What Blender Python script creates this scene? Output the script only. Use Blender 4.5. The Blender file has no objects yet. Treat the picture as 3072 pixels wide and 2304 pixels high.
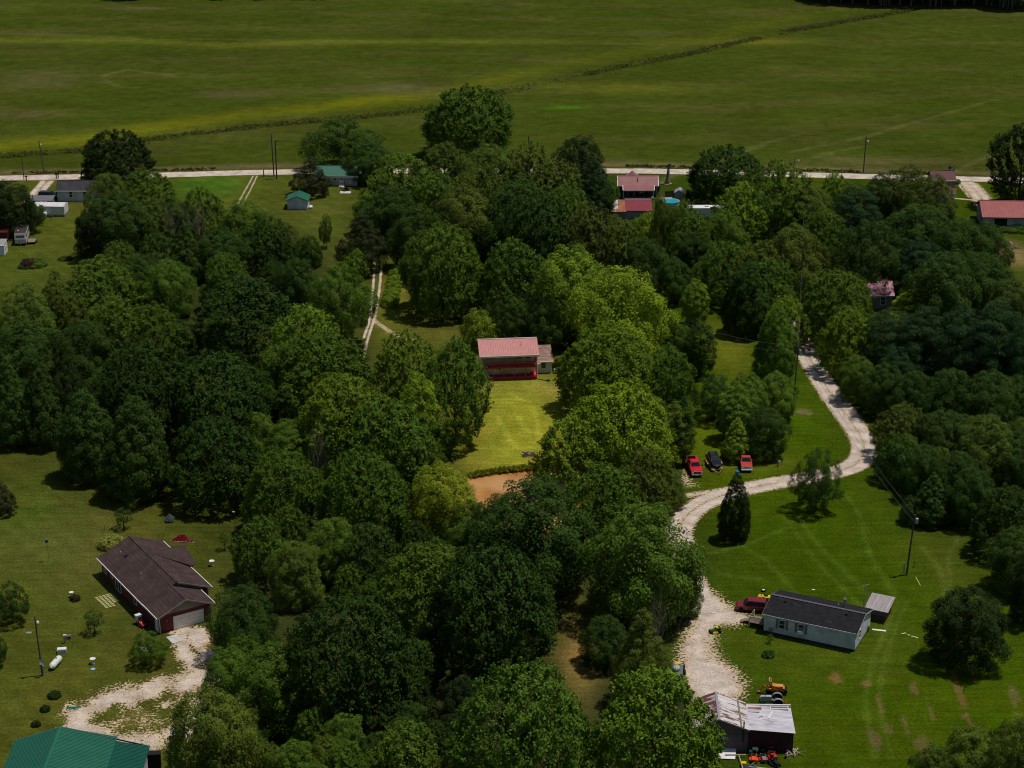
import bpy, math, random
import numpy as np
from mathutils import Matrix, Vector
R = math.radians
random.seed(7)
SC = bpy.context.scene
COL = SC.collection

# ------------------------------------------------------------------ camera, sky, sun, exposure
PITCH = R(22.0); FPX = 6212.0; CAMH = 143.0
cam = bpy.data.cameras.new('camera'); camo = bpy.data.objects.new('camera', cam); COL.objects.link(camo)
camo.location = (0, 0, CAMH); camo.rotation_euler = (R(90) - PITCH, 0, 0)
cam.sensor_fit = 'HORIZONTAL'; cam.sensor_width = 36.0; cam.lens = 36.0 * FPX / 3072.0
cam.clip_start = 1.0; cam.clip_end = 6000.0
SC.camera = camo

SUN_EL, SUN_AZ = 72.0, 14.0          # azimuth counted from +X towards +Y
w = bpy.data.worlds.new('World'); SC.world = w; w.use_nodes = True
nt = w.node_tree; nt.nodes.clear()
wo = nt.nodes.new('ShaderNodeOutputWorld'); bg = nt.nodes.new('ShaderNodeBackground'); sk = nt.nodes.new('ShaderNodeTexSky')
sk.sky_type = 'NISHITA'; sk.sun_disc = False; sk.sun_elevation = R(SUN_EL); sk.sun_rotation = R(90 - SUN_AZ)
sk.air_density = 1.0; sk.dust_density = 1.0; sk.ozone_density = 1.0
bg.inputs['Strength'].default_value = 0.06
nt.links.new(sk.outputs[0], bg.inputs[0]); nt.links.new(bg.outputs[0], wo.inputs[0])
sl = bpy.data.lights.new('sun', 'SUN'); sl.energy = 3.5; sl.angle = R(0.5); sl.color = (1.0, 0.95, 0.86)
so = bpy.data.objects.new('sun', sl); COL.objects.link(so)
sd = Vector((math.cos(R(SUN_EL)) * math.cos(R(SUN_AZ)), math.cos(R(SUN_EL)) * math.sin(R(SUN_AZ)), math.sin(R(SUN_EL))))
so.rotation_euler = sd.to_track_quat('Z', 'Y').to_euler(); so.location = sd * 500
SC.view_settings.view_transform = 'Standard'; SC.view_settings.look = 'None'
SC.view_settings.exposure = -0.3; SC.view_settings.gamma = 1.0; SC.view_settings.use_curve_mapping = False
SC.render.engine = 'CYCLES'
SC.cycles.filter_width = 1.05
SC.cycles.max_bounces = 6; SC.cycles.diffuse_bounces = 3; SC.cycles.transmission_bounces = 3; SC.cycles.glossy_bounces = 2

# ------------------------------------------------------------------ survey: where a thing seen from the air stands on the ground
cT, sT = math.cos(PITCH), math.sin(PITCH)
KV = 3072.0 / 2212.0
def at(px, py, z=0.0):               # overview coordinates -> world point at height z
    u = (px * KV - 1536) / FPX; v = (1152 - py * KV) / FPX
    t = (z - CAMH) / (-sT + v * cT)
    return (u * t, (cT + v * sT) * t)
def scale_at(px, py):                # overview pixels per metre
    x, y = at(px, py); return FPX / KV / (y * cT + CAMH * sT)
def height_at(x, y, py):
    v = (1152 - py * KV) / FPX
    return CAMH + y * (v * cT - sT) / (cT + v * sT)
def foresh(py):
    return math.sin(PITCH + math.atan((py * KV - 1152) / FPX))

# ------------------------------------------------------------------ object helpers
def tag(o, label=None, cat=None, group=None, kind=None):
    if label: o['label'] = label
    if cat: o['category'] = cat
    if group: o['group'] = group
    if kind: o['kind'] = kind
    return o
def thing(name, label, cat, x, y, rz=0.0, z=0.0, group=None):
    o = bpy.data.objects.new(name, None); COL.objects.link(o)
    o.empty_display_size = 0.3
    o.location = (x, y, z); o.rotation_euler = (0, 0, R(rz))
    return tag(o, label, cat, group)

class MB:
    def __init__(s): s.v = []; s.f = []; s.m = []; s.M = None
    def add(s, vs, fs, m=0):
        b = len(s.v)
        if s.M is not None: vs = [tuple(s.M @ Vector(p)) for p in vs]
        s.v.extend(vs); s.f.extend([tuple(i + b for i in f) for f in fs]); s.m.extend([m] * len(fs)); return s
    def box(s, x0, x1, y0, y1, z0, z1, m=0):
        v = [(x0,y0,z0),(x1,y0,z0),(x1,y1,z0),(x0,y1,z0),(x0,y0,z1),(x1,y0,z1),(x1,y1,z1),(x0,y1,z1)]
        return s.add(v, [(0,3,2,1),(4,5,6,7),(0,1,5,4),(1,2,6,5),(2,3,7,6),(3,0,4,7)], m)
    def cbox(s, x, y, z, a, b, c, m=0): return s.box(x-a/2, x+a/2, y-b/2, y+b/2, z, z+c, m)
    def taper(s, x, y, z0, z1, a0, b0, a1, b1, m=0):
        v = []
        for z, a, b in ((z0,a0,b0),(z1,a1,b1)):
            v += [(x-a/2,y-b/2,z),(x+a/2,y-b/2,z),(x+a/2,y+b/2,z),(x-a/2,y+b/2,z)]
        return s.add(v, [(0,3,2,1),(4,5,6,7),(0,1,5,4),(1,2,6,5),(2,3,7,6),(3,0,4,7)], m)
    def slab(s, pts, t, m=0):        # polygon given by corner points, thickness t downwards
        n = len(pts); v = list(pts) + [(p[0], p[1], p[2]-t) for p in pts]
        f = [tuple(range(n)), tuple(range(2*n-1, n-1, -1))] + [(i, n+i, n+(i+1)%n, (i+1)%n) for i in range(n)]
        return s.add(v, f, m)
    def tube(s, path, rad, n=6, m=0, cap=True):
        pts = [Vector(p) for p in path]; k = len(pts)
        if not hasattr(rad, '__len__'): rad = [rad]*k
        v = []; f = []
        for i, p in enumerate(pts):
            d = (pts[min(i+1,k-1)] - pts[max(i-1,0)]).normalized()
            a = Vector((0,0,1)) if abs(d.z) < 0.9 else Vector((1,0,0))
            e = d.cross(a).normalized(); g = d.cross(e)
            for j in range(n):
                t = 2*math.pi*j/n; q = p + (e*math.cos(t) + g*math.sin(t))*rad[i]; v.append(tuple(q))
        for i in range(k-1):
            for j in range(n):
                a = i*n+j; b = i*n+(j+1)%n; f.append((a, b, b+n, a+n))
        if cap: f.append(tuple(range(n-1,-1,-1))); f.append(tuple(range((k-1)*n, k*n)))
        return s.add(v, f, m)
    def lathe(s, prof, n=16, m=0, c=(0,0,0), axis='z'):
        v = []; f = []
        for r, z in prof:
            for j in range(n):
                t = 2*math.pi*j/n; a, b = r*math.cos(t), r*math.sin(t)
                q = (a, b, z) if axis == 'z' else ((z, a, b) if axis == 'x' else (a, z, b))
                v.append((q[0]+c[0], q[1]+c[1], q[2]+c[2]))
        for i in range(len(prof)-1):
            for j in range(n):
                a = i*n+j; b = i*n+(j+1)%n; f.append((a,b,b+n,a+n))
        f.append(tuple(range(n))); f.append(tuple(range((len(prof)-1)*n, len(prof)*n)))
        return s.add(v, f, m)
    def blob(s, c, rx, ry, rz, seed=0, n=10, k=6, rough=0.15, m=0):
        rg = random.Random(seed); v = []; f = []
        for i in range(1, k):
            ph = math.pi*i/k
            for j in range(n):
                t = 2*math.pi*j/n; q = 1 + rg.uniform(-rough, rough)
                v.append((c[0]+rx*q*math.sin(ph)*math.cos(t), c[1]+ry*q*math.sin(ph)*math.sin(t), c[2]+rz*q*math.cos(ph)))
        for i in range(k-2):
            for j in range(n):
                a = i*n+j; b = i*n+(j+1)%n; f.append((a,a+n,b+n,b))
        v.append((c[0],c[1],c[2]+rz)); v.append((c[0],c[1],c[2]-rz)); T = len(v)-2
        for j in range(n):
            f.append((T, j, (j+1)%n)); f.append((T+1, (k-2)*n+(j+1)%n, (k-2)*n+j))
        return s.add(v, f, m)
    def extr(s, pts, m=0):           # closed side outline of (x, z, half_width), mirrored over y
        n = len(pts); v = [(x, -w, z) for x, z, w in pts] + [(x, w, z) for x, z, w in pts]
        f = [tuple(range(n)), tuple(range(2*n-1, n-1, -1))] + [(i, n+i, n+(i+1)%n, (i+1)%n) for i in range(n)]
        return s.add(v, f, m)
    def mesh(s, name, mats, smooth=False):
        me = bpy.data.meshes.new(name); me.from_pydata(s.v, [], s.f)
        for mm in (mats if isinstance(mats, (list, tuple)) else [mats]): me.materials.append(mm)
        me.polygons.foreach_set('material_index', s.m)
        if smooth: me.polygons.foreach_set('use_smooth', [True]*len(s.f))
        me.update(); return me
    def build(s, name, mats, parent=None, smooth=False, **kw):
        o = bpy.data.objects.new(name, s.mesh(name, mats, smooth)); COL.objects.link(o)
        if parent is not None: o.parent = parent
        return tag(o, **kw)
def B(x0,x1,y0,y1,z0,z1): return MB().box(x0,x1,y0,y1,z0,z1)
def copy_obj(o, parent=None):
    c = o.copy(); COL.objects.link(c); c.parent = parent; return c
def copy_tree(o, parent=None):
    c = copy_obj(o, parent)
    for ch in list(o.children): copy_tree(ch, c)
    return c

# ------------------------------------------------------------------ materials
def nodes(m):
    m.use_nodes = True; t = m.node_tree; t.nodes.clear()
    return t, t.nodes.new('ShaderNodeOutputMaterial')
MATS = {}
def mat(name, col, rough=0.7, var=0.25, scale=3.0, metal=0.0, spec=0.3, col2=None, thr=None, bump=0.0, stretch=(1,1,1), coat=0.0):
    """col varied by noise; col2 = second colour (rust, dirt) where a larger noise passes thr"""
    if name in MATS: return MATS[name]
    m = bpy.data.materials.new(name); t, out = nodes(m); N = t.nodes.new; L = t.links.new
    b = N('ShaderNodeBsdfPrincipled'); b.inputs['Roughness'].default_value = rough; b.inputs['Metallic'].default_value = metal
    b.inputs['Specular IOR Level'].default_value = spec; b.inputs['Coat Weight'].default_value = coat
    tc = N('ShaderNodeTexCoord'); mp = N('ShaderNodeMapping'); mp.inputs['Scale'].default_value = stretch; L(tc.outputs['Object'], mp.inputs[0])
    n1 = N('ShaderNodeTexNoise'); n1.inputs['Scale'].default_value = scale; n1.inputs['Detail'].default_value = 5; L(mp.outputs[0], n1.inputs[0])
    mr = N('ShaderNodeMapRange'); mr.inputs[1].default_value = 0.3; mr.inputs[2].default_value = 0.7; mr.inputs[3].default_value = 1-var; mr.inputs[4].default_value = 1+var*0.5
    L(n1.outputs[0], mr.inputs[0])
    mx = N('ShaderNodeVectorMath'); mx.operation = 'SCALE'; mx.inputs[0].default_value = col[:3]; L(mr.outputs[0], mx.inputs['Scale'])
    src = mx.outputs[0]
    if col2 is not None:
        n2 = N('ShaderNodeTexNoise'); n2.inputs['Scale'].default_value = scale*0.45; n2.inputs['Detail'].default_value = 6; n2.inputs['Roughness'].default_value = 0.65; L(mp.outputs[0], n2.inputs[0])
        r2 = N('ShaderNodeMapRange'); r2.inputs[1].default_value = thr; r2.inputs[2].default_value = thr+0.06; L(n2.outputs[0], r2.inputs[0])
        mm = N('ShaderNodeMix'); mm.data_type = 'RGBA'; L(r2.outputs[0], mm.inputs[0]); L(src, mm.inputs[6]); mm.inputs[7].default_value = (*col2[:3], 1); src = mm.outputs[2]
    L(src, b.inputs['Base Color'])
    if bump > 0:
        bp = N('ShaderNodeBump'); bp.inputs['Strength'].default_value = bump; bp.inputs['Distance'].default_value = 0.05; L(n1.outputs[0], bp.inputs['Height']); L(bp.outputs[0], b.inputs['Normal'])
    L(b.outputs[0], out.inputs[0]); MATS[name] = m; return m

def courses(name, col, col2, course=0.15, rough=0.85, axis='z', var=0.3, brick=None):
    """roof shingles / siding: courses by a brick texture in object space (fine relief only)"""
    if name in MATS: return MATS[name]
    m = bpy.data.materials.new(name); t, out = nodes(m); N = t.nodes.new; L = t.links.new
    b = N('ShaderNodeBsdfPrincipled'); b.inputs['Roughness'].default_value = rough; b.inputs['Specular IOR Level'].default_value = 0.2
    tc = N('ShaderNodeTexCoord'); sp = N('ShaderNodeSeparateXYZ'); L(tc.outputs['Object'], sp.inputs[0]); cb = N('ShaderNodeCombineXYZ')
    ad = N('ShaderNodeMath'); ad.operation = 'ADD'; L(sp.outputs[0], ad.inputs[0])
    if axis == 'z': L(sp.outputs[1], ad.inputs[1]); L(ad.outputs[0], cb.inputs[0]); L(sp.outputs[2], cb.inputs[1])
    else: ad.inputs[1].default_value = 0; L(ad.outputs[0], cb.inputs[0]); L(sp.outputs[1], cb.inputs[1])
    br = N('ShaderNodeTexBrick'); br.inputs['Scale'].default_value = 1.0; br.inputs['Brick Width'].default_value = brick or course*2.2; br.inputs['Row Height'].default_value = course
    br.inputs['Mortar Size'].default_value = course*0.09; br.inputs['Color1'].default_value = (*col, 1); br.inputs['Color2'].default_value = (*[c*(1-var) for c in col], 1); br.inputs['Mortar'].default_value = (*col2, 1)
    L(cb.outputs[0], br.inputs[0])
    n1 = N('ShaderNodeTexNoise'); n1.inputs['Scale'].default_value = 0.6; n1.inputs['Detail'].default_value = 6; L(tc.outputs['Object'], n1.inputs[0])
    mr = N('ShaderNodeMapRange'); mr.inputs[1].default_value = 0.3; mr.inputs[2].default_value = 0.7; mr.inputs[3].default_value = 0.72; mr.inputs[4].default_value = 1.2; L(n1.outputs[0], mr.inputs[0])
    sc = N('ShaderNodeVectorMath'); sc.operation = 'SCALE'; L(br.outputs[0], sc.inputs[0]); L(mr.outputs[0], sc.inputs['Scale']); L(sc.outputs[0], b.inputs['Base Color'])
    bp = N('ShaderNodeBump'); bp.inputs['Strength'].default_value = 0.5; bp.inputs['Distance'].default_value = 0.02; bp.invert = True; L(br.outputs[1], bp.inputs['Height']); L(bp.outputs[0], b.inputs['Normal'])
    L(b.outputs[0], out.inputs[0]); MATS[name] = m; return m

def leaf_mat():
    m = bpy.data.materials.new('foliage'); t, out = nodes(m); N = t.nodes.new; L = t.links.new
    oi = N('ShaderNodeObjectInfo'); at_ = N('ShaderNodeAttribute'); at_.attribute_name = 'leafvar'
    mr = N('ShaderNodeMapRange'); mr.inputs[3].default_value = 0.55; mr.inputs[4].default_value = 1.5; L(at_.outputs['Fac'], mr.inputs[0])
    sc = N('ShaderNodeVectorMath'); sc.operation = 'SCALE'; L(oi.outputs['Color'], sc.inputs[0]); L(mr.outputs[0], sc.inputs['Scale'])
    ye = N('ShaderNodeMix'); ye.data_type = 'RGBA'; ye.blend_type = 'MULTIPLY'; ye.inputs[7].default_value = (1.3, 1.08, 0.8, 1)
    rr = N('ShaderNodeMapRange'); rr.inputs[1].default_value = 0.45; rr.inputs[2].default_value = 1.0; rr.inputs[3].default_value = 0.0; rr.inputs[4].default_value = 0.55; L(at_.outputs['Fac'], rr.inputs[0])
    L(rr.outputs[0], ye.inputs[0]); L(sc.outputs[0], ye.inputs[6])
    b = N('ShaderNodeBsdfPrincipled'); b.inputs['Roughness'].default_value = 0.65; b.inputs['Specular IOR Level'].default_value = 0.1
    tr = N('ShaderNodeBsdfTranslucent'); ms = N('ShaderNodeMixShader'); ms.inputs[0].default_value = 0.3
    L(ye.outputs[2], b.inputs['Base Color']); L(ye.outputs[2], tr.inputs[0]); L(b.outputs[0], ms.inputs[1]); L(tr.outputs[0], ms.inputs[2]); L(ms.outputs[0], out.inputs[0])
    return m
LEAF = leaf_mat()
BARK = mat('bark', (0.11, 0.085, 0.06), 0.95, 0.4, 4)
DEADWOOD = mat('dead_wood', (0.22, 0.18, 0.15), 0.95, 0.4, 3)
WHITE = mat('white_paint', (0.78, 0.78, 0.78), 0.5, 0.12, 1.5)
TRIM = mat('white_trim', (0.8, 0.78, 0.76), 0.45, 0.08, 2)
GLASS = mat('window_glass', (0.03, 0.04, 0.045), 0.08, 0.2, 1, spec=0.6)
METAL = mat('galvanised_metal', (0.45, 0.47, 0.5), 0.4, 0.25, 2, metal=0.6)
STEEL = mat('dull_steel', (0.22, 0.23, 0.25), 0.5, 0.3, 2, metal=0.5)
BLACK = mat('black_rubber', (0.012, 0.012, 0.012), 0.85, 0.3, 5)
BLACKP = mat('black_paint', (0.006, 0.006, 0.008), 0.12, 0.1, 1, spec=0.6, coat=0.6)
RIM = mat('wheel_rim', (0.45, 0.45, 0.46), 0.35, 0.2, 3, metal=0.6)
RED = mat('red_paint', (0.62, 0.008, 0.022), 0.25, 0.08, 1, spec=0.5, coat=0.5)
OLDRED = mat('faded_red_paint', (0.50, 0.055, 0.04), 0.5, 0.3, 1.5, col2=(0.42, 0.11, 0.05), thr=0.6)
CONC = mat('pale_concrete', (0.55, 0.53, 0.48), 0.9, 0.25, 1.2)
WOOD = mat('weathered_wood', (0.26, 0.20, 0.16), 0.9, 0.35, 2)
POLE = mat('pole_wood', (0.11, 0.09, 0.075), 0.95, 0.3, 2, stretch=(1,1,0.2))
TINTS = {  # foliage base colours; darker ones on outer trees also paint in edge darkening
 'D': (0.050, 0.100, 0.014), 'K': (0.028, 0.052, 0.010), 'M': (0.104, 0.184, 0.018), 'L': (0.170, 0.265, 0.020), 'X': (0.235, 0.335, 0.020),
 'Y': (0.215, 0.275, 0.018), 'O': (0.108, 0.158, 0.020), 'W': (0.088, 0.122, 0.020), 'P': (0.032, 0.074, 0.022), 'C': (0.048, 0.058, 0.018), 'S': (0.10, 0.14, 0.11)}
# ------------------------------------------------------------------ ground cover: one material, painted by where things lie
def vnoise(x, y, scale, seed=0):
    X = x/scale; Y = y/scale; xi = np.floor(X).astype(np.int64); yi = np.floor(Y).astype(np.int64); fx = X-xi; fy = Y-yi
    fx = fx*fx*(3-2*fx); fy = fy*fy*(3-2*fy)
    def h(a, b):
        n = (a*374761393 + b*668265263 + seed*974711) & 0x7fffffff
        n = ((n ^ (n >> 13))*1274126177) & 0x7fffffff
        return ((n ^ (n >> 16)) & 0xffff)/65535.0
    return (h(xi,yi)*(1-fx)+h(xi+1,yi)*fx)*(1-fy) + (h(xi,yi+1)*(1-fx)+h(xi+1,yi+1)*fx)*fy
def fbm(x, y, scale, seed=0, o=4):
    r = 0; a = 0.5; t = 0
    for i in range(o): r = r + a*vnoise(x, y, scale/2**i, seed+i*17); t += a; a *= 0.55
    return r/t
def pdist(x, y, pts):
    """distance to a polyline of world points, and signed side"""
    best = np.full(x.shape, 1e9)
    for (ax, ay), (bx, by) in zip(pts[:-1], pts[1:]):
        m = (x > min(ax,bx)-14) & (x < max(ax,bx)+14) & (y > min(ay,by)-14) & (y < max(ay,by)+14)
        if not m.any(): continue
        xx = x[m]; yy = y[m]; dx, dy = bx-ax, by-ay; L2 = dx*dx+dy*dy+1e-9
        t = np.clip(((xx-ax)*dx+(yy-ay)*dy)/L2, 0, 1)
        d = np.hypot(xx-ax-t*dx, yy-ay-t*dy); best[m] = np.minimum(best[m], d)
    return best
def smooth_path(pts, n=6):
    P = [np.array(p, float) for p in pts]; out = []
    for i in range(len(P)-1):
        p0 = P[max(i-1,0)]; p1 = P[i]; p2 = P[i+1]; p3 = P[min(i+2, len(P)-1)]
        for k in range(n):
            t = k/n
            out.append(0.5*((2*p1)+(-p0+p2)*t+(2*p0-5*p1+4*p2-p3)*t*t+(-p0+3*p1-3*p2+p3)*t**3))
    out.append(P[-1]); return [tuple(q) for q in out]
def path(*pts, n=5): return smooth_path([at(a, b) for a, b in pts], n)
def inpoly(x, y, poly):
    r = np.zeros(x.shape, bool); j = len(poly)-1
    for i in range(len(poly)):
        xi, yi = poly[i]; xj, yj = poly[j]
        c = ((yi > y) != (yj > y)) & (x < (xj-xi)*(y-yi)/((yj-yi)+1e-12)+xi); r ^= c; j = i
    return r
def polymask(x, y, poly, soft):
    ins = inpoly(x, y, poly); d = pdist(x, y, poly+[poly[0]]); sd_ = np.where(ins, d, -d)
    return np.clip(sd_/soft+0.5, 0, 1)
def spot(x, y, px, py, rx, ry):      # soft elliptical patch measured in the overview
    cx, cy = at(px, py); s = scale_at(px, py); a = rx/s; b = ry/s/foresh(py)
    return np.exp(-(((x-cx)/a)**2 + ((y-cy)/b)**2))

ROAD = smooth_path([(-900, 432), (-300, 476), (-125.2, 488.2), (-84.9, 491.2), (-57.9, 493.6), (-10, 494.8), (27.9, 494.6), (45, 493.6), (75.4, 490.8), (124.6, 486.3), (300, 470), (900, 410)], 8)
DITCH = smooth_path([(-420, 440), (-129.7, 508.2), (-97.2, 523.1), (-67.5, 537.6), (-34.8, 549.7), (-21.2, 558.3), (-2.1, 575.1), (26.5, 600.8), (55.7, 624.4), (87.6, 653.8), (121.2, 678.4), (140, 693)], 6)
LOOP = path((1690,600),(1712,660),(1735,720),(1748,770),(1775,820),(1812,875),(1845,920),(1866,960),(1858,995),(1815,1017),(1740,1033),(1660,1046),(1590,1062),(1530,1082),(1487,1110),(1466,1148),(1474,1185),(1484,1225),(1500,1270),(1522,1320))
YARD = [at(*p) for p in ((1490,1255),(1512,1262),(1548,1285),(1590,1315),(1625,1335),(1590,1352),(1556,1352),(1540,1380),(1556,1425),(1590,1450),(1612,1475),(1600,1505),(1545,1520),(1500,1510),(1478,1480),(1466,1430),(1478,1380),(1492,1330))]
SPUR = path((1600,1052),(1540,1062),(1500,1068),(1445,1075))
PICKPATCH = [at(*p) for p in ((1470,1005),(1490,1010),(1505,1040),(1520,1052),(1480,1058),(1450,1040))]
HOUSEDRIVE = path((405,1372),(412,1395),(432,1425),(440,1455))
CIRCLE = path((440,1440),(400,1473),(320,1494),(235,1513),(180,1542),(185,1572),(240,1592),(320,1596),(395,1580),(445,1545),(455,1500),(440,1450))
CIRCLEIN = [at(*p) for p in ((250,1520),(330,1505),(400,1500),(430,1520),(400,1560),(320,1580),(240,1575),(210,1550))]
CDRIVE_A = path((824,576),(820,620),(814,665),(808,690),(797,725),(786,765),(778,800))
CDRIVE_B = path((810,560),(806,620),(801,665),(797,695),(786,730))
CDRIVE_C = path((808,692),(830,708),(860,726),(900,735))
FDRIVE_L = path((104,386),(98,396),(84,412),(72,428),(62,436))
TRACK_A = path((548,378),(536,400),(522,425),(512,445)); TRACK_B = path((556,378),(545,402),(533,425),(524,442))
FDRIVE_R = path((2080,391),(2095,400),(2112,418),(2128,438),(2135,450))
WALK_R = path((2058,428),(2090,431),(2115,433)); WALK_R2 = path((2072,400),(2082,412),(2092,426))
POND = [at(*p) for p in ((1018,1030),(1060,1021),(1120,1015),(1180,1008),(1240,1015),(1265,1060),(1235,1115),(1160,1155),(1080,1152),(1025,1120),(1005,1080))]
HILL_TRACKS = [path((1570,1170),(1640,1200),(1700,1260),(1760,1330)), path((1700,1120),(1740,1180),(1800,1250),(1890,1340)), path((1720,1110),(1770,1180),(1850,1260),(1930,1350)),
 path((1500,1200),(1600,1180),(1700,1140)), path((1790,1040),(1850,1100),(1880,1200),(1930,1280)), path((1990,1180),(2030,1230),(2040,1290),(2025,1340)), path((2080,1150),(2050,1200),(2052,1260),(2035,1330)),
 path((1520,1210),(1560,1240),(1640,1250)), path((1960,1300),(1920,1400),(1900,1500),(1925,1640)), path((1940,1300),(1890,1420),(1870,1520),(1890,1640)), path((1560,830),(1620,1000)),
 path((1120,900),(1140,930),(1180,940)), path((1100,850),(1150,880),(1165,950)), path((1075,900),(1110,960),(1165,985)), path((1090,860),(1180,870))]
FIELD_TRACKS = [path((228,165),(240,158),(275,152),(330,158),(380,166)), path((300,190),(262,188),(240,180),(226,168),(232,160),(260,155)), path((1370,410),(1500,360),(1650,310),(1740,285)), path((1370,414),(1500,365),(1650,315)),
 path((1755,340),(1790,330),(1830,322),(1860,318)), path((1830,345),(1800,338),(1790,328)), path((1990,392),(2060,370),(2130,340),(2212,305)), path((1850,300),(1990,260),(2150,215)), path((1700,330),(1900,290)), path((900,370),(1300,375)), path((0,72),(180,77),(360,87),(420,84),(700,88),(1106,92),(1500,96))]
YBAND = smooth_path([(-300,478),(-130, 518),(-97,535),(-67,551),(-36,565),(-20,574),(0,594),(24,616),(55,640),(85,668),(118,692)], 4)
def field_mask(x, y):
    yr = np.interp(x, [p[0] for p in ROAD], [p[1] for p in ROAD]); return np.clip((y-yr-2.4)/1.5, 0, 1)
def tint(x, y):
    n1 = fbm(x, y, 22, 1); n2 = fbm(x*0.6+y*0.25, y*1.0, 9, 5); n3 = fbm(x, y, 3.0, 9, 3)
    c = np.empty(x.shape+(3,)); c[...] = (0.052, 0.062, 0.008)
    def mixc(m, col, k=1.0):
        mm = np.clip(m*k, 0, 1)[..., None]; c[...] = c*(1-mm) + np.array(col)*mm
    # lawns
    right = 1/(1+np.exp(-(x-16)/4.0)); mixc(right, (0.033, 0.062, 0.0012), 0.9)
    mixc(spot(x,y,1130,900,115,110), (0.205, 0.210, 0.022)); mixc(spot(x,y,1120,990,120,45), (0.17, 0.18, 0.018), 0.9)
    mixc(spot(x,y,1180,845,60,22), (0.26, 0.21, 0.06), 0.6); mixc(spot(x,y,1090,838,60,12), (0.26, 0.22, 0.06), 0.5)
    mixc(spot(x,y,850,660,40,90), (0.11, 0.12, 0.014), 0.9); mixc(spot(x,y,870,610,12,40), (0.24, 0.15, 0.06), 0.6); mixc(spot(x,y,960,725,120,22), (0.10, 0.11, 0.014), 0.8)
    mixc(spot(x,y,1575,760,45,60), (0.085, 0.098, 0.008), 0.8); mixc(spot(x,y,1590,960,110,70), (0.075, 0.105, 0.004), 0.85); mixc(spot(x,y,1640,1000,100,16), (0.10, 0.11, 0.012), 0.5)
    mixc(spot(x,y,1720,900,70,60), (0.045, 0.088, 0.002), 0.7); mixc(spot(x,y,1800,1400,230,60), (0.050, 0.066, 0.006), 0.6)
    mixc(spot(x,y,2060,1230,90,120), (0.046, 0.058, 0.005), 0.7); mixc(spot(x,y,1900,900,60,60), (0.055, 0.060, 0.010), 0.6)
    mixc(spot(x,y,130,1180,150,110), (0.060, 0.068, 0.016), 0.6); mixc(spot(x,y,60,1100,60,60), (0.044, 0.080, 0.007), 0.6); mixc(spot(x,y,30,1290,60,60), (0.055, 0.076, 0.007), 0.5)
    mixc(spot(x,y,110,560,120,90), (0.050, 0.072, 0.008), 0.7); mixc(spot(x,y,160,500,60,20), (0.07, 0.085, 0.010), 0.5); mixc(spot(x,y,700,480,60,70), (0.075, 0.098, 0.013), 0.8); mixc(spot(x,y,450,400,90,28), (0.040, 0.098, 0.008), 0.9)
    mixc(spot(x,y,1250,1420,40,90), (0.16, 0.115, 0.03), 0.95); mixc(spot(x,y,1050,1162,60,14), (0.10, 0.11, 0.02), 0.8)
    mixc(spot(x,y,1650,630,30,30), (0.14,0.10,0.05), 0.5); mixc(spot(x,y,2190,550,40,26), (0.26,0.18,0.08), 0.8); mixc(spot(x,y,1405,600,20,30), (0.25,0.15,0.09), 0.8)
    mixc(spot(x,y,650,1130,20,14), (0.3,0.16,0.07), 0.4); mixc(spot(x,y,300,1345,90,70), (0.040,0.052,0.009), 0.5)
    # woodland floor; shade painted into its tint, and behind the pink-roofed house
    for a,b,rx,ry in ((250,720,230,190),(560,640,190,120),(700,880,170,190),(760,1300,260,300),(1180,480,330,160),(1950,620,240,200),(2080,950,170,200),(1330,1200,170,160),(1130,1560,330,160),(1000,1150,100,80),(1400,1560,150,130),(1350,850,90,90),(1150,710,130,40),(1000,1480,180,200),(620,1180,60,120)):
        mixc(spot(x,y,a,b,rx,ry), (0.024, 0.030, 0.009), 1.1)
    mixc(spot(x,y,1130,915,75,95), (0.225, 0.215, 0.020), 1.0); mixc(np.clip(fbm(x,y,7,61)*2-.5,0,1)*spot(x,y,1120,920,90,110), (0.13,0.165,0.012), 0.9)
    mixc(spot(x,y,1250,1420,34,80), (0.15, 0.11, 0.03), 0.95); mixc(spot(x,y,850,650,30,80), (0.11, 0.12, 0.014), 0.9); mixc(spot(x,y,1575,750,45,50), (0.085, 0.098, 0.008), 0.8)
    # crop fields
    f = field_mask(x, y)
    fc = np.empty(x.shape+(3,)); fc[...] = (0.038, 0.054, 0.006)
    st = fbm(x*0.18+y*0.02, y, 7, 31, 4)[..., None]; fc = fc*(1-0.55*np.clip((st-0.45)*4,0,1)) + np.array((0.066,0.064,0.016))*0.55*np.clip((st-0.45)*4,0,1)
    far = np.clip((y-640)/80,0,1)[...,None]; fc = fc*(1-far*0.0)
    dy = pdist(x, y, YBAND)+(n2-.5)*7
    yb = (np.exp(-(dy/6.0)**2)*0.75*np.clip((35-x)/70,0.25,1)*(0.5+n1))[...,None]; fc = fc*(1-yb)+np.array((0.098,0.108,0.006))*yb
    b2y = np.interp(x, [-200,-120,-90,-60,60], [641,641,634,639,640]); yb2 = (np.exp(-((y-b2y)/4.0)**2)*np.clip((60-x)/60,0,1)*0.8)[...,None]; fc = fc*(1-yb2)+np.array((0.085,0.100,0.010))*yb2
    yb3 = spot(x,y,1350,190,160,12)[...,None]*0.6; fc = fc*(1-yb3)+np.array((0.10,0.115,0.010))*yb3
    yb4 = spot(x,y,1620,90,120,8)[...,None]*0.6; fc = fc*(1-yb4)+np.array((0.12,0.125,0.012))*yb4
    g1 = spot(x,y,1225,232,45,3.0)[...,None]; fc = fc*(1-g1)+np.array((0.04,0.13,0.006))*g1
    g2 = spot(x,y,780,270,60,5)[...,None]*0.6; fc = fc*(1-g2)+np.array((0.06,0.10,0.006))*g2
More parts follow.
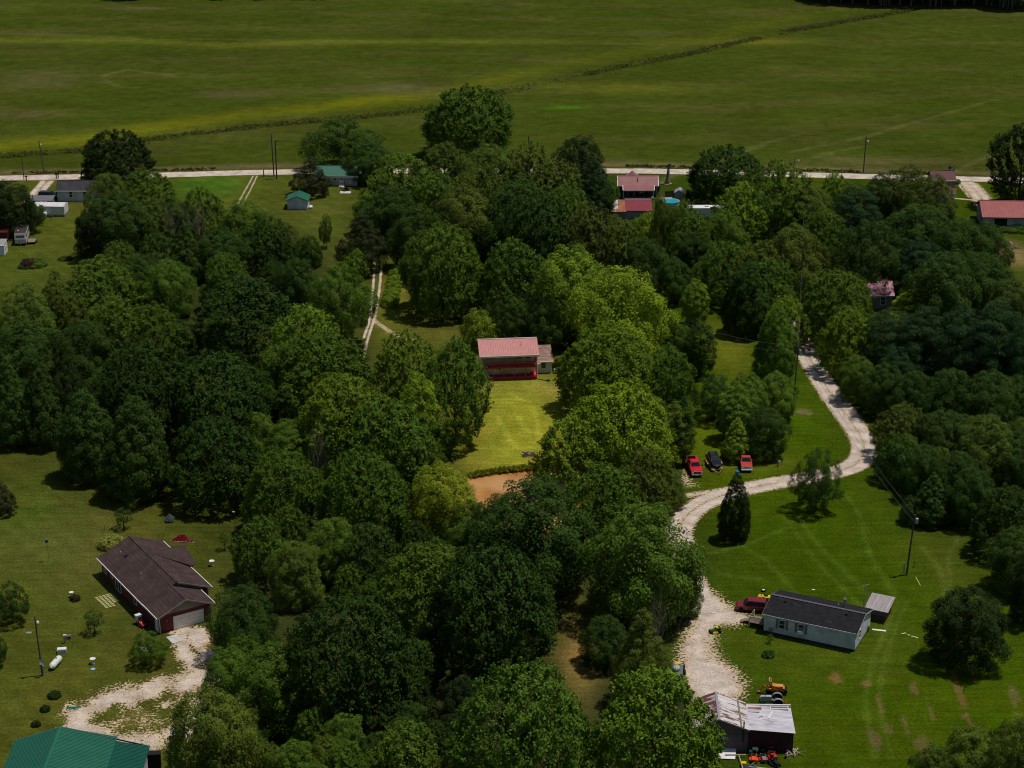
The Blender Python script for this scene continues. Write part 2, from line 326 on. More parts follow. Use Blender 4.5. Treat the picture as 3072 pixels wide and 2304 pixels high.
    for a,b,rx,ry,k in ((880,190,120,12,.4),(500,205,90,8,.35),(90,170,90,20,.35),(1000,210,70,6,.35),(1460,400,120,5,.4),(1900,350,160,12,.3),(300,18,60,3,.5),(1850,12,100,4,.4),(60,250,70,8,.35)):
        s_ = (spot(x,y,a,b,rx,ry)*k)[...,None]; fc = fc*(1-s_)+np.array((0.12,0.095,0.045))*s_
    rdy = np.interp(x, [p[0] for p in ROAD], [p[1] for p in ROAD]); verge = np.exp(-((y-rdy-5.5)/2.2)**2)[...,None]*0.6; fc = fc*(1-verge)+np.array((0.13,0.095,0.05))*verge
    c[...] = c*(1-f[...,None]) + fc*f[...,None]
    # tracks
    for p in HILL_TRACKS:
        k = np.exp(-(pdist(x,y,p)/0.45)**2)*0.35*(0.4+n3); c[...] = c*(1-k[...,None]) + (c*1.9+0.012)*k[...,None]
    for p in FIELD_TRACKS:
        k = np.exp(-(pdist(x,y,p)/0.8)**2)*0.3*(0.3+n3); c[...] = c*(1-k[...,None]) + np.array((0.14,0.13,0.05))*k[...,None]
    # mowing stripes on the left lawn
    mow = 0.5+0.5*np.sin((x*0.80+y*0.60)*2*math.pi/3.2); k = mow*np.clip((-20-x)/20,0,1)*(1-f)*0.12
    c = c*(1+k[...,None])
    pt_ = np.clip((fbm(x, y, 6.5, 83)-0.52)*5, 0, 1)*(1-f)*0.35; c = c*(1-pt_[...,None])+c*np.array((1.5,1.12,1.5))*pt_[...,None]
    c = c*(0.60+0.46*n1+0.34*n2+0.30*n3)[...,None]*1.08
    return c
DIRT = [(1143,982,16,9,(.23,.13,.10)),(1732,889,28,7,(.30,.20,.15)),(1775,862,5,4,(.5,.36,.2)),(1805,1465,22,12,(.34,.14,.07)),(1870,1475,14,7,(.3,.13,.07)),(1900,1520,9,20,(.26,.12,.07)),(2062,1462,8,10,(.3,.12,.06)),(2075,1500,9,26,(.26,.11,.06)),
 (2090,1555,10,12,(.28,.12,.07)),(2105,1468,6,6,(.36,.15,.08)),(1975,1490,10,12,(.26,.12,.07)),(1955,1560,8,22,(.24,.12,.07)),(2010,1530,10,26,(.22,.11,.07)),(1925,1575,12,14,(.22,.11,.07)),(2192,1510,16,30,(.20,.13,.07)),(1890,1600,14,18,(.2,.11,.07)),(1990,1610,20,20,(.2,.11,.07)),
 (1680,1345,22,8,(.22,.15,.09)),(1700,1360,14,6,(.2,.15,.08)),(1650,1602,60,14,(.24,.14,.09)),(180,423,16,6,(.28,.20,.10)),(290,1552,50,18,(.19,.14,.05)),(150,655,30,8,(.14,.08,.04)),(1210,836,14,4,(.4,.28,.16)),(2165,660,26,8,(.22,.16,.08)),(175,638,26,8,(.14,.09,.04)),(1430,395,5,2,(.4,.3,.2)),(1415,1090,10,4,(.35,.28,.18))]
def paint(x, y):
    """gravel mask, dirt mask/colour folded into the tint"""
    c = tint(x, y)
    for a,b,rx,ry,col in DIRT:
        k = np.clip((spot(x,y,a,b,rx*1.1,ry*1.5)*0.95-fbm(x*1.6,y*0.55,1.5,77,3))*4,0,1)[...,None]*0.36; c = c*(1-k)+np.array(col)*k
    return c
def gravel(x, y):
    n = fbm(x, y, 2.2, 41, 3)
    def trk(p, w_, soft=0.7, k=1.0, mid=0.0):
        d = pdist(x, y, p); v = np.clip((w_/2-d)/soft+0.5, 0, 1)*k
        if mid: v = v*(1-mid*np.exp(-(d/0.45)**2))
        return v
    g = trk(LOOP, 4.4, 1.5, 1.0, 0.42); g = np.maximum(g, polymask(x,y,YARD,5.0)*(0.7+0.6*n)); g = np.maximum(g, trk(SPUR, 2.2, 1.6, 0.72)); g = np.maximum(g, polymask(x,y,PICKPATCH,3.0)*0.52)
    g = np.maximum(g, trk(HOUSEDRIVE, 5.6, 2.6, 0.80, 0.4)); g = np.maximum(g, trk(CIRCLE, 6.2, 4.0, 0.70)); g = np.maximum(g, polymask(x,y,CIRCLEIN,4)*0.50); g = g + np.where(x < -36, (n-0.5)*0.9*np.clip(g*3,0,1), 0)
    for p in (CDRIVE_A, CDRIVE_B): g = np.maximum(g, trk(p, 0.62, 0.35, 0.85))
    g = np.maximum(g, trk(CDRIVE_C, 1.6, 1.0, 0.6)); g = np.maximum(g, trk(FDRIVE_L, 3.4, 1.0, 0.95, 0.5))
    for p in (TRACK_A, TRACK_B): g = np.maximum(g, trk(p, 0.6, 0.4, 0.62))
    g = np.maximum(g, trk(FDRIVE_R, 5.0, 2.5, 0.85, 0.3)); g = np.maximum(g, trk(WALK_R, 0.9, 0.4, 0.9)); g = np.maximum(g, trk(WALK_R2, 0.5, 0.3, 0.8))
    return g
def road_gravel(x, y):
    return np.clip((2.15-pdist(x,y,ROAD))/0.5+0.5, 0, 1)

def ground_mat():
    m = bpy.data.materials.new('grass_and_gravel'); t, out = nodes(m); N = t.nodes.new; L = t.links.new
    tc = N('ShaderNodeTexCoord')
    def noise(sc, det=4, stretch=None):
        n = N('ShaderNodeTexNoise'); n.inputs['Scale'].default_value = sc; n.inputs['Detail'].default_value = det; n.inputs['Roughness'].default_value = 0.65
        if stretch:
            mp = N('ShaderNodeMapping'); mp.inputs['Scale'].default_value = stretch; L(tc.outputs['Object'], mp.inputs[0]); L(mp.outputs[0], n.inputs[0])
        else: L(tc.outputs['Object'], n.inputs[0])
        return n.outputs[0]
    def rng(src, a, b, c_, d):
        r = N('ShaderNodeMapRange'); r.inputs[1].default_value = a; r.inputs[2].default_value = b; r.inputs[3].default_value = c_; r.inputs[4].default_value = d; L(src, r.inputs[0]); return r.outputs[0]
    ta = N('ShaderNodeAttribute'); ta.attribute_name = 'tint'; ga = N('ShaderNodeAttribute'); ga.attribute_name = 'gravel'
    fine = noise(2.6, 6); mid = noise(0.35, 5, (1, 0.7, 1)); tuft = noise(1.1, 4)
    f1 = rng(fine, 0.3, 0.7, 0.58, 1.42); f2 = rng(mid, 0.3, 0.7, 0.82, 1.18)
    mu0 = N('ShaderNodeMath'); mu0.operation = 'MULTIPLY'; L(f1, mu0.inputs[0]); L(f2, mu0.inputs[1])
    s1 = rng(noise(0.9, 5, (0.16, 1.3, 1)), 0.32, 0.68, 0.82, 1.2)
    mu = N('ShaderNodeMath'); mu.operation = 'MULTIPLY'; L(mu0.outputs[0], mu.inputs[0]); L(s1, mu.inputs[1])
    sc = N('ShaderNodeVectorMath'); sc.operation = 'SCALE'; L(ta.outputs['Color'], sc.inputs[0]); L(mu.outputs[0], sc.inputs['Scale'])
    dry = N('ShaderNodeMix'); dry.data_type = 'RGBA'; dry.blend_type = 'MULTIPLY'; dry.inputs[7].default_value = (1.45, 1.08, 1.1, 1); L(rng(tuft, 0.5, 0.72, 0.0, 0.6), dry.inputs[0]); L(sc.outputs[0], dry.inputs[6])
    # gravel
    gr = N('ShaderNodeValToRGB'); gr.color_ramp.elements[0].position = 0.25; gr.color_ramp.elements[0].color = (0.34, 0.27, 0.23, 1); gr.color_ramp.elements[1].position = 0.62; gr.color_ramp.elements[1].color = (0.71, 0.61, 0.53, 1)
    L(noise(0.45, 9), gr.inputs[0])
    pk = N('ShaderNodeMix'); pk.data_type = 'RGBA'; pk.blend_type = 'MULTIPLY'; pk.inputs[0].default_value = 1.0; L(gr.outputs[0], pk.inputs[6])
    sp = N('ShaderNodeValToRGB'); sp.color_ramp.elements[0].position = 0.3; sp.color_ramp.elements[0].color = (0.6, 0.57, 0.55, 1); sp.color_ramp.elements[1].position = 0.6; sp.color_ramp.elements[1].color = (1.1, 1.1, 1.1, 1); L(noise(4.0, 7), sp.inputs[0]); L(sp.outputs[0], pk.inputs[7])
    tn = N('ShaderNodeMix'); tn.data_type = 'RGBA'; tn.blend_type = 'MULTIPLY'; L(rng(ga.outputs['Fac'], 0.42, 0.92, 1, 0), tn.inputs[0]); L(pk.outputs[2], tn.inputs[6]); tn.inputs[7].default_value = (0.92, 0.80, 0.55, 1)
    ed = N('ShaderNodeMath'); ed.operation = 'ADD'; L(ga.outputs['Fac'], ed.inputs[0]); L(rng(noise(2.6, 9), 0.28, 0.72, -0.5, 0.5), ed.inputs[1])
    gm = rng(ed.outputs[0], 0.44, 0.58, 0, 1)
    gate = N('ShaderNodeMath'); gate.operation = 'MULTIPLY'; L(gm, gate.inputs[0]); L(rng(ga.outputs['Fac'], 0.06, 0.3, 0, 1), gate.inputs[1])
    mx = N('ShaderNodeMix'); mx.data_type = 'RGBA'; L(gate.outputs[0], mx.inputs[0]); L(dry.outputs[2], mx.inputs[6]); L(tn.outputs[2], mx.inputs[7])
    b = N('ShaderNodeBsdfPrincipled'); b.inputs['Roughness'].default_value = 0.95; b.inputs['Specular IOR Level'].default_value = 0.0; L(mx.outputs[2], b.inputs['Base Color'])
    bp = N('ShaderNodeBump'); bp.inputs['Strength'].default_value = 0.5; bp.inputs['Distance'].default_value = 0.12; L(fine, bp.inputs['Height']); L(bp.outputs[0], b.inputs['Normal'])
    L(b.outputs[0], out.inputs[0]); return m
GROUND = ground_mat()

def sheet(name, x0, x1, y0, y1, res, z=0.0, maskfn=None, gfn=None, zfn=None, cull=None, kind='structure'):
    nx = int(round((x1-x0)/res))+1; ny = int(round((y1-y0)/res))+1
    X, Y = np.meshgrid(np.linspace(x0, x1, nx), np.linspace(y0, y1, ny)); X = X.ravel(); Y = Y.ravel()
    keep = None
    idx = np.arange(nx*ny).reshape(ny, nx)
    F = np.stack([idx[:-1,:-1], idx[:-1,1:], idx[1:,1:], idx[1:,:-1]], -1).reshape(-1, 4)
    if maskfn is not None:
        M_ = maskfn(X, Y) > 0.015; keep = M_[F].any(1); F = F[keep]
        used = np.zeros(nx*ny, bool); used[F.ravel()] = True; rem = np.cumsum(used)-1; X = X[used]; Y = Y[used]; F = rem[F]
    if cull is not None:
        F = F[~cull(X[F].mean(1), Y[F].mean(1))]
    Z = np.full(X.shape, float(z)) + (zfn(X, Y) if zfn else 0)
    me = bpy.data.meshes.new(name); me.vertices.add(len(X)); me.vertices.foreach_set('co', np.stack([X,Y,Z],1).astype(np.float32).ravel())
    me.loops.add(len(F)*4); me.loops.foreach_set('vertex_index', F.ravel().astype(np.int32)); me.polygons.add(len(F))
    me.polygons.foreach_set('loop_start', np.arange(0, len(F)*4, 4, dtype=np.int32)); me.update(calc_edges=True)
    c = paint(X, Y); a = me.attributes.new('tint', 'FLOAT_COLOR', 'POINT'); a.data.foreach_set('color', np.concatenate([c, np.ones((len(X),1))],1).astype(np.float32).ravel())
    g = (gfn(X, Y) if gfn else np.zeros(len(X))); a = me.attributes.new('gravel', 'FLOAT', 'POINT'); a.data.foreach_set('value', g.astype(np.float32))
    me.polygons.foreach_set('use_smooth', np.ones(len(F), bool)); me.materials.append(GROUND)
    o = bpy.data.objects.new(name, me); COL.objects.link(o); o['kind'] = kind; return o
def pond_z(x, y): return -1.3*np.clip(polymask(x, y, POND, 2.4), 0, 1)
def ditch_z(x, y): return -0.6*np.exp(-(pdist(x, y, DITCH)/1.4)**2)
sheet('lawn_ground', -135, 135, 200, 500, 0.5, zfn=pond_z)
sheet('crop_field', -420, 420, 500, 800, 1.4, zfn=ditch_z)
def gm_at(fn): return lambda x, y: fn(x, y)
sheet('gravel_driveway', -2, 78, 228, 400, 0.4, z=0.004, maskfn=gravel, gfn=gravel)
sheet('house_driveway', -64, -38, 228, 262, 0.4, z=0.004, maskfn=gravel, gfn=gravel)
sheet('track_to_the_house', -40, -10, 348, 425, 0.2, z=0.004, maskfn=gravel, gfn=gravel)
sheet('farm_track', -70, -52, 455, 492, 0.2, z=0.004, maskfn=gravel, gfn=gravel)
sheet('roadside_driveway', -135, -95, 450, 492, 0.4, z=0.004, maskfn=gravel, gfn=gravel)
sheet('barn_driveway', 95, 122, 455, 490, 0.4, z=0.004, maskfn=gravel, gfn=gravel)
sheet('road', -420, 420, 455, 500, 0.6, z=0.009, maskfn=road_gravel, gfn=lambda x, y: road_gravel(x, y)*1.25)
# wide surroundings out to the horizon
def plain(name, x0, x1, y0, y1, z):
    me = bpy.data.meshes.new(name); me.from_pydata([(x0,y0,z),(x1,y0,z),(x1,y1,z),(x0,y1,z)], [], [(0,1,2,3)])
    a = me.attributes.new('tint', 'FLOAT_COLOR', 'POINT'); a.data.foreach_set('color', [0.04,0.06,0.01,1]*4); a = me.attributes.new('gravel','FLOAT','POINT'); a.data.foreach_set('value', [0.0]*4)
    me.materials.append(GROUND); o = bpy.data.objects.new(name, me); COL.objects.link(o); o['kind'] = 'structure'
plain('surrounding_land', -4000, 4000, -2500, 199.9, -0.02); plain('surrounding_land', -4000, 4000, 800.1, 6000, -0.02)
plain('surrounding_land', -4000, -135.1, 199.9, 500, -0.02); plain('surrounding_land', 135.1, 4000, 199.9, 500, -0.02)
plain('surrounding_land', -4000, -420.1, 500, 800.1, -0.02); plain('surrounding_land', 420.1, 4000, 500, 800.1, -0.02)
# pond water
def water_mat():
    m = bpy.data.materials.new('muddy_water'); t, out = nodes(m); N = t.nodes.new; L = t.links.new
    b = N('ShaderNodeBsdfPrincipled'); b.inputs['Roughness'].default_value = 0.12; b.inputs['Specular IOR Level'].default_value = 0.5
    tc = N('ShaderNodeTexCoord'); n = N('ShaderNodeTexNoise'); n.inputs['Scale'].default_value = 0.16; n.inputs['Detail'].default_value = 3; L(tc.outputs['Object'], n.inputs[0])
    r = N('ShaderNodeValToRGB'); r.color_ramp.elements[0].position = 0.35; r.color_ramp.elements[0].color = (0.44,0.19,0.055,1); r.color_ramp.elements[1].position = 0.62; r.color_ramp.elements[1].color = (0.56,0.30,0.11,1); L(n.outputs[0], r.inputs[0]); L(r.outputs[0], b.inputs['Base Color'])
    n2 = N('ShaderNodeTexNoise'); n2.inputs['Scale'].default_value = 2.5; L(tc.outputs['Object'], n2.inputs[0]); bp = N('ShaderNodeBump'); bp.inputs['Strength'].default_value = 0.08; L(n2.outputs[0], bp.inputs['Height']); L(bp.outputs[0], b.inputs['Normal'])
    L(b.outputs[0], out.inputs[0]); return m
PC = (sum(p[0] for p in POND)/len(POND), sum(p[1] for p in POND)/len(POND))
pm = MB(); pm.add([(PC[0]+(p[0]-PC[0])*1.12, PC[1]+(p[1]-PC[1])*1.12, 0) for p in smooth_path(POND+[POND[0]], 5)[:-1]], [tuple(range(len(POND)*5))])
pw = pm.build('pond_water', water_mat(), kind='structure'); pw.location.z = -0.35
# ------------------------------------------------------------------ trees
def crown_mesh(name, W, H, z0, prof, nclump, nleaf, ls, seed, style='round', gap=0.0, clr=0.105, lobes=5, lobe_amp=0.16):
    """many leaf-sized faces in branch clumps spread through the crown's volume; prof = [(height fraction, radius fraction)]"""
    rg = np.random.default_rng(seed)
    pr = np.array(prof); nin = int(nclump*0.2); nou = nclump-nin
    tt = np.linspace(0, 1, 200); wgt = np.interp(tt, pr[:,0], pr[:,1])+0.12; cdf = np.cumsum(wgt); cdf /= cdf[-1]
    t = np.concatenate([np.interp((np.arange(nou)+rg.random(nou))/nou, cdf, tt), rg.random(nin)*0.9])
    ang = np.concatenate([np.arange(nou)*2.39996+rg.normal(0,0.25,nou), rg.random(nin)*6.283])
    px_ = np.cos(ang)*2.2; py_ = np.sin(ang)*2.2; pz_ = t*4.5; ph = rg.random(6)*6.28
    bump = np.sin(px_*1.7+ph[0]+pz_*.8)*np.sin(py_*1.6+ph[1])+np.sin(pz_*1.5+ph[2]+px_*0.9)*0.7+np.sin(py_*2.6+pz_*2.1+ph[3])*0.5
    rad = np.interp(t, pr[:,0], pr[:,1])*W/2*(1+lobe_amp*bump*0.75)
    inner = np.arange(nclump) >= nou; rr = np.where(inner, rg.random(nclump)*0.7, 0.88+0.08*rg.random(nclump))
    if gap > 0:
        hole = (np.sin(px_*1.3+ph[4]+pz_)+np.sin(pz_*1.9+ph[5]+py_)) > (1.35-gap*1.5); rr = np.where(hole, rr*0.6, rr)
    cx = rad*rr*np.cos(ang); cy = rad*rr*np.sin(ang); cz = z0 + t*(H-z0)*0.96
    if style == 'layer': cz = z0 + (t*0.5+np.round(t*9)/9*0.5)*(H-z0)*0.95 + rg.normal(0, 0.12, nclump)
    rc = W*clr*(0.65+0.7*rg.random(nclump))*np.clip(0.55+rad/(W/2)*0.5, 0.4, 1.05)
    cv = rg.random(nclump)
    per = np.maximum(6, (nleaf*(rc**2)/(rc**2).sum())).astype(int)
    ci = np.repeat(np.arange(nclump), per); n = len(ci)
    d = rg.normal(size=(n,3)); d /= np.linalg.norm(d, axis=1)[:,None]
    out = np.stack([cx, cy, (cz-z0-(H-z0)*0.35)*0.7], 1); out /= (np.linalg.norm(out, axis=1)[:,None]+1e-6)
    d = d + out[ci]*0.55 + np.array([0,0,0.25]); d /= np.linalg.norm(d, axis=1)[:,None]
    r = rc[ci]*(0.45+0.6*rg.random(n)**0.6)
    C = np.stack([cx,cy,cz],1)[ci]
    if style == 'shoot':           # ascending leafy shoots give a feathered outline
        ns = 9; sh = rg.integers(0, ns, n); sd = rg.normal(size=(nclump, ns, 3)); sd /= np.linalg.norm(sd, axis=2)[:,:,None]
        sd = sd*0.6 + out[:,None,:]*0.7 + np.array([0,0,0.8]); sd /= np.linalg.norm(sd, axis=2)[:,:,None]
        f = rg.random(n)**0.8; P = C + sd[ci, sh]*(rc[ci]*1.35*f)[:,None] + rg.normal(size=(n,3))*(ls*0.55*(1.15-f))[:,None]; d = sd[ci, sh]*0.4 + d*0.8
    elif style == 'layer':
        P = C + d*r[:,None]*np.array([1.3,1.3,0.55])
    elif style == 'needle':
        P = C + d*r[:,None]*np.array([1.15,1.15,0.75])
    else:
        P = C + d*r[:,None]*np.array([1.05,1.05,0.85])
    if style in ('shoot', 'round') and gap < 0.3:      # part of the leaves close the shell evenly
        m = rg.random(n) < 0.14; q = m.sum(); t2 = np.interp(rg.random(q), cdf, tt); a2 = rg.random(q)*6.283
        qx = np.cos(a2)*2.2; qy = np.sin(a2)*2.2; qz = t2*4.5
        bp2 = np.sin(qx*1.7+ph[0]+qz*.8)*np.sin(qy*1.6+ph[1])+np.sin(qz*1.5+ph[2]+qx*0.9)*0.7+np.sin(qy*2.6+qz*2.1+ph[3])*0.5
        rd = np.interp(t2, pr[:,0], pr[:,1])*W/2*(1+lobe_amp*bp2*0.75)*(0.88+0.17*rg.random(q)**2)
        P[m] = np.stack([rd*np.cos(a2), rd*np.sin(a2), z0+t2*(H-z0)*0.98+rg.normal(0,.15,q)], 1)
        o2 = np.stack([rd*np.cos(a2), rd*np.sin(a2), (t2-0.35)*(H-z0)*0.7], 1); o2 /= (np.linalg.norm(o2,axis=1)[:,None]+1e-6); d[m] = o2
    nrm = d*0.65 + out[ci]*0.55 + np.array([0,0,0.42]) + rg.normal(size=(n,3))*0.40; nrm /= np.linalg.norm(nrm, axis=1)[:,None]
    a = np.cross(nrm, rg.normal(size=(n,3))); a /= np.linalg.norm(a, axis=1)[:,None]; b = np.cross(nrm, a)
    s = ls*(0.55+0.75*rg.random(n)); el = 0.62 if style != 'needle' else 0.4
    V = np.stack([P-a*s[:,None]*0.5, P-b*(s*el*0.5)[:,None]+nrm*(s*0.08)[:,None], P+a*s[:,None]*0.5, P+b*(s*el*0.5)[:,None]], 1)
    V[:,:,2] = np.maximum(V[:,:,2], 0.05)
    me = bpy.data.meshes.new(name); me.vertices.add(n*4); me.vertices.foreach_set('co', V.astype(np.float32).ravel())
    me.loops.add(n*4); me.loops.foreach_set('vertex_index', np.arange(n*4, dtype=np.int32)); me.polygons.add(n); me.polygons.foreach_set('loop_start', np.arange(0, n*4, 4, dtype=np.int32)); me.update(calc_edges=True)
    lv = np.clip(0.38*cv[ci]+0.62*rg.random(n), 0, 1); at_ = me.attributes.new('leafvar', 'FLOAT', 'POINT'); at_.data.foreach_set('value', np.repeat(lv, 4).astype(np.float32))
    me.materials.append(LEAF); return me
def branch_mesh(name, W, H, z0, seed, nb=9, dead=False, r0=None, m=BARK, prof=None):
    rg = random.Random(seed); mb = MB(); r0 = r0 or H*0.017+0.06
    top = H*(0.97 if dead else 0.86); pts = [(0,0,-0.3)]; k = 7
    for i in range(1, k+1): pts.append((rg.uniform(-.02,.02)*W*i/3, rg.uniform(-.02,.02)*W*i/3, top*i/k))
    mb.tube(pts, [r0*(1.35 if i == 0 else 1)*(1-0.86*i/k) for i in range(k+1)], 7)
    def limb(p, d, L_, r, depth):
        q = [p]; dd = Vector(d)
        for i in range(3):
            dd = (dd + Vector((rg.uniform(-.25,.25), rg.uniform(-.25,.25), rg.uniform(-.05,.3)))).normalized(); q.append(tuple(Vector(q[-1]) + dd*L_/3))
        mb.tube(q, [r, r*.72, r*.45, r*.16], 4 if depth else 5, cap=False)
        if depth < (3 if dead else 1):
            for j in range(4 if dead else 3):
                a = q[1+j % 3]; e = (dd + Vector((rg.uniform(-1,1), rg.uniform(-1,1), rg.uniform(-.2,.8)))).normalized(); limb(a, e, L_*rg.uniform(.45,.65), r*.5, depth+1)
    for i in range(nb):
        t = (i+0.5)/nb; z = z0 + (top-z0)*t*0.92; a = i*2.4+rg.random(); pw_ = 1-0.55*t
        ln = W/2*pw_*0.95; base = (0,0,z*0.92); limb(base, (math.cos(a), math.sin(a), 0.55+0.5*t), ln, r0*0.42*(1-0.6*t), 0 if dead else 1)
    return mb.mesh(name, m, smooth=True)
ROUND = [(0,.68),(.10,.9),(.28,1),(.5,.98),(.7,.82),(.85,.6),(.95,.35),(1,.12)]
DOME = [(0,.86),(.13,.99),(.35,1),(.55,.9),(.75,.7),(.9,.42),(1,.12)]
CONE = [(0,.6),(.12,1),(.3,.95),(.5,.72),(.7,.48),(.85,.28),(1,.05)]
OVAL = [(0,.45),(.15,.8),(.35,1),(.6,.95),(.8,.66),(.93,.36),(1,.1)]
COL_ = [(0,.5),(.2,.9),(.5,1),(.8,.75),(1,.1)]
KINDS = {}
def kind(code, W, H, z0f, prof, nclump, nleaf, ls, seeds, style='round', gap=0, clr=0.105, nb=9, lobes=5, amp=0.16, bark=BARK):
    L_ = []
    for s in seeds:
        L_.append((crown_mesh('crown', W, H, H*z0f, prof, nclump, nleaf, ls, s, style, gap, clr, lobes, amp), branch_mesh('trunk', W, H, H*z0f*0.8+0.3, s, nb, m=bark)))
    KINDS[code] = (W, H, L_)
kind('big', 15, 14, .05, ROUND, 420, 76000, .31, (1,2,3), 'shoot', clr=.066, amp=.18)
kind('mid', 10, 11, .06, DOME, 220, 36000, .27, (4,5,6), 'shoot', clr=.080, amp=.19)
kind('clump', 11, 12, .07, ROUND, 190, 38000, .28, (7,8,9), 'round', gap=.2, clr=.090, amp=.21)
kind('open', 13, 13, .18, ROUND, 130, 24000, .30, (10,11), 'round', gap=.3, clr=.085, amp=.2, nb=13)
kind('cone', 8, 12, .05, CONE, 190, 28000, .26, (12,13), 'round', clr=.085, amp=.10)
kind('pyramid', 9, 12, .05, [(0,.72),(.13,1),(.32,.95),(.55,.78),(.75,.55),(.9,.34),(1,.12)], 210, 34000, .27, (41,42), 'round', clr=.085, amp=.13)
kind('oval', 6, 11, .08, OVAL, 90, 16000, .26, (14,15), 'round', clr=.12, amp=.1)
kind('pine', 11, 14, .06, DOME, 210, 46000, .27, (16,17), 'layer', clr=.095, amp=.12)
kind('cedar', 8, 11, .07, CONE, 190, 28000, .24, (18,), 'needle', gap=.15, clr=.08, amp=.10)
kind('shrub', 4, 3.2, .0, DOME, 50, 8000, .21, (19,20), 'round', clr=.15, amp=.1, nb=4)
kind('slim', 3.2, 13, .12, COL_, 60, 9000, .23, (21,), 'round', clr=.18, amp=.1, nb=16)
kind('sapling', 2.2, 3.6, .3, OVAL, 26, 1500, .17, (22,23), 'round', clr=.18, nb=5)
kind('feather', 12, 15, .04, OVAL, 230, 42000, .30, (24,25), 'shoot', gap=.12, clr=.085, amp=.14, nb=14)
DEADM = [branch_mesh('branches', 9, 10, 2.0, s, 12, True, 0.13, DEADWOOD) for s in (31, 32)]
_tn = [0]
def place_tree(x, y, W, H, kd, tn, label=None, group=None, cat='tree', name=None, vary=0.12):
    rg = random.Random(_tn[0]*7919+13); _tn[0] += 1
    nm = name or {'pine':'pine_tree','cedar':'cedar_tree','shrub':'shrub','sapling':'young_tree','dead':'dead_tree','slim':'slender_tree'}.get(kd, 'broadleaf_tree')
    if kd == 'dead':
        e = thing(nm, label, cat, x, y, rg.uniform(0, 360), group=group); e.scale = (W/9, W/9, H/10)
        o = bpy.data.objects.new('branches', DEADM[_tn[0] % 2]); COL.objects.link(o); o.parent = e; return e
    W0, H0, L_ = KINDS[kd]; cm, tm = L_[rg.randrange(len(L_))]
    e = thing(nm, label, cat, x, y, rg.uniform(0, 360), group=group); s = W/W0*rg.uniform(.97,1.03); e.scale = (s, s*rg.uniform(.93,1.07), H/H0)
    c = bpy.data.objects.new('crown', cm); t = bpy.data.objects.new('trunk', tm)
    b = TINTS[tn]; k = rg.uniform(1-vary, 1+vary); g = rg.uniform(1-vary*.6, 1+vary*.6)
    c.color = (b[0]*k*g, b[1]*k, b[2]*k, 1)
    for o in (c, t): COL.objects.link(o); o.parent = e
    return e
PLACED = []
def tree_at(px, yt, yb, wd, kd, tn, label, group=None, cat='tree'):
    x, y = at(px, yb); s = scale_at(px, yb); H = max(1.2, height_at(x, y, yt)); W = wd/s*1.05
    # the visible outline of a crown reaches a little beyond its axis in depth
    cap = {'big': 1.2, 'mid': 1.3, 'clump': 1.28}.get(kd)
    while cap and H > cap*W and tn != 'K':       # a crown seen only by its top stands a little farther back
        yb -= 4; x, y = at(px, yb); s = scale_at(px, yb); H = height_at(x, y, yt); W = wd/s*1.05
    PLACED.append((x, y, W/2)); return place_tree(x, y, W, H, kd, tn, label, group, cat)
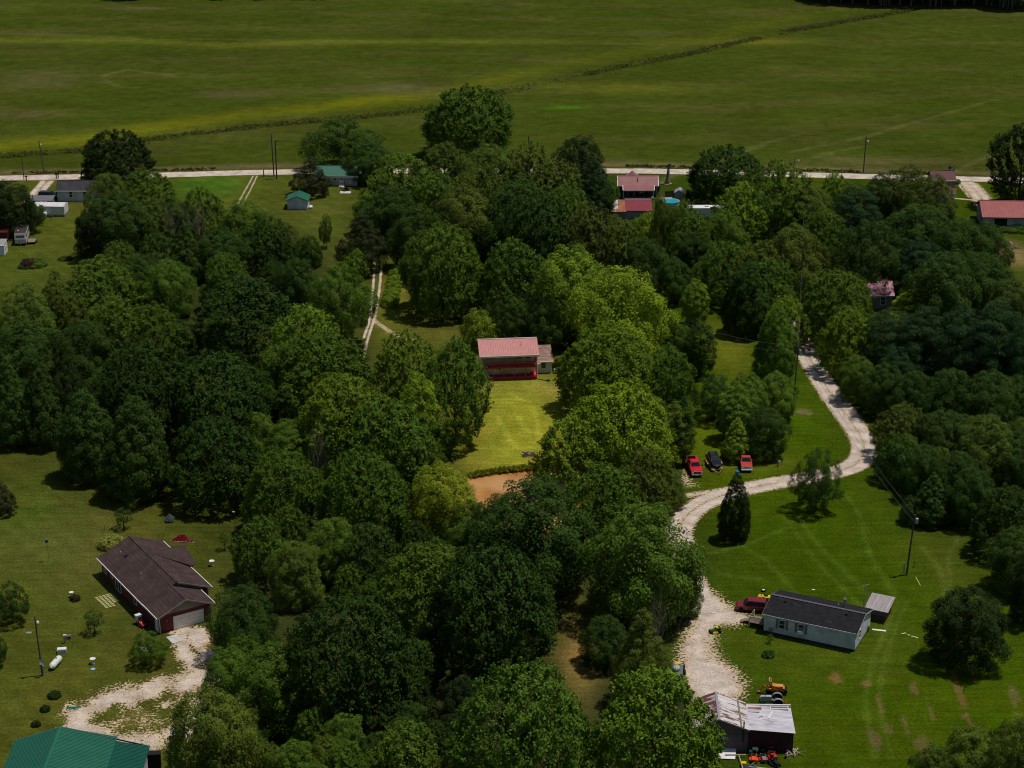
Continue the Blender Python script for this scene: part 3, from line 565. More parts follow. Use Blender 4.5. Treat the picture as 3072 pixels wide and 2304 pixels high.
TREES = '''
255|282|392|128|big|K|tall near-black tree at the left end of the public road, standing above its neighbours
735|250|366|140|open|D|spreading open-crowned tree with a bare trunk across the road behind the green-roofed white house
800|305|392|96|clump|D|dark rounded tree just right of the spreading tree behind the green-roofed house
1018|186|335|168|big|M|giant round tree rising highest against the crop field, top centre
1567|318|428|140|big|D|dark rounded tree on the lawn right of the grey garden shed
2200|262|448|128|feather|K|tall black-green tree at the right edge overhanging the red barn roof
672|336|420|84|cedar|C|brown-green cedar in front of the white house with the green roof
22|390|502|120|clump|K|dark tree at the left edge beside the white trailer
76|438|484|44|open|D|little tree on a thin bare trunk below the white trailer
238|372|480|88|clump|O|olive tree directly below the tall near-black roadside tree
316|366|462|112|mid|M|broad green tree below the road, right of the tall near-black tree
262|412|548|120|clump|D|dark tree right of the white trailer at the edge of the left lawn
214|440|556|84|clump|K|black-green tree at the inner edge of the left lawn
335|425|530|92|mid|O|dull olive tree with dead branches beside it in the left wood
437|402|520|86|mid|M|round green tree at the north edge of the left wood, below the green verge
385|430|520|70|clump|D|dark tree between the two bare-branched trees in the left wood
292|455|535|56|dead|-|leafless pale tree in the upper left wood, leftmost of the dead ones
372|452|545|60|dead|-|leafless pale tree in the middle of the upper left wood
432|444|535|88|dead|-|widest leafless pale tree in the left wood under the round green one
532|432|540|112|clump|M|broad tree left of the white shed with the green roof
585|468|580|96|mid|D|dark tree just below the white shed with the green roof
618|482|575|60|clump|W|brownish tree below the white garden shed
668|508|578|52|clump|D|small dark tree on the lawn below the cedar
784|452|585|104|cedar|C|large dark evergreen at the end of the lawn below the green-roofed house
705|460|535|26|open|M|thin sparse tree at the left foot of the large dark evergreen
772|536|598|56|mid|L|small bright tree where the two-track lane leaves the wood
405|476|610|84|cone|D|pointed dark green tree in the left wood below the leafless trees
480|492|600|96|clump|D|dark tree right of the pointed one in the left wood
345|500|620|90|mid|D|dark green tree left of the pointed one in the left wood
262|520|640|92|mid|O|olive tree at the lower edge of the left lawn
535|597|778|188|feather|D|large feathery dark maple left of the two-track lane
646|556|706|92|clump|D|round black-green tree left of the open tree by the lane
738|566|742|126|open|M|loose open tree overhanging the left side of the two-track lane
490|545|680|96|mid|M|mid green tree above the large feathery dark maple
430|520|650|66|clump|D|narrow dark tree wedged above the feathery maple
368|560|690|96|clump|M|green tree right of the small lawn corner in the left wood
222|556|700|150|mid|M|broad green tree near the bottom of the left lawn
300|548|680|80|clump|D|dark tree behind the broad green tree below the left lawn
125|575|668|62|cedar|O|small evergreen at the bottom corner of the left lawn
60|614|778|116|clump|O|olive-yellow tree at the left edge below the lawn
160|632|745|80|mid|O|olive tree right of the olive-yellow one at the left edge
255|640|800|130|mid|M|green tree in the middle of the left wood
340|655|800|110|mid|M|green tree left of the small bright grass gap
395|690|815|80|clump|D|small dark tree beside the bright grass gap in the left wood
190|690|830|120|clump|D|dark tree below the green trees of the left wood
62|690|830|130|clump|D|dark tree at the left edge of the wood
12|660|800|90|clump|O|dull green tree cut by the left edge of the wood
30|770|960|92|cone|D|conical dark tree at the left edge above the lawn
98|768|958|96|cone|D|second conical dark tree from the left edge above the lawn
160|790|945|80|clump|K|shadowed tree behind the pair of conical trees
325|737|945|190|big|D|very broad dark maple above the lawn trees
478|762|960|190|big|D|very broad dark maple right of its twin above the lawn
240|790|930|100|clump|D|dark tree tucked left of the broad dark maples
194|838|1032|124|pyramid|D|left one of the two conical trees standing on the left lawn
302|853|1070|138|pyramid|D|right one of the two conical trees standing on the left lawn
473|905|1082|170|big|D|round dark tree casting a round shadow on the left lawn
560|890|1010|80|clump|M|green tree between the round dark lawn tree and the wood
665|656|835|138|mid|L|bright green tree in the centre-left wood near the fork of the lane
700|722|900|200|big|M|broad feathered tree in the centre-left wood
610|740|905|110|mid|M|mid green tree left of the broad feathered tree
560|800|950|90|clump|D|dark tree right of the broad dark maples
875|714|900|128|mid|L|light green tree between the lane fork and the pink-roofed house
985|727|962|138|feather|M|tall feathery tree beside the left corner of the pink-roofed house
740|812|1015|190|big|L|broad light green tree in the centre-left wood
905|800|1000|86|oval|X|narrow bright tree at the left edge of the house lawn
832|866|1040|184|big|M|broad tree left of the house lawn
945|862|1000|30|dead|-|grey dead snag with branches reaching over the left edge of the house lawn
628|905|1030|90|pine|M|sparse layered tree left of the broad light green tree
688|925|1075|70|dead|-|bare purple-grey tree among the greens left of centre
958|484|705|160|big|M|large dark green maple right of the clipped hedge
1108|516|745|136|mid|M|green tree behind the pink-roofed house, left of the bright group
1232|532|762|156|clump|L|light green clumpy tree behind the pink-roofed house
1340|573|790|186|clump|X|bright green tree, brightest of those right of the pink-roofed house
1036|668|752|66|shrub|L|small leafy tree just behind the left end of the pink roof
1170|600|748|90|clump|D|dark tree behind the right end of the pink roof
1290|640|780|90|clump|M|green tree between the house and the brightest tree
868|330|480|150|mid|M|green tree right of the road-crossing group in the top wood
962|306|420|108|mid|O|olive-green tree at the foot of the giant round tree
1060|310|440|120|clump|O|olive tree right of the giant round tree's foot
1142|306|440|112|mid|O|olive-brown tree at the top edge of the wood by the field
1252|292|428|100|clump|K|dark tree at the top right corner of the central wood
1282|335|470|86|cedar|P|blue-black evergreen at the right edge of the central wood
1200|345|490|130|mid|O|dull green tree left of the blue-black evergreen
1045|352|530|132|mid|O|olive tree in the upper central wood below the giant tree
950|368|530|120|mid|M|green tree in the upper central wood
848|400|530|110|clump|D|dark tree in the upper left of the central wood
800|410|505|60|oval|M|light narrow tree beside the green-roofed house
905|440|600|110|clump|D|dark tree right of the large dark evergreen
1000|400|560|130|clump|O|olive tree with a yellowish top in the central wood
1010|372|500|70|mid|Y|yellow-topped tree in the upper central wood
1120|385|560|140|clump|D|dark tree in the heart of the central wood
1220|400|560|116|mid|M|green tree in the central wood above the brown-green one
1298|385|470|66|clump|D|dark tree touching the left side of the red-roofed porch house
1392|462|540|56|shrub|L|bright bush below the rusty outbuilding
1270|440|620|126|mid|W|brown-green tree in the central wood
1160|420|600|150|big|D|broad dark tree in the central wood
1060|450|590|90|clump|M|green tree above the large hedge maple
1345|475|640|110|mid|O|dull olive tree right of the brown-green tree
1322|462|560|60|clump|O|olive tree in front of the rusty outbuilding's left end
1440|446|582|66|clump|D|dark round tree below the swimming pool
1425|418|560|44|open|O|willowy tree overhanging the left end of the swimming pool
1478|426|560|60|open|O|willowy tree right of the swimming pool
1495|455|600|96|mid|M|green tree between the pool and the white camper
1560|452|610|110|clump|M|green tree below the white camper roof
1600|392|545|110|mid|L|light green tree right of the white camper roof
1678|345|520|146|mid|M|broad green tree in the wood by the road, right side
1640|400|560|100|clump|M|clumpy tree below the broad roadside tree
1745|400|560|100|clump|O|olive tree left of the dark pines
1388|512|660|96|clump|D|dark tree above the small brown bare patch
1452|555|712|76|clump|D|dark tree left of the small light one beyond the bright tree
1500|600|705|52|oval|L|small light green tree on the grass right of the brightest tree
1570|520|690|104|mid|M|green tree in the right wood above the mown strip
1640|520|700|118|mid|O|olive tree in the right wood above the mown strip
1672|655|822|84|pyramid|M|green tree at the lower right end of the mown strip
1612|560|722|88|pyramid|D|dark tree at the far end of the mown strip
1632|600|765|84|clump|D|dark tree at the right side of the mown strip
1190|640|752|90|open|D|dark open tree shading the ground behind the pink-roofed house
1100|640|742|80|open|D|thin dark tree at the back of the pink-roofed house
1500|500|640|80|clump|D|dark tree in the upper right wood
1708|482|670|136|clump|O|large olive tree in the right wood
1778|450|620|80|mid|M|green tree left of the open tree in the right wood
1800|372|440|56|mid|L|light green tree beside the road, right part
1842|392|520|100|pine|P|blue-green pine near the road, left of the brown tree
1895|368|480|58|pine|P|pointed blue-green pine rising beside the brown tree
1956|358|500|100|clump|W|brown-green tree in front of the road, right part
2010|378|520|96|clump|W|brown-green tree left of the small brown-roofed house
1980|440|570|150|clump|D|dark broad tree below the brown-green trees
1870|470|645|128|open|D|open dark tree with visible limbs in the right wood
1978|505|650|100|pine|P|blue-black pine right of the open dark tree
2065|470|620|120|clump|D|broad dark tree in the top right wood, second tree left of the red barn
2125|478|600|96|clump|D|dark tree left of the red barn
2030|540|720|140|clump|D|dark tree above the blue-green pines
2110|545|700|120|clump|D|dark tree below the red barn
2180|600|760|100|clump|W|brownish tree at the right edge below the bare earth
1656|556|780|114|mid|M|green tree at the left side of the lane in the right wood
1696|640|800|90|mid|L|light green tree at the left side of the lane with the power pole
1668|690|800|60|clump|M|green tree at the end of the mown strip
1800|584|742|150|big|M|big round tree hiding the lane, left of the magenta roof
1830|664|815|112|mid|L|light green tree standing right of the lane below the big round tree
1988|585|722|84|clump|O|olive tree right of the magenta-roofed house
1962|625|705|70|oval|X|bright small tree right of the magenta-roofed house
1922|672|735|50|shrub|X|bright yellow-green bush below the magenta-roofed house
2040|652|725|54|shrub|X|bright bush above the blue-green pines
1918|660|822|110|pine|P|blue-green pine, leftmost of the dense pine group
1990|655|838|120|pine|P|blue-green pine, second from the left in the dense group
2062|650|848|124|pine|P|blue-green pine in the middle of the dense group
2140|640|860|134|pine|P|largest blue-green pine, near the right edge
2200|680|880|90|pine|P|blue-green pine cut by the right edge
1930|745|880|80|pine|P|smaller dark pine in front of the dense pine group
1850|770|885|76|clump|M|green tree at the right bank of the lane
1905|785|915|90|clump|D|dark tree beside the lane above the gravel bend
1970|800|930|96|clump|D|dark tree in the scrub right of the gravel bend
2045|795|950|110|clump|D|dark tree in the scrub below the pines
2130|800|960|120|clump|D|dark scrub tree under the largest pine
2195|810|990|90|clump|D|dark scrub tree at the right edge
1945|872|990|110|mid|O|olive scrub tree right of the gravel bend
2030|885|1010|110|clump|D|dark scrub tree in the middle of the right thicket
2120|895|1040|120|clump|O|olive scrub tree in the right thicket
2195|930|1090|100|clump|D|dark scrub tree low at the right edge
1935|940|1040|80|shrub|D|low dark bush at the edge of the grass beside the gravel bend
1990|960|1075|96|clump|D|dark tree at the grass edge below the gravel bend
2065|975|1110|110|clump|D|dark tree in the lower right thicket
2010|1020|1128|86|cone|D|pointed tree behind the power pole on the right grass
2090|1010|1140|100|clump|D|dark tree right of the power pole
2160|1050|1200|120|mid|D|dark tree in the lower right corner of the thicket
2190|1140|1280|110|clump|D|dark tree overhanging the grass at the right edge
2215|1200|1345|80|clump|K|black-green tree lowest on the right edge
1968|1075|1130|44|shrub|D|small dark bush beside the power pole
2085|1272|1432|158|clump|K|lone broad dark tree on the grass right of the mobile home
1762|970|1104|90|open|D|lone young upright tree below the gravel bend
1586|1022|1166|66|pyramid|K|dark narrow tree on the grass inside the gravel loop
2095|1572|1720|150|open|O|loose olive tree at the bottom right corner
2190|1545|1740|130|open|O|loose olive tree in the very bottom right corner
2012|1608|1720|90|clump|O|small olive tree left of the bottom right corner
1312|710|888|186|big|L|light green tree right of the pink-roofed house
1345|832|1035|206|big|X|large yellow-green tree with feathered crown right of the house lawn
1234|900|1062|158|mid|L|bright feathered tree at the lower right of the house lawn
1440|745|905|96|mid|M|green tree between the light tree and the mown strip
1470|700|850|70|clump|M|green tree at the left edge of the mown strip
1510|688|812|66|oval|D|dark oval tree on the mown strip
1455|862|1010|44|slim|O|thin sparse tree behind the pickup trucks
1476|850|1006|38|slim|D|tall thin tree above the red pickup
1400|850|1010|60|clump|M|small green tree behind the large yellow-green tree
1542|806|905|92|open|D|dark tree with bare trunks in the grove above the vehicles
1612|806|940|90|clump|M|green tree in the grove above the vehicles
1585|830|950|70|oval|M|narrow green tree in the grove above the vehicles
1672|802|945|84|clump|M|green tree at the right end of the grove above the vehicles
1590|900|992|62|cone|L|light conical tree standing between the dark car and the old red pickup
1650|880|985|96|clump|D|dark rounded tree behind the old red pickup
612|972|1180|156|big|M|broad feathered tree left of centre at the lawn edge
790|978|1185|178|big|M|broad green tree below the centre-left wood
952|1003|1190|140|clump|Y|golden-green tree beside the muddy pond
900|930|1090|100|mid|M|green tree at the bottom left corner of the house lawn
1155|1030|1290|228|clump|D|wide dark tree in front of the muddy pond
1018|1082|1205|105|clump|M|green tree at the left bank of the muddy pond
1085|1068|1235|130|clump|D|dark tree filling the near bank of the muddy pond
1300|1000|1180|150|mid|M|green tree right of the muddy pond
1395|968|1120|120|mid|O|olive tree left of the parked pickups
1440|1010|1125|70|clump|O|olive tree touching the gravel loop's left bend
1385|1086|1375|214|clump|M|large tree against the left side of the gravel loop
1468|1180|1330|70|clump|M|tree leaning over the gravel where the loop meets the yard
1480|1260|1400|60|clump|M|small tree at the left edge of the gravel yard
1065|1186|1440|248|big|D|very large dark tree left of the shaded clearing
930|1180|1390|210|big|M|large tree left of the very large dark one
800|1130|1290|120|mid|D|dark tree in the lower centre wood
720|1120|1290|110|clump|M|green tree in the lower centre wood
570|1115|1320|112|mid|M|green tree right of the brick house
640|1170|1380|110|clump|O|olive tree in the lower centre wood
530|1266|1450|130|clump|D|dark tree beside the brick garage
770|1286|1600|246|big|D|huge dark maple at the bottom, right of the brick house's drive
600|1392|1610|150|clump|M|tree in front of the huge dark maple, left side
500|1400|1560|110|clump|M|tree at the right edge of the house drive
460|1490|1720|180|clump|O|olive-green tree at the bottom beside the gravel circle
1132|1440|1760|280|big|M|huge feathered tree at the bottom centre
1408|1442|1750|250|mid|L|large bright green tree beside the rusty barn
1385|1305|1530|130|cedar|O|olive evergreen with bare twigs above it beside the gravel yard
1420|1290|1480|110|dead|-|bare purple-brown tree behind the olive evergreen beside the yard
1305|1330|1500|90|clump|D|dark tree on the right edge of the shaded clearing
1490|1575|1760|150|mid|L|green tree in front of the rusty barn's left corner
880|1562|1740|150|mid|M|round tree at the bottom edge, right of the huge dark maple
745|1600|1750|90|mid|M|pointed small tree at the bottom edge
985|1625|1750|110|clump|O|low olive tree at the bottom edge near the centre
640|1600|1760|110|clump|M|tree at the bottom edge below the huge dark maple
28|1256|1345|64|open|D|small tree on the lawn at the left edge
2|1370|1440|30|open|D|dark shrub tree cut by the left edge beside the power pole
8|1035|1110|60|cedar|C|dark evergreen cut by the left edge of the lawn
268|1096|1142|32|sapling|D|staked young tree above the yellow-green grass clump
486|1145|1188|18|sapling|M|slim young tree beside the lamp post
205|1315|1368|34|sapling|D|sparse young conifer left of the brick house
322|1365|1435|70|open|M|small tree over the white bench by the house drive
'''
for ln in TREES.strip().split('\n'):
    a = ln.split('|'); tree_at(float(a[0]), float(a[1]), float(a[2]), float(a[3]), a[4], a[5], a[6])
# fill: smaller trees crowding the gaps of each wood, told apart by nothing in the photograph
FILLS = [
 ([(200,520),(620,520),(700,600),(760,720),(600,900),(560,960),(420,900),(20,920),(0,720),(150,650)], 'clump', 'DDM', 14, 105, 'dark small tree crowded among its kind in the left wood', 'small trees crowded in the left wood'),
 ([(790,420),(1000,380),(1320,420),(1400,520),(1680,540),(1600,640),(1520,640),(1360,560),(1100,590),(860,560)], 'mid', 'DMO', 14, 95, 'small tree crowded among its kind in the central wood', 'small trees crowded in the central wood'),
 ([(1640,500),(2120,520),(2212,640),(2212,900),(1900,880),(1780,700),(1700,600)], 'clump', 'DDK', 12, 100, 'dark small tree crowded among its kind in the right wood', 'small trees crowded in the right wood'),
 ([(1900,880),(2212,880),(2212,1240),(2130,1160),(1960,1050)], 'clump', 'DDO', 12, 80, 'dark scrubby tree packed in the thicket right of the gravel bend', 'scrub trees in the right thicket'),
 ([(560,860),(900,860),(960,1000),(900,1130),(1000,1200),(1250,1180),(1400,1100),(1400,1240),(1100,1300),(900,1400),(560,1330),(560,1000)], 'mid', 'DMM', 24, 100, 'small tree crowded among its kind in the middle wood', 'small trees crowded in the middle wood'),
 ([(930,1440),(1010,1560),(1000,1660),(900,1640),(880,1500)], 'clump', 'DKD', 7, 0, 'small shaded tree between the two huge trees at the bottom', 'small shaded trees at the bottom centre'),
 ([(560,1420),(700,1560),(980,1560),(1000,1700),(400,1700),(450,1560)], 'clump', 'DMO', 16, 90, 'small tree crowded among its kind along the bottom edge', 'small trees along the bottom edge'),
]
rgf = random.Random(99)
CLEAR = [[at(*p) for p in q] for q in ([(1835,600),(1945,600),(1945,790),(1850,790)],[(1320,400),(1520,400),(1560,520),(1340,560)],[(1500,680),(1600,640),(1730,820),(1520,830)],[(1195,1330),(1300,1330),(1300,1530),(1230,1560)],[(740,540),(880,540),(900,760),(740,800)],[(1690,690),(1800,690),(1960,960),(1780,960)])]
for poly, kd, tns, nmax, hi, lab, grp in FILLS:
    P = [at(*p) for p in poly]; xs = [p[0] for p in P]; ys = [p[1] for p in P]; cnt = 0
    for _ in range(900):
        x = rgf.uniform(min(xs), max(xs)); y = rgf.uniform(min(ys), max(ys))
        if not inpoly(np.array([x]), np.array([y]), P)[0]: continue
        W = rgf.uniform(3.6, 6.0)
        if any(math.hypot(x-a, y-b) < (r+W/2)*0.62 for a, b, r in PLACED): continue
        if inpoly(np.array([x]), np.array([y]), POND)[0] or any(inpoly(np.array([x]), np.array([y]), q)[0] for q in CLEAR): continue
        PLACED.append((x, y, W/2)); cnt += 1
        place_tree(x, y, W, W*rgf.uniform(1.05, 1.45), kd if rgf.random() < .6 else 'mid', rgf.choice(tns), lab, grp)
        if cnt >= nmax: break
print('TREES', _tn[0])
# ------------------------------------------------------------------ buildings
PINKROOF = mat('pink_red_metal_roof', (0.58, 0.245, 0.225), 0.45, 0.12, 0.7, spec=0.4)
GREENROOF = mat('green_metal_roof', (0.018, 0.135, 0.080), 0.4, 0.12, 0.5, spec=0.5)
DGREENROOF = mat('deep_green_metal_roof', (0.004, 0.085, 0.055), 0.4, 0.12, 0.5, spec=0.5)
MAROONROOF = mat('maroon_metal_roof', (0.24, 0.035, 0.045), 0.45, 0.15, 0.8, spec=0.4)
BARNRED = mat('red_barn_roof_metal', (0.34, 0.075, 0.075), 0.5, 0.15, 0.5)
DUSTYRED = mat('dusty_red_roof', (0.30, 0.115, 0.115), 0.5, 0.15, 0.6)
MAGENTA = mat('magenta_metal_roof', (0.28, 0.035, 0.10), 0.4, 0.1, 0.6)
BROWNSH = courses('brown_shingles', (0.072, 0.045, 0.042), (0.05, 0.032, 0.03), 0.24, var=0.22, brick=0.9)
TANSH = courses('tan_shingles', (0.38, 0.24, 0.19), (0.2, 0.13, 0.1), 0.2)
BLACKSH = mat('black_shingles', (0.013, 0.012, 0.016), 0.9, 0.5, 1.4, col2=(0.028,0.027,0.031), thr=0.60)
GREYSH = courses('grey_shingles', (0.075, 0.068, 0.080), (0.04, 0.036, 0.04), 0.2)
BRICK = courses('red_brick', (0.20, 0.030, 0.035), (0.13, 0.085, 0.08), 0.075, brick=0.22)
SIDW = courses('white_siding', (0.60, 0.60, 0.62), (0.36, 0.36, 0.38), 0.14, brick=9, var=0.04)
SIDB = courses('blue_grey_siding', (0.66, 0.70, 0.76), (0.42, 0.46, 0.5), 0.14, brick=9, var=0.04)
SIDG = courses('grey_beige_siding', (0.74, 0.69, 0.66), (0.5, 0.46, 0.44), 0.14, brick=9, var=0.04)
SIDT = courses('taupe_siding', (0.30, 0.26, 0.22), (0.2, 0.17, 0.15), 0.15, brick=9, var=0.04)
SIDN = courses('dark_blue_siding', (0.065, 0.105, 0.16), (0.03, 0.05, 0.08), 0.16, brick=9, var=0.05)
GREYT = courses('grey_tan_wall', (0.34, 0.35, 0.33), (0.22, 0.22, 0.21), 0.2, brick=9, var=0.05)
BLOCK = courses('grey_blocks', (0.3, 0.3, 0.32), (0.2, 0.2, 0.2), 0.2)
DECKRED = mat('red_deck_paint', (0.36, 0.028, 0.042), 0.6, 0.2, 1.5)
POSTRED = mat('red_post_paint', (0.45, 0.09, 0.085), 0.6, 0.2, 2)
GREYBARN = mat('purple_grey_barn_wall', (0.135, 0.105, 0.115), 0.8, 0.3, 0.8, stretch=(1,1,.25))
MAROONWALL = mat('dark_maroon_wall', (0.045, 0.018, 0.024), 0.7, 0.25, 0.8, stretch=(1,1,.25))
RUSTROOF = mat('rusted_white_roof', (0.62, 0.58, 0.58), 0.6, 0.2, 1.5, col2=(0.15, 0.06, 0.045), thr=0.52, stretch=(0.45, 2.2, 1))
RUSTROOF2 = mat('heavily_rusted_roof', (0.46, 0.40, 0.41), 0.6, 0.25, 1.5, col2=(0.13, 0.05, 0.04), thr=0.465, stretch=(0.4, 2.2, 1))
WORNROOF = mat('worn_white_flat_roof', (0.58, 0.55, 0.60), 0.65, 0.25, 1.2, col2=(0.36, 0.33, 0.38), thr=0.55, stretch=(0.5, 2, 1))
RUST = mat('rusted_sheet', (0.36, 0.13, 0.07), 0.8, 0.4, 1.2, col2=(0.6,0.5,0.45), thr=0.6)
GREYROOF = mat('grey_sheet_roof', (0.40, 0.36, 0.36), 0.6, 0.3, 0.8, stretch=(3,0.3,1), col2=(0.28,0.25,0.25), thr=0.52)
SHUTTER = mat('grey_shutter', (0.16, 0.19, 0.22), 0.7, 0.1, 2)
DARKROOF = mat('dark_rubber_roof', (0.05, 0.03, 0.035), 0.8, 0.3, 1)

def window(par, side, u, z, w_, h, L, W, name='window', fr=0.09, frm=None, mull=True):
    """window on a wall of the box L x W; u along the wall, z bottom"""
    frm = frm or TRIM
    M = {'f': Matrix.Translation((u, -W/2, 0)), 'b': Matrix.Translation((-u, W/2, 0)) @ Matrix.Rotation(math.pi, 4, 'Z'),
         'l': Matrix.Translation((-L/2, -u, 0)) @ Matrix.Rotation(-math.pi/2, 4, 'Z'), 'r': Matrix.Translation((L/2, u, 0)) @ Matrix.Rotation(math.pi/2, 4, 'Z')}[side]
    a = MB(); a.M = M; y0, y1 = -0.07, -0.004
    a.box(-w_/2-fr, w_/2+fr, y0, y1, z-fr, z, 0); a.box(-w_/2-fr, w_/2+fr, y0, y1, z+h, z+h+fr, 0)
    a.box(-w_/2-fr, -w_/2, y0, y1, z, z+h, 0); a.box(w_/2, w_/2+fr, y0, y1, z, z+h, 0)
    if mull: a.box(-w_/2, w_/2, y0+.02, y1, z+h/2-.03, z+h/2+.03, 0)
    o = a.build(name, frm, par)
    g = MB(); g.M = M; g.box(-w_/2, w_/2, -0.03, -0.006, z, z+h); g.build('pane', GLASS, o); return o
def door(par, side, u, w_, h, L, W, m=None, z=0.0, glass=False, name='door'):
    M = {'f': Matrix.Translation((u, -W/2, 0)), 'b': Matrix.Translation((-u, W/2, 0)) @ Matrix.Rotation(math.pi, 4, 'Z'),
         'l': Matrix.Translation((-L/2, -u, 0)) @ Matrix.Rotation(-math.pi/2, 4, 'Z'), 'r': Matrix.Translation((L/2, u, 0)) @ Matrix.Rotation(math.pi/2, 4, 'Z')}[side]
    a = MB(); a.M = M; a.box(-w_/2, w_/2, -0.06, -0.004, z, z+h); a.box(-w_/2-.09, -w_/2, -0.09, -0.004, z, z+h+.09); a.box(w_/2, w_/2+.09, -0.09, -0.004, z, z+h+.09); a.box(-w_/2, w_/2, -0.09, -0.004, z+h, z+h+.09)
    o = a.build(name, m or TRIM, par)
    b = MB(); b.M = M; b.box(w_/2-.16, w_/2-.1, -.11, -.061, z+.95, z+1.05); b.build('handle', STEEL, o)
    if glass: g = MB(); g.M = M; g.box(-w_/2+.2, w_/2-.2, -0.075, -0.061, z+h*.5, z+h-.2); g.build('pane', GLASS, o)
    return o
def walls(par, L, W, eave, ridge, m, off=0.0, gable=True, name='wall', z0=0.0, ins=0.03):
    """body of a gabled box, ridge along x; ridge offset in y by off"""
    l, w_ = L/2, W/2; v = [(-l,-w_,z0),(l,-w_,z0),(l,w_,z0),(-l,w_,z0),(-l,-w_,eave),(l,-w_,eave),(l,w_,eave),(-l,w_,eave),(-l,off,ridge-ins),(l,off,ridge-ins)]
    return MB().add(v, [(0,1,5,4),(2,3,7,6),(1,2,6,9,5),(3,0,4,8,7),(4,5,9,8),(6,7,8,9),(0,3,2,1)]).build(name, m, par)
def roof(par, L, W, eave, ridge, m, ov=0.4, ovg=0.35, off=0.0, t=0.12, ribs=0.0, name='roof', fascia=True, cap=True, capm=None, sides=(1,1)):
    l = L/2+ovg; R_ = []
    for k, sgn in enumerate((-1, 1)):
        if not sides[k]: continue
        run = W/2 + sgn*(-off) if sgn > 0 else W/2+off
        sl_ = (ridge-eave)/run; ye = sgn*(W/2+ov); ze = eave - sl_*ov
        a = MB(); p = [(-l,ye,ze+t),(l,ye,ze+t),(l,off,ridge+t),(-l,off,ridge+t)]
        if sgn > 0: p = p[::-1]
        a.slab(p, t)
        if ribs:
            n = int(2*l/ribs)
            for i in range(n+1):
                x = -l + i*2*l/n; xa, xb = max(-l, x-.035), min(l, x+.035)
                q = [(xa,ye,ze+t+.05),(xb,ye,ze+t+.05),(xb,off,ridge+t+.05),(xa,off,ridge+t+.05)]
                a.slab(q if sgn < 0 else q[::-1], .048)
        o = a.build(name, m, par); R_.append(o)
        if fascia:
            MB().box(-l-.01, l+.01, ye-.10 if sgn<0 else ye, ye if sgn<0 else ye+.10, ze-.06, ze+t+.015).build('gutter', TRIM, par)
    if cap: MB().box(-l-.01, l+.01, off-.16, off+.16, ridge+t-.05, ridge+t+.045).build('ridge_cap', capm or m, par)
    return R_
def vent(par, x, y, z, r=0.05, h=0.5, m=None): return MB().lathe([(r, -.3), (r, h), (r*.7, h)], 8, c=(x,y,z)).build('vent_pipe', m or TRIM, par)

# --- pink-roofed two-storey house in the middle
h = thing('house', 'two storey house with pink metal roof and red double deck amid the trees', 'house', -0.9, 360.3, 5.6)
L, W = 10.2, 5.4
walls(h, L, W+.6, 5.1, 6.3, SIDG)
roof(h, L, 9.0, 4.75, 6.45, PINKROOF, ov=0.0, ovg=0.45, ribs=0.45, capm=mat('pale_ridge', (0.62,0.5,0.47), 0.6))
MB().box(-L/2-.45, L/2+.45, -4.5, -4.44, 4.52, 4.78).build('fascia', TRIM, h)
vent(h, 2.4, -1.9, 5.8, 0.06, 0.9)
yd = -3.0; yo = -4.45
MB().box(-L/2, L/2, yo, yd-.02, 2.35, 2.62).build('upper_deck', DECKRED, h)
MB().box(-L/2, L/2, yo, yd-.02, 0.02, 0.62).build('lower_deck', DECKRED, h)
for i in range(6):
    x = -L/2+.08+i*(L-.16)/5
    MB().cbox(x, yo+.07, 0.62, .13, .13, 1.72).build('post', POSTRED, h); MB().cbox(x, yo+.07, 3.58, .12, .12, 1.05).build('post', POSTRED, h)
a = MB(); a.box(-L/2, L/2, yo+.02, yo+.12, 3.50, 3.58)
a.box(-L/2, L/2, yo+.02, yo+.12, 2.70, 2.76)
n = 62
for i in range(n): x = -L/2+.1+i*(L-.2)/(n-1); a.box(x-.035, x+.035, yo+.03, yo+.11, 2.76, 3.50)
for yy in (yo+.07,):
    a.box(L/2-.1, L/2, yo+.13, yd-.03, 3.50, 3.58)
a.build('railing', DECKRED, h)
for u in (1.9, 3.55): window(h, 'f', u, 3.65, 1.0, .75, L, W+.6, mull=False)
window(h, 'f', -1.75, 1.55, .62, .62, L, W+.6, mull=False)
door(h, 'f', -3.0, 1.7, 1.95, L, W+.6, m=SIDG, z=0.62)
MB().lathe([(.12,0.62),(.12,1.2),(.05,1.3)], 10, c=(.85,-3.25,0)).build('water_heater', WHITE, h)
a = MB(); a.tube([(L/2+.3,yo-.05,4.6),(L/2+.05,yo-.08,4.4),(L/2+.05,yo-.08,.1)], .07, 6); a.build('downspout', TRIM, h)
MB().tube([(L/2+.05,yo-.08,.12),(L/2+.9,yo-.6,.08),(L/2+1.9,yo-1.25,.07)], .06, 6).build('drain_hose', BLACK, h)
MB().add([(L/2-1.25,yo-.25,.66),(L/2+.02,yo-.25,.66),(L/2+.02,yd-.1,1.0),(L/2-1.0,yd-.1,1.0)], [(0,1,2,3)]).build('awning', mat('bright_red_cloth',(0.75,.03,.05),.6), h)
MB().box(L/2-.5, L/2-.05, yo+.15, yo+.2, 3.6, 4.4).build('hanging_cloth', mat('bright_red_cloth',(0.75,.03,.05),.6), h)
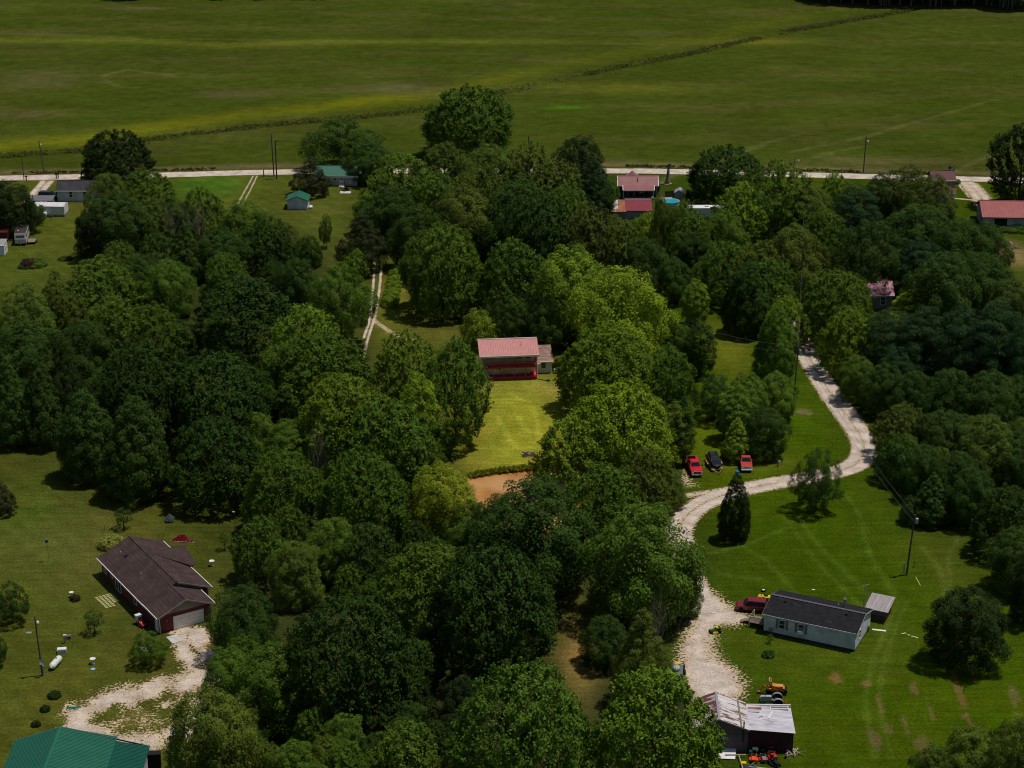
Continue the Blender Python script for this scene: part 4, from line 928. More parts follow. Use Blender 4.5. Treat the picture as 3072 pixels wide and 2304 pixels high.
# side wing
lw = 3.1
a = MB(); x0, x1, y0, y1 = L/2+.02, L/2+lw, -1.55, 3.4
v = [(x0,y0,0),(x1,y0,0),(x1,y1,0),(x0,y1,0),(x0,y0,2.4),(x1,y0,2.4),(x1,y1,3.5),(x0,y1,3.5)]
a.add(v, [(0,1,5,4),(1,2,6,5),(2,3,7,6),(3,0,4,7),(4,5,6,7)]); a.build('side_wing', SIDG, h)
MB().slab([(x0,y0-.4,2.42),(x1+.35,y0-.4,2.42),(x1+.35,y1+.2,3.66),(x0,y1+.2,3.66)], .1).build('wing_roof', TANSH, h)
MB().box(x0, x1+.36, y0-.5, y0-.4, 2.26, 2.44).build('wing_gutter', TRIM, h)
w_ = window(h, 'f', L/2+1.55, 0.95, .85, 1.35, L, 3.1, fr=.13)
MB().tube([(x1-.1,y0-.06,2.3),(x1-.1,y0-.06,.1)], .06, 6).build('downspout', TRIM, h)
d = MB(); d.M = Matrix.Translation((L/2+.62, y0-.35, 2.28)) @ Matrix.Rotation(R(55), 4, 'X'); d.lathe([(.0,0),(.28,.05),(.36,.14),(.33,.14),(.25,.07),(.0,.02)], 14); d.M = None; d.tube([(L/2+.62,y0-.35,2.3),(L/2+.95,y0-.6,2.35)], .03, 5)
d.build('satellite_dish', WHITE, h)

# --- brick ranch house: ridge along local x (front, the garage, at +x)
ux, uy = .533, -.846; px_, py_ = .846, .533
def bw(a_, p_): return (ux*a_+px_*p_, uy*a_+py_*p_)
cx, cy = bw(-259.3, 100.8)
ang = math.degrees(math.atan2(uy, ux))
h = thing('house', 'brick ranch house with brown shingle roof and white garage door, lower left', 'house', cx, cy, ang)
# local x = along, local y = perp
W1, L1 = 9.7, 16.8
walls(h, L1, W1, 2.75, 4.85, BRICK)
roof(h, L1, W1, 2.78, 4.85, BROWNSH, ov=.5, ovg=.45, cap=True)
# garage wing, narrower, same left eave line
yc = -W1/2+4.0; gx0, gx1 = L1/2, L1/2+4.9; hw = 3.95
rz_ = 2.78+(4.85-2.78)/(W1/2)*hw
a = MB(); yl, yr = yc-hw-.02, yc+hw
a.add([(gx0,yl,0),(gx1,yl,0),(gx1,yr,0),(gx0,yr,0),(gx0,yl,2.75),(gx1,yl,2.75),(gx1,yr,2.75),(gx0,yr,2.75)], [(0,1,5,4),(1,2,6,5),(2,3,7,6),(4,5,6,7)]); a.build('garage_wall', BRICK, h)
a = MB(); a.add([(gx1-.05,yl,2.75),(gx1-.05,yr,2.75),(gx1-.05,yc,rz_-.05),(gx1+.03,yl,2.75),(gx1+.03,yr,2.75),(gx1+.03,yc,rz_-.05)], [(0,2,1),(3,4,5),(0,3,5,2),(1,2,5,4),(0,1,4,3)]); a.build('garage_gable', SIDT, h)
a = MB(); a.add([(L1/2-.03,-W1/2,2.76),(L1/2-.03,W1/2,2.76),(L1/2-.03,0,4.8),(L1/2+.04,-W1/2,2.76),(L1/2+.04,W1/2,2.76),(L1/2+.04,0,4.8)], [(0,2,1),(3,4,5),(0,3,5,2),(1,2,5,4)]); a.build('main_gable', SIDT, h)
sl_ = (4.85-2.78)/(W1/2)
for sg in (-1, 1):
    ye = yc+sg*(hw+.5); ze = 2.78-sl_*.5
    p = [(gx0-.6 if sg<0 else gx0+.05,ye,ze+.135),(gx1+.45,ye,ze+.135),(gx1+.45,yc,rz_+.135),(gx0-.6 if sg<0 else gx0+.05,yc,rz_+.135)]
    MB().slab(p if sg<0 else p[::-1], .12).build('garage_roof', BROWNSH, h)
    MB().box(gx0 if sg<0 else gx0+.05, gx1+.46, min(ye,ye+sg*.1), max(ye,ye+sg*.1), ze-.08, ze+.15).build('gutter', TRIM, h)
MB().box(gx0-.5, gx1+.46, yc-.15, yc+.15, rz_+.09, rz_+.17).build('garage_ridge_cap', BROWNSH, h)
for sg in (-1,1):
    a = MB(); a.slab([(gx1+.47,yc+sg*(hw+.5),2.78-sl_*.5+.14),(gx1+.47,yc,rz_+.14),(gx1+.53,yc,rz_+.14),(gx1+.53,yc+sg*(hw+.5),2.78-sl_*.5+.14)], .22); a.build('rake_board', SIDT, h)
    a = MB(); a.slab([(L1/2+.46,sg*(W1/2+.5),2.78-sl_*.5+.125),(L1/2+.46,0,4.85+.125),(L1/2+.52,0,4.85+.125),(L1/2+.52,sg*(W1/2+.5),2.78-sl_*.5+.125)], .2)
    if sg > 0: a.build('rake_board', SIDT, h)
# garage door: panels proud of the wall
gd = MB().box(gx1+.005, gx1+.03, yc-2.35+.45, yc+2.35+.45, 0.0, 2.15).build('garage_door', WHITE, h)
for r_ in range(4):
    MB().box(gx1+.032, gx1+.06, yc-2.33+.45, yc+2.33+.45, r_*.535+.015, r_*.535+.52).build('panel', WHITE, gd)
for yy in (yc-2.9, yc+3.5): MB().box(gx1+.0, gx1+.12, yy-.08, yy+.08, 1.7, 2.0).build('wall_lamp', STEEL, h)
for yy in (yl-.04, yr-.04): MB().box(gx1-.04, gx1+.06, yy, yy+.09, 0, 2.6).build('corner_trim', TRIM, h)
MB().tube([(L1/2+.3,W1/2+.45,2.5),(L1/2+.1,W1/2+.1,2.2),(L1/2+.1,W1/2+.1,.1)], .05, 6).build('downspout', TRIM, h)
# left wall openings (side f)
for u, z, a_, b_ in ((-7.0,.9,.9,1.3),(-4.3,1.3,.6,.9),(4.6,.9,.9,1.3)): window(h, 'f', u, z, a_, b_, L1, W1)
sd_ = window(h, 'f', -1.9, .15, 1.9, 2.1, L1, W1, name='sliding_door', mull=False)
MB().box(-1.95,-1.87,-W1/2-.075,-W1/2-.031,.15,2.25).build('mullion', TRIM, sd_)
door(h, 'f', gx1-.9, .95, 2.05, L1, W1, glass=False)
# cross gable porch roof on the right slope
gxc = -2.2; hwg = 3.6; ro = 6.2; rzc = 4.35
for sg in (-1, 1):
    xe = gxc+sg*hwg; ze = rzc-sl_*hwg
    yv = (4.85-ze)/sl_; yr_ = (4.85-rzc)/sl_
    p = [(gxc, yr_-.1, rzc+.15), (gxc, ro, rzc+.15), (xe, ro, ze+.15), (xe, W1/2+.5, ze+.15)]
    MB().slab(p if sg>0 else p[::-1], .1).build('porch_roof', BROWNSH, h)
MB().add([(gxc-hwg,ro-.5,0.0),(gxc+hwg,ro-.5,0.0),(gxc+hwg,ro-.5,rzc-sl_*hwg),(gxc-hwg,ro-.5,rzc-sl_*hwg),(gxc,ro-.5,rzc),(gxc-hwg,W1/2,0),(gxc+hwg,W1/2,0),(gxc+hwg,W1/2,rzc-sl_*hwg),(gxc-hwg,W1/2,rzc-sl_*hwg)], [(0,3,4,2,1),(0,5,8,3),(1,2,7,6)]).build('porch_wall', BRICK, h)
for x, y in ((-6.0,-2.6),(1.9,-2.7)): vent(h, x, y, 4.85-sl_*abs(y)+.1, .05, .42)
MB().cbox(-4.6, -2.3, 4.85-sl_*2.3+.05, .4, .4, .25).build('roof_vent', BLACK, h)
# slab by the side door, patio of pale pavers
sx, sy = at(377, 1381); sb = MB().box(-1.1,1.1,-.8,.8,0,.1).build('concrete_slab', CONC); sb.location = (sx, sy, 0); sb.rotation_euler.z = R(ang); tag(sb, 'pale concrete slab at the side door of the brick garage', 'slab')
pxx, pyy = at(235, 1298)
pt = thing('paver_patio', 'grid of yellow-grey paving stones in the grass beside the brick house', 'patio', pxx, pyy, ang+2)
pv0 = MB().box(-.2,.2,-.2,.2,0,.07).mesh('paver', mat('yellowish_paver', (0.42,0.40,0.17), 0.9, 0.3, 3))
for i in range(8):
    for j in range(5):
        if i > 5 and j > 2: continue
        o = bpy.data.objects.new('paver', pv0); COL.objects.link(o); o.parent = pt; o.location = ((i-3.5)*.52, (j-2)*.56, random.uniform(0,.015)); o.rotation_euler.z = random.uniform(-.05,.05)

# --- blue-grey mobile home with black roof
fx, fy = 35.28, 259.92; gx, gy = 47.38, 254.27; bx, by = 51.5, 260.69
L, W = 13.35, 7.6; ang = math.degrees(math.atan2(gy-fy, gx-fx))
mx_, my_ = (fx+bx)/2, (fy+by)/2
h = thing('mobile_home', 'blue-grey mobile home with black shingle roof and shuttered windows, lower right', 'mobile home', mx_, my_, ang)
walls(h, L, W, 2.95, 4.1, SIDB, z0=.35)
MB().box(-L/2+.05, L/2-.05, -W/2+.05, W/2-.05, 0, .36).build('skirting', mat('dark_skirting',(0.05,.05,.055),.9), h)
roof(h, L, W, 2.98, 4.1, BLACKSH, ov=.2, ovg=.28, fascia=False, cap=False)
MB().box(-L/2-.29, L/2+.29, -.2, .2, 4.18, 4.27).build('ridge_vent', mat('ridge_grey',(0.11,.10,.12),.8), h)
for sg in (-1,1):
    MB().box(-L/2-.29, L/2+.29, sg*(W/2+.2)-.05*(sg<0), sg*(W/2+.2)+.05*(sg>0), 2.82, 3.0).build('fascia', SIDB, h)
    for x in (-L/2-.29, L/2+.23): MB().slab([(x,sg*(W/2+.2),3.04),(x+.06,sg*(W/2+.2),3.04),(x+.06,0,4.22),(x,0,4.22)][::sg], .16).build('rake_board', TRIM, h)
for u in (-4.0, -1.2):
    window(h, 'f', u, 1.25, .8, 1.25, L, W)
    for s in (-1,1): MB().box(u+s*.72-.18, u+s*.72+.18, -W/2-.05, -W/2-.004, 1.15, 2.6).build('shutter', SHUTTER, h)
MB().box(-1.55,-.85,-W/2-.55,-W/2-.075,1.2,1.65).build('air_conditioner', WHITE, h)
window(h, 'r', -1.7, 1.2, .7, 1.25, L, W)
MB().lathe([(.17,-.4),(.17,1.0),(.24,1.0),(.24,1.25),(.1,1.25),(.1,1.5)], 12, c=(3.4,1.5,3.85)).build('chimney_pipe', METAL, h)
vent(h, 2.6, 1.3, 3.9, .05, .3)
for x in (-4.6, 4.4): MB().cbox(x, -.9, 3.9, .35, .3, .22).build('roof_vent', BLACK, h)
t_ = thing('coiled_hose', 'coiled black hose hanging low on the grey wall of the mobile home', 'hose', *(Matrix.Rotation(R(ang),3,'Z') @ Vector((-5.6,-W/2-.12,0)) + Vector((mx_,my_,0))).to_2d(), ang)
a = MB(); a.tube([(.25*math.cos(t),0,.75+.25*math.sin(t)) for t in [i*math.pi/6 for i in range(13)]], .05, 6); a.build('coil', BLACK, t_)
# deck on its left end
dk = thing('wooden_deck', 'small weathered wooden deck with railing at the left end of the mobile home', 'deck', *(Matrix.Rotation(R(ang),3,'Z') @ Vector((-L/2-1.25,-2.0,0)) + Vector((mx_,my_,0))).to_2d(), ang)
for i in range(9): MB().box(-1.2+i*.268,-1.2+i*.268+.25,-1.1,1.1,.72,.78).build('plank', WOOD, dk)
for x in (-1.15,1.1):
    for y in (-1.05,1.05): MB().cbox(x,y,0,.12,.12,1.7 if x<0 or y<0 else .7).build('post', TRIM if x<0 else WOOD, dk)
a = MB(); a.box(-1.2,1.15,-1.1,-1.0,1.6,1.68); a.box(-1.2,-1.1,-1.0,1.1,1.6,1.68)
for i in range(14): a.box(-1.05+i*.155,-1.0+i*.155,-1.08,-1.03,.78,1.6)
a.build('railing', WOOD, dk)
MB().add([(-1.2,-.4,.74),(-1.2,.6,.74),(-2.9,.6,.03),(-2.9,-.4,.03)],[(0,1,2,3)]).build('ramp', WOOD, dk)
# small shed behind right end
q = at(1898*1.0, 1352); hs = thing('shed', 'small shed with grey sheet roof and red side wall behind the mobile home', 'shed', 53.0, 264.6, ang)
a = MB(); v = [(-1.3,-1.5,0),(1.3,-1.5,0),(1.3,1.5,0),(-1.3,1.5,0),(-1.3,-1.5,1.75),(1.3,-1.5,1.75),(1.3,1.5,2.3),(-1.3,1.5,2.3)]
a.add(v, [(0,1,5,4),(2,3,7,6),(3,0,4,7),(4,5,6,7)]); a.build('wall', mat('faded_brown_board',(0.11,.075,.07),.9,.4,2), hs)
MB().add([(1.31,-1.5,0),(1.31,1.5,0),(1.31,1.5,2.3),(1.31,-1.5,1.75)],[(0,1,2,3)]).build('side_wall', mat('red_board',(0.14,.02,.025),.8), hs)
for i in range(5): MB().slab([(-1.75+i*.7,-2.0,1.86),(-1.75+i*.7+.68,-2.0,1.86),(-1.75+i*.7+.68,1.9,2.5),(-1.75+i*.7,1.9,2.5)], .04).build('roof_sheet', GREYROOF, hs)
MB().box(-1.6,1.6,-2.0,-1.9,1.15,1.82).build('fascia_board', mat('dark_grey_board',(0.09,.09,.095),.8), hs)
# antenna tower at its right end
tx, ty = at(1864, 1352)
tw = thing('antenna_tower', 'slim lattice antenna tower against the right gable of the mobile home', 'tower', tx, ty, 10)
a = MB(); Hh = 6.1
for k in range(3):
    t = k*2.094; a.tube([(.2*math.cos(t),.2*math.sin(t),0),(.2*math.cos(t),.2*math.sin(t),Hh)], .022, 5)
for z in np.arange(.4, Hh, .45):
    for k in range(3):
        t, t2 = k*2.094, (k+1)*2.094; a.tube([(.2*math.cos(t),.2*math.sin(t),z),(.2*math.cos(t2),.2*math.sin(t2),z+.22)], .012, 4)
a.build('mast', STEEL, tw)
a = MB(); a.tube([(0,0,Hh),(0,0,Hh+.5)], .02, 5); a.tube([(-.5,0,Hh+.4),(.5,.1,Hh+.45)], .015, 4)
for i in range(6): x = -.45+i*.18; a.tube([(x,-.25,Hh+.42),(x,.25,Hh+.42)], .01, 4)
a.build('aerial', METAL, tw)

# --- rusty barn, bottom right
bx0, by0 = 26.45, 231.4
h = thing('barn', 'old barn with rust-streaked white metal roof and purple-grey walls, bottom right', 'barn', bx0, by0, -1.5)
W, Lb, ev, rg_ = 7.6, 6.4, 3.3, 4.95    # gable faces the camera: build ridge along y
# body
a = MB(); w2, l2 = 3.75, 3.1
a.add([(-w2,-l2,0),(w2,-l2,0),(w2,l2,0),(-w2,l2,0),(-w2,-l2,3.45),(w2,-l2,3.45),(w2,l2,3.45),(-w2,l2,3.45),(0,-l2,4.9),(0,l2,4.9)], [(0,1,5,8,4),(2,3,7,9,6),(1,2,6,5),(3,0,4,7),(5,6,9,8),(7,4,8,9)]); a.build('wall', GREYBARN, h)
MB().box(-w2, w2, -l2-.02, -l2-.004, 2.55, 2.62).build('wall_seam', mat('seam_dark',(0.06,.05,.055),.9), h)
sl_ = 1.5/3.75
npan = 7
for sg in (-1, 1):
    for i in range(npan):
        y0_, y1_ = -l2-.4+i*(2*l2+.7)/npan, -l2-.4+(i+1)*(2*l2+.7)/npan-.015
        xe = sg*(w2+.15); ze = 4.98-sl_*(w2+.15); j = random.uniform(0,.02)
        p = [(0,y0_,4.98+j),(xe,y0_,ze+j),(xe,y1_,ze+j),(0,y1_,4.98+j)]
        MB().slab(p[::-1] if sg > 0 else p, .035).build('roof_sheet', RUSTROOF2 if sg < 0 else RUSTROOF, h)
MB().slab([(-.16,-l2-.42,5.0),(.16,-l2-.42,5.0),(.16,l2+.32,5.0),(-.16,l2+.32,5.0)], .05).build('ridge_cap', mat('grey_purple_cap',(0.33,.3,.34),.7), h)
MB().box(2.75,2.95,-l2-.38,l2+.3,3.93,3.955).build('tar_strip', mat('tar_brown',(0.24,.19,.13),.9), h)
for sg in (-1,1): MB().slab([(0,-l2-.45,5.0),(sg*(w2+.2),-l2-.45,4.98-sl_*(w2+.15)+.02),(sg*(w2+.2),-l2-.40,4.98-sl_*(w2+.15)+.02),(0,-l2-.40,5.0)][::-sg], .2).build('rake_board', mat('grey_purple_cap',(0.33,.3,.34),.7), h)
# lean-to at the right
a = MB(); xa, xb = w2+.01, 9.55
a.add([(xa,-l2,0),(xb,-l2,0),(xb,l2-.4,0),(xa,l2-.4,0),(xa,-l2,3.25),(xb,-l2,2.85),(xb,l2-.4,2.85),(xa,l2-.4,3.25)], [(0,1,5,4),(1,2,6,5),(2,3,7,6),(4,5,6,7)]); a.build('lean_to_wall', MAROONWALL, h)
nb_ = 26
a = MB()
for i in range(nb_): x = xa+.05+i*(xb-xa-.1)/(nb_-1); a.box(x-.02,x+.02,-l2-.03,-l2-.003,0,2.9)
a.build('wall_ribs', MAROONWALL, h)
for i in range(5):
    y0_, y1_ = -l2-.25+i*(2*l2+.1)/5, -l2-.25+(i+1)*(2*l2+.1)/5-.012
    MB().slab([(xa+.15,y0_,3.42),(xb+.2,y0_,2.98),(xb+.2,y1_,2.98),(xa+.15,y1_,3.42)], .05).build('lean_to_roof_sheet', WORNROOF, h)
def onlean(x): return 3.42-(x-xa-.15)*(.44/(xb-xa+.05))
MB().box(xa+.3,xa+2.1,l2-1.25,l2-.85,onlean(xa+1)+.02,onlean(xa+1)+.06).build('rusted_sheet', RUST, h)
MB().box(xa+.3,xa+1.75,l2-2.1,l2-1.5,onlean(xa+1)+.01,onlean(xa+1)+.10).build('roof_window', mat('roof_glass_grey',(0.5,.5,.54),.4), h)
a = MB(); z_ = onlean(8.2)+.06
for b_ in ((7.0,9.4,l2-.95,l2-.82),(7.0,9.4,l2-.35,l2-.25),(7.0,7.1,l2-.82,l2-.35),(9.3,9.4,l2-.82,l2-.35)): a.box(b_[0],b_[1],b_[2],b_[3],z_-.03,z_+.1)
sf = a.build('screen_frame', TRIM, h); MB().box(7.1,9.3,l2-.82,l2-.35,z_,z_+.02).build('screen', STEEL, sf)
MB().box(xa+.15,xb+.15,l2-.25,l2-.1,3.15,3.45).build('edge_board', TRIM, h)
a = MB(); a.M = Matrix.Translation((6.9,.6,onlean(6.9)+.05)) @ Matrix.Rotation(R(68),4,'Z'); a.box(-.9,.9,-.1,.1,0,.06); a.build('loose_plank', TRIM, h)
a = MB(); a.M = Matrix.Translation((5.6,0,onlean(5.6)+.05)) @ Matrix.Rotation(R(35),4,'Z'); a.box(-.35,.35,-.03,.03,0,.05); a.build('loose_stick', STEEL, h)
MB().tube([(3.15,-l2-.25,1.6),(3.15,-l2-.25,4.6)], .09, 8).build('stove_pipe', mat('dark_brown_pipe',(0.035,.015,.015),.7), h)
wn = window(h, 'f', .45, 1.3, .75, .7, 0, 2*l2, fr=.07, mull=False)
MB().slab([(0.0,-l2-.5,2.0),(.9,-l2-.5,2.0),(.9,-l2-.01,2.25),(0.0,-l2-.01,2.25)], .04).build('window_awning', TRIM, h)

# --- big green barn roof, bottom left
h = thing('barn', 'large barn with green metal roof cut by the bottom left corner', 'barn', -55.6, 216.4, 0)
a = MB(); rx = -0.9
# ridge runs towards the camera; eaves left and right
a.add([(-6.6,-12,0),(9.9,-12,0),(9.9,6.6,0),(-6.6,7.6,0),(-6.6,-12,4.0),(9.9,-12,4.0),(9.9,6.6,4.0),(-6.6,7.6,4.0),(rx,-12,5.9),(rx,7.6,5.9)], [(1,2,6,5),(3,0,4,7),(2,3,7,9,6),(0,1,5,8,4)]); a.build('wall', SIDW, h)
def gpan(x0,z0,x1,z1,y0,y1,m,nm,n,sgn):
    for i in range(n):
        a0 = y0+(y1-y0)*i/n; a1 = y0+(y1-y0)*(i+1)/n-.012; b = MB()
        p = [(x0,a0,z0),(x1,a0,z1),(x1,a1,z1),(x0,a1,z0)]; b.slab(p if sgn>0 else p[::-1], .05)
        for k in range(3):
            c0 = a0+(a1-a0)*(k+.15)/3; q = [(x0,c0,z0+.035),(x1,c0,z1+.035),(x1,c0+.05,z1+.035),(x0,c0+.05,z0+.035)]; b.slab(q if sgn>0 else q[::-1], .034)
        b.build(nm, m, h)
gpan(rx,6.05,6.1,4.62,-12,8.0,GREENROOF,'roof_panel',22,1)
gpan(6.12,4.60,10.3,3.92,-12,6.9,DGREENROOF,'lean_to_roof_panel',21,1)
gpan(rx,6.05,-6.9,4.0,-12,8.0,GREENROOF,'roof_panel',22,-1)
MB().slab([(rx-.2,-12,6.1),(rx+.2,-12,6.1),(rx+.2,8.02,6.1),(rx-.2,8.02,6.1)], .05).build('ridge_cap', GREENROOF, h)
MB().slab([(rx,8.0,6.06),(10.3,6.92,3.9),(10.3,7.0,3.9),(rx,8.1,6.06)], .2).build('rake_board', mat('green_grey_trim',(0.10,.15,.13),.6), h)
MB().slab([(-6.9,8.0,4.02),(rx,8.0,6.06),(rx,8.1,6.06),(-6.9,8.1,4.02)], .2).build('rake_board', mat('green_grey_trim',(0.10,.15,.13),.6), h)

# --- white garden shed with green gable roof
h = thing('garden_shed', 'white garden shed with green gable roof on the lawn by the road', 'shed', -49.9, 464.5, -2)
Ls, Ws = 4.2, 4.6
a = MB(); w2, l2 = 2.3, 2.1
a.add([(-w2,-l2,0),(w2,-l2,0),(w2,l2,0),(-w2,l2,0),(-w2,-l2,2.25),(w2,-l2,2.25),(w2,l2,2.25),(-w2,l2,2.25),(0,-l2,3.2),(0,l2,3.2)], [(0,1,5,8,4),(2,3,7,9,6),(1,2,6,5),(3,0,4,7),(5,6,9,8),(7,4,8,9)]); a.build('wall', SIDB, h)
for sg in (-1,1):
    p = [(0,-l2-.3,3.33),(sg*2.7,-l2-.3,2.2),(sg*2.7,l2+.3,2.2),(0,l2+.3,3.33)]; MB().slab(p if sg>0 else p[::-1], .09).build('roof', GREENROOF, h)
MB().box(w2+.005,w2+.05,-1.0,.6,0.05,2.0).build('door', WHITE, h)
MB().box(w2-.02,w2+.06,-l2-.04,-l2+.06,0,2.2).build('corner_trim', TRIM, h)
q = thing('upturned_boat', 'white upturned tub lying against the right side of the white garden shed', 'tub', -47.0, 463.6, 80)
MB().blob((0,0,.28), .75, .5, .42, 3, 12, 6, .02).build('hull', WHITE, q, True)
q['category'] = 'tub'; q.name = 'upturned_tub'

# --- white house with green roof
h = thing('house', 'white house with green metal roof and back steps beside the road', 'house', -42.3, 484.4, 0)
L, W = 9.6, 5.2
walls(h, L, W, 2.6, 4.2, SIDW); roof(h, L, W, 2.65, 4.2, GREENROOF, ov=.5, ovg=.4, ribs=.5)
MB().box(-L/2-.4, L/2+.4, -W/2-.62, -W/2-.60, 2.1, 2.62).build('fascia', TRIM, h)
window(h, 'f', -.4, 1.4, .6, .8, L, W); door(h, 'f', 1.15, .85, 1.95, L, W, z=.55, glass=True)
vent(h, -2.9, -1.4, 3.5, .05, .3)
st = MB()
for i in range(3): st.box(.55,1.85,-W/2-1.25+i*.32,-W/2-.93+i*.32+(.3 if i==2 else 0),0,.18*(i+1))
st.build('steps', CONC, h)
a = MB(); a.tube([(1.95,-W/2-.1,1.5),(1.95,-W/2-1.2,.95)], .03, 5); a.tube([(1.95,-W/2-1.2,.95),(1.95,-W/2-1.2,0)], .03, 5); a.tube([(1.95,-W/2-.1,1.5),(1.95,-W/2-.1,.3)], .03, 5); a.build('handrail', BLACK, h)
MB().box(L/2-.05,L/2+.05,-W/2-.03,-W/2+.06,0,2.5).build('corner_trim', TRIM, h)

# --- porch house with dusty red roof
h = thing('house', 'dark blue house with dusty red metal roof and a back porch near the road', 'house', 29.9, 475.3, 0)
L, W = 9.0, 5.4
walls(h, L, W, 2.7, 4.3, SIDN); roof(h, L, W, 2.72, 4.3, DUSTYRED, ov=.25, ovg=.35, ribs=.5, fascia=False)
MB().slab([(-3.7,-5.0,2.3),(3.7,-5.0,2.3),(3.7,-W/2-.2,2.92),(-3.7,-W/2-.2,2.92)], .08).build('porch_roof', DUSTYRED, h)
MB().box(-3.75,3.75,-5.08,-5.0,2.12,2.32).build('porch_gutter', TRIM, h)
for x in (-3.75,3.68): MB().slab([(x,-5.05,2.36),(x+.14,-5.05,2.36),(x+.14,-W/2-.25,2.98),(x,-W/2-.25,2.98)], .12).build('rake_board', TRIM, h)
for x in (-L/2-.42, L/2+.28):
    for sg in (-1,1): MB().slab([(x,sg*(W/2+.28),2.74),(x+.14,sg*(W/2+.28),2.74),(x+.14,0,4.46),(x,0,4.46)][::-sg], .14).build('rake_board', TRIM, h)
for x in (-3.6,-1.1,1.3,3.5): MB().cbox(x,-4.9,.3,.12,.12,1.85).build('porch_post', TRIM if abs(x)>3 else WOOD, h)
MB().box(-3.7,3.7,-5.0,-W/2,0,.3).build('porch_floor', WOOD, h)
a = MB()
for i in range(3): a.box(-1.0,1.1,-5.9+i*.3,-5.6+i*.3,0,.1*(i+1))
a.build('steps', WOOD, h)
door(h, 'f', .9, .9, 2.0, L, W, z=.3, glass=True); window(h, 'f', -2.3, 1.35, .85, .7, L, W, mull=False)
MB().lathe([(.09,-.2),(.09,.95)], 8, c=(-.1,-1.7,3.5)).build('stove_pipe', BLACKP, h)
for x in (-L/2-.02,L/2-.08): MB().box(x,x+.1,-W/2-.04,-W/2+.08,0,2.6).build('corner_trim', TRIM, h)
a = MB(); a.add([(-2.9,1.5,2.7),(.9,1.5,2.7),(-1.0,1.5,4.3),(-2.9,4.6,2.7),(.9,4.6,2.7),(-1.0,4.6,4.3)], [(0,1,2),(3,5,4),(0,2,5,3),(1,4,5,2)]); a.build('front_gable_roof', DUSTYRED, h)
for p in ([(-3.0,4.55,2.75),(-1.0,4.55,4.42),(-1.0,4.8,4.42),(-3.0,4.8,2.75)],[(-1.0,4.55,4.42),(1.0,4.55,2.75),(1.0,4.8,2.75),(-1.0,4.8,4.42)]): MB().slab(p, .14).build('rake_board', TRIM, h)
def rocker(x, y, rz, label, m):
    c = thing('porch_chair', label, 'chair', x, y, rz, .3)
    MB().box(-.3,.3,-.28,.28,.4,.46).build('seat', m, c); MB().box(-.3,.3,.24,.3,.46,1.1).build('backrest', m, c)
    for sx_ in (-.28,.24):
        for sy_ in (-.28,.24): MB().box(sx_,sx_+.05,sy_,sy_+.05,0,.4).build('leg', m, c)
rocker(27.4, 471.5, 5, 'left wooden chair on the back porch of the dark blue house', WOOD); rocker(28.9, 471.5, -8, 'right wooden chair on the back porch, between window and door', WOOD); rocker(32.6, 471.6, 0, 'round-backed reddish chair at the right end of the porch', mat('reddish_wood',(0.2,.06,.05),.8))

# --- rusty outbuilding in front of it
x0, y0 = at(1362, 468)
h = thing('outbuilding', 'long low outbuilding, half rusted white roof and half maroon roof, below the porch house', 'outbuilding', x0-1.2, y0+.6, 0)
MB().box(-5.6,5.8,-2.3,2.3,0,2.0).build('wall', GREYT, h)
MB().slab([(.05,-2.7,2.05),(6.1,-2.7,2.05),(6.1,2.4,3.2),(.05,2.4,3.2)], .08).build('maroon_roof', MAROONROOF, h)
MB().box(-.1,6.15,2.4,2.6,3.0,3.3).build('ridge_trim', TRIM, h)
for i in range(7):
    mm = RUST if i >= 5 else mat('rust_spotted_white_roof', (0.72,.68,.66), .6, .2, 1.6, col2=(.30,.10,.06), thr=.50)
    MB().slab([(-6.0+i*.86,-3.1,1.95),(-6.0+i*.86+.84,-3.1,1.95),(-6.0+i*.86+.84,2.5,3.15),(-6.0+i*.86,2.5,3.15)], .05).build('rusted_roof_sheet', mm, h)


# --- grey small shed, privacy fence, pool
x0, y0 = at(1468, 434)
h = thing('garden_shed', 'narrow grey garden shed beside the covered swimming pool', 'shed', x0, y0+1.2, -8)
a = MB(); w2, l2 = 1.05, 1.25
a.add([(-w2,-l2,0),(w2,-l2,0),(w2,l2,0),(-w2,l2,0),(-w2,-l2,1.95),(w2,-l2,1.95),(w2,l2,1.95),(-w2,l2,1.95),(0,-l2,2.6),(0,l2,2.6)], [(0,1,5,8,4),(2,3,7,9,6),(1,2,6,5),(3,0,4,7),(5,6,9,8),(7,4,8,9)]); a.build('wall', mat('grey_shed_board',(0.24,.235,.21),.8,.15,2), h)
for sg in (-1,1):
    p = [(0,-l2-.15,2.7),(sg*1.2,-l2-.15,1.95),(sg*1.2,l2+.15,1.95),(0,l2+.15,2.7)]; MB().slab(p if sg>0 else p[::-1], .06).build('roof', mat('grey_shed_roof',(0.33,.32,.33),.7), h)
MB().box(-.4,.4,-l2-.04,-l2-.004,.05,1.75).build('door', mat('grey_shed_board',(0.24,.235,.21),.8,.15,2), h)
def fence(p0, p1, label, hgt=1.8, m=None):
    L_ = math.dist(p0, p1); a_ = math.degrees(math.atan2(p1[1]-p0[1], p1[0]-p0[0])); f = thing('fence', label, 'fence', p0[0], p0[1], a_)
    n = max(2, int(L_/.15)); bd = MB().box(0,.14,-.012,.012,.03,hgt).mesh('board', m)
    for i in range(n):
        o = bpy.data.objects.new('board', bd); COL.objects.link(o); o.parent = f; o.location = (i*L_/n, 0, random.uniform(-.01,.01))
    for z in (.4,hgt-.3): MB().box(0,L_,.013,.05,z,z+.09).build('rail', m, f)
DKW = mat('dark_fence_wood', (0.035,.033,.032), .9, .3, 3)
fence(at(1436,429), at(1448,429), 'dark board fence on the left side of the grey garden shed', m=DKW)
fence(at(1447,427.9), at(1459,428.2), 'short dark board fence behind the pool, touching the grey shed', m=DKW)
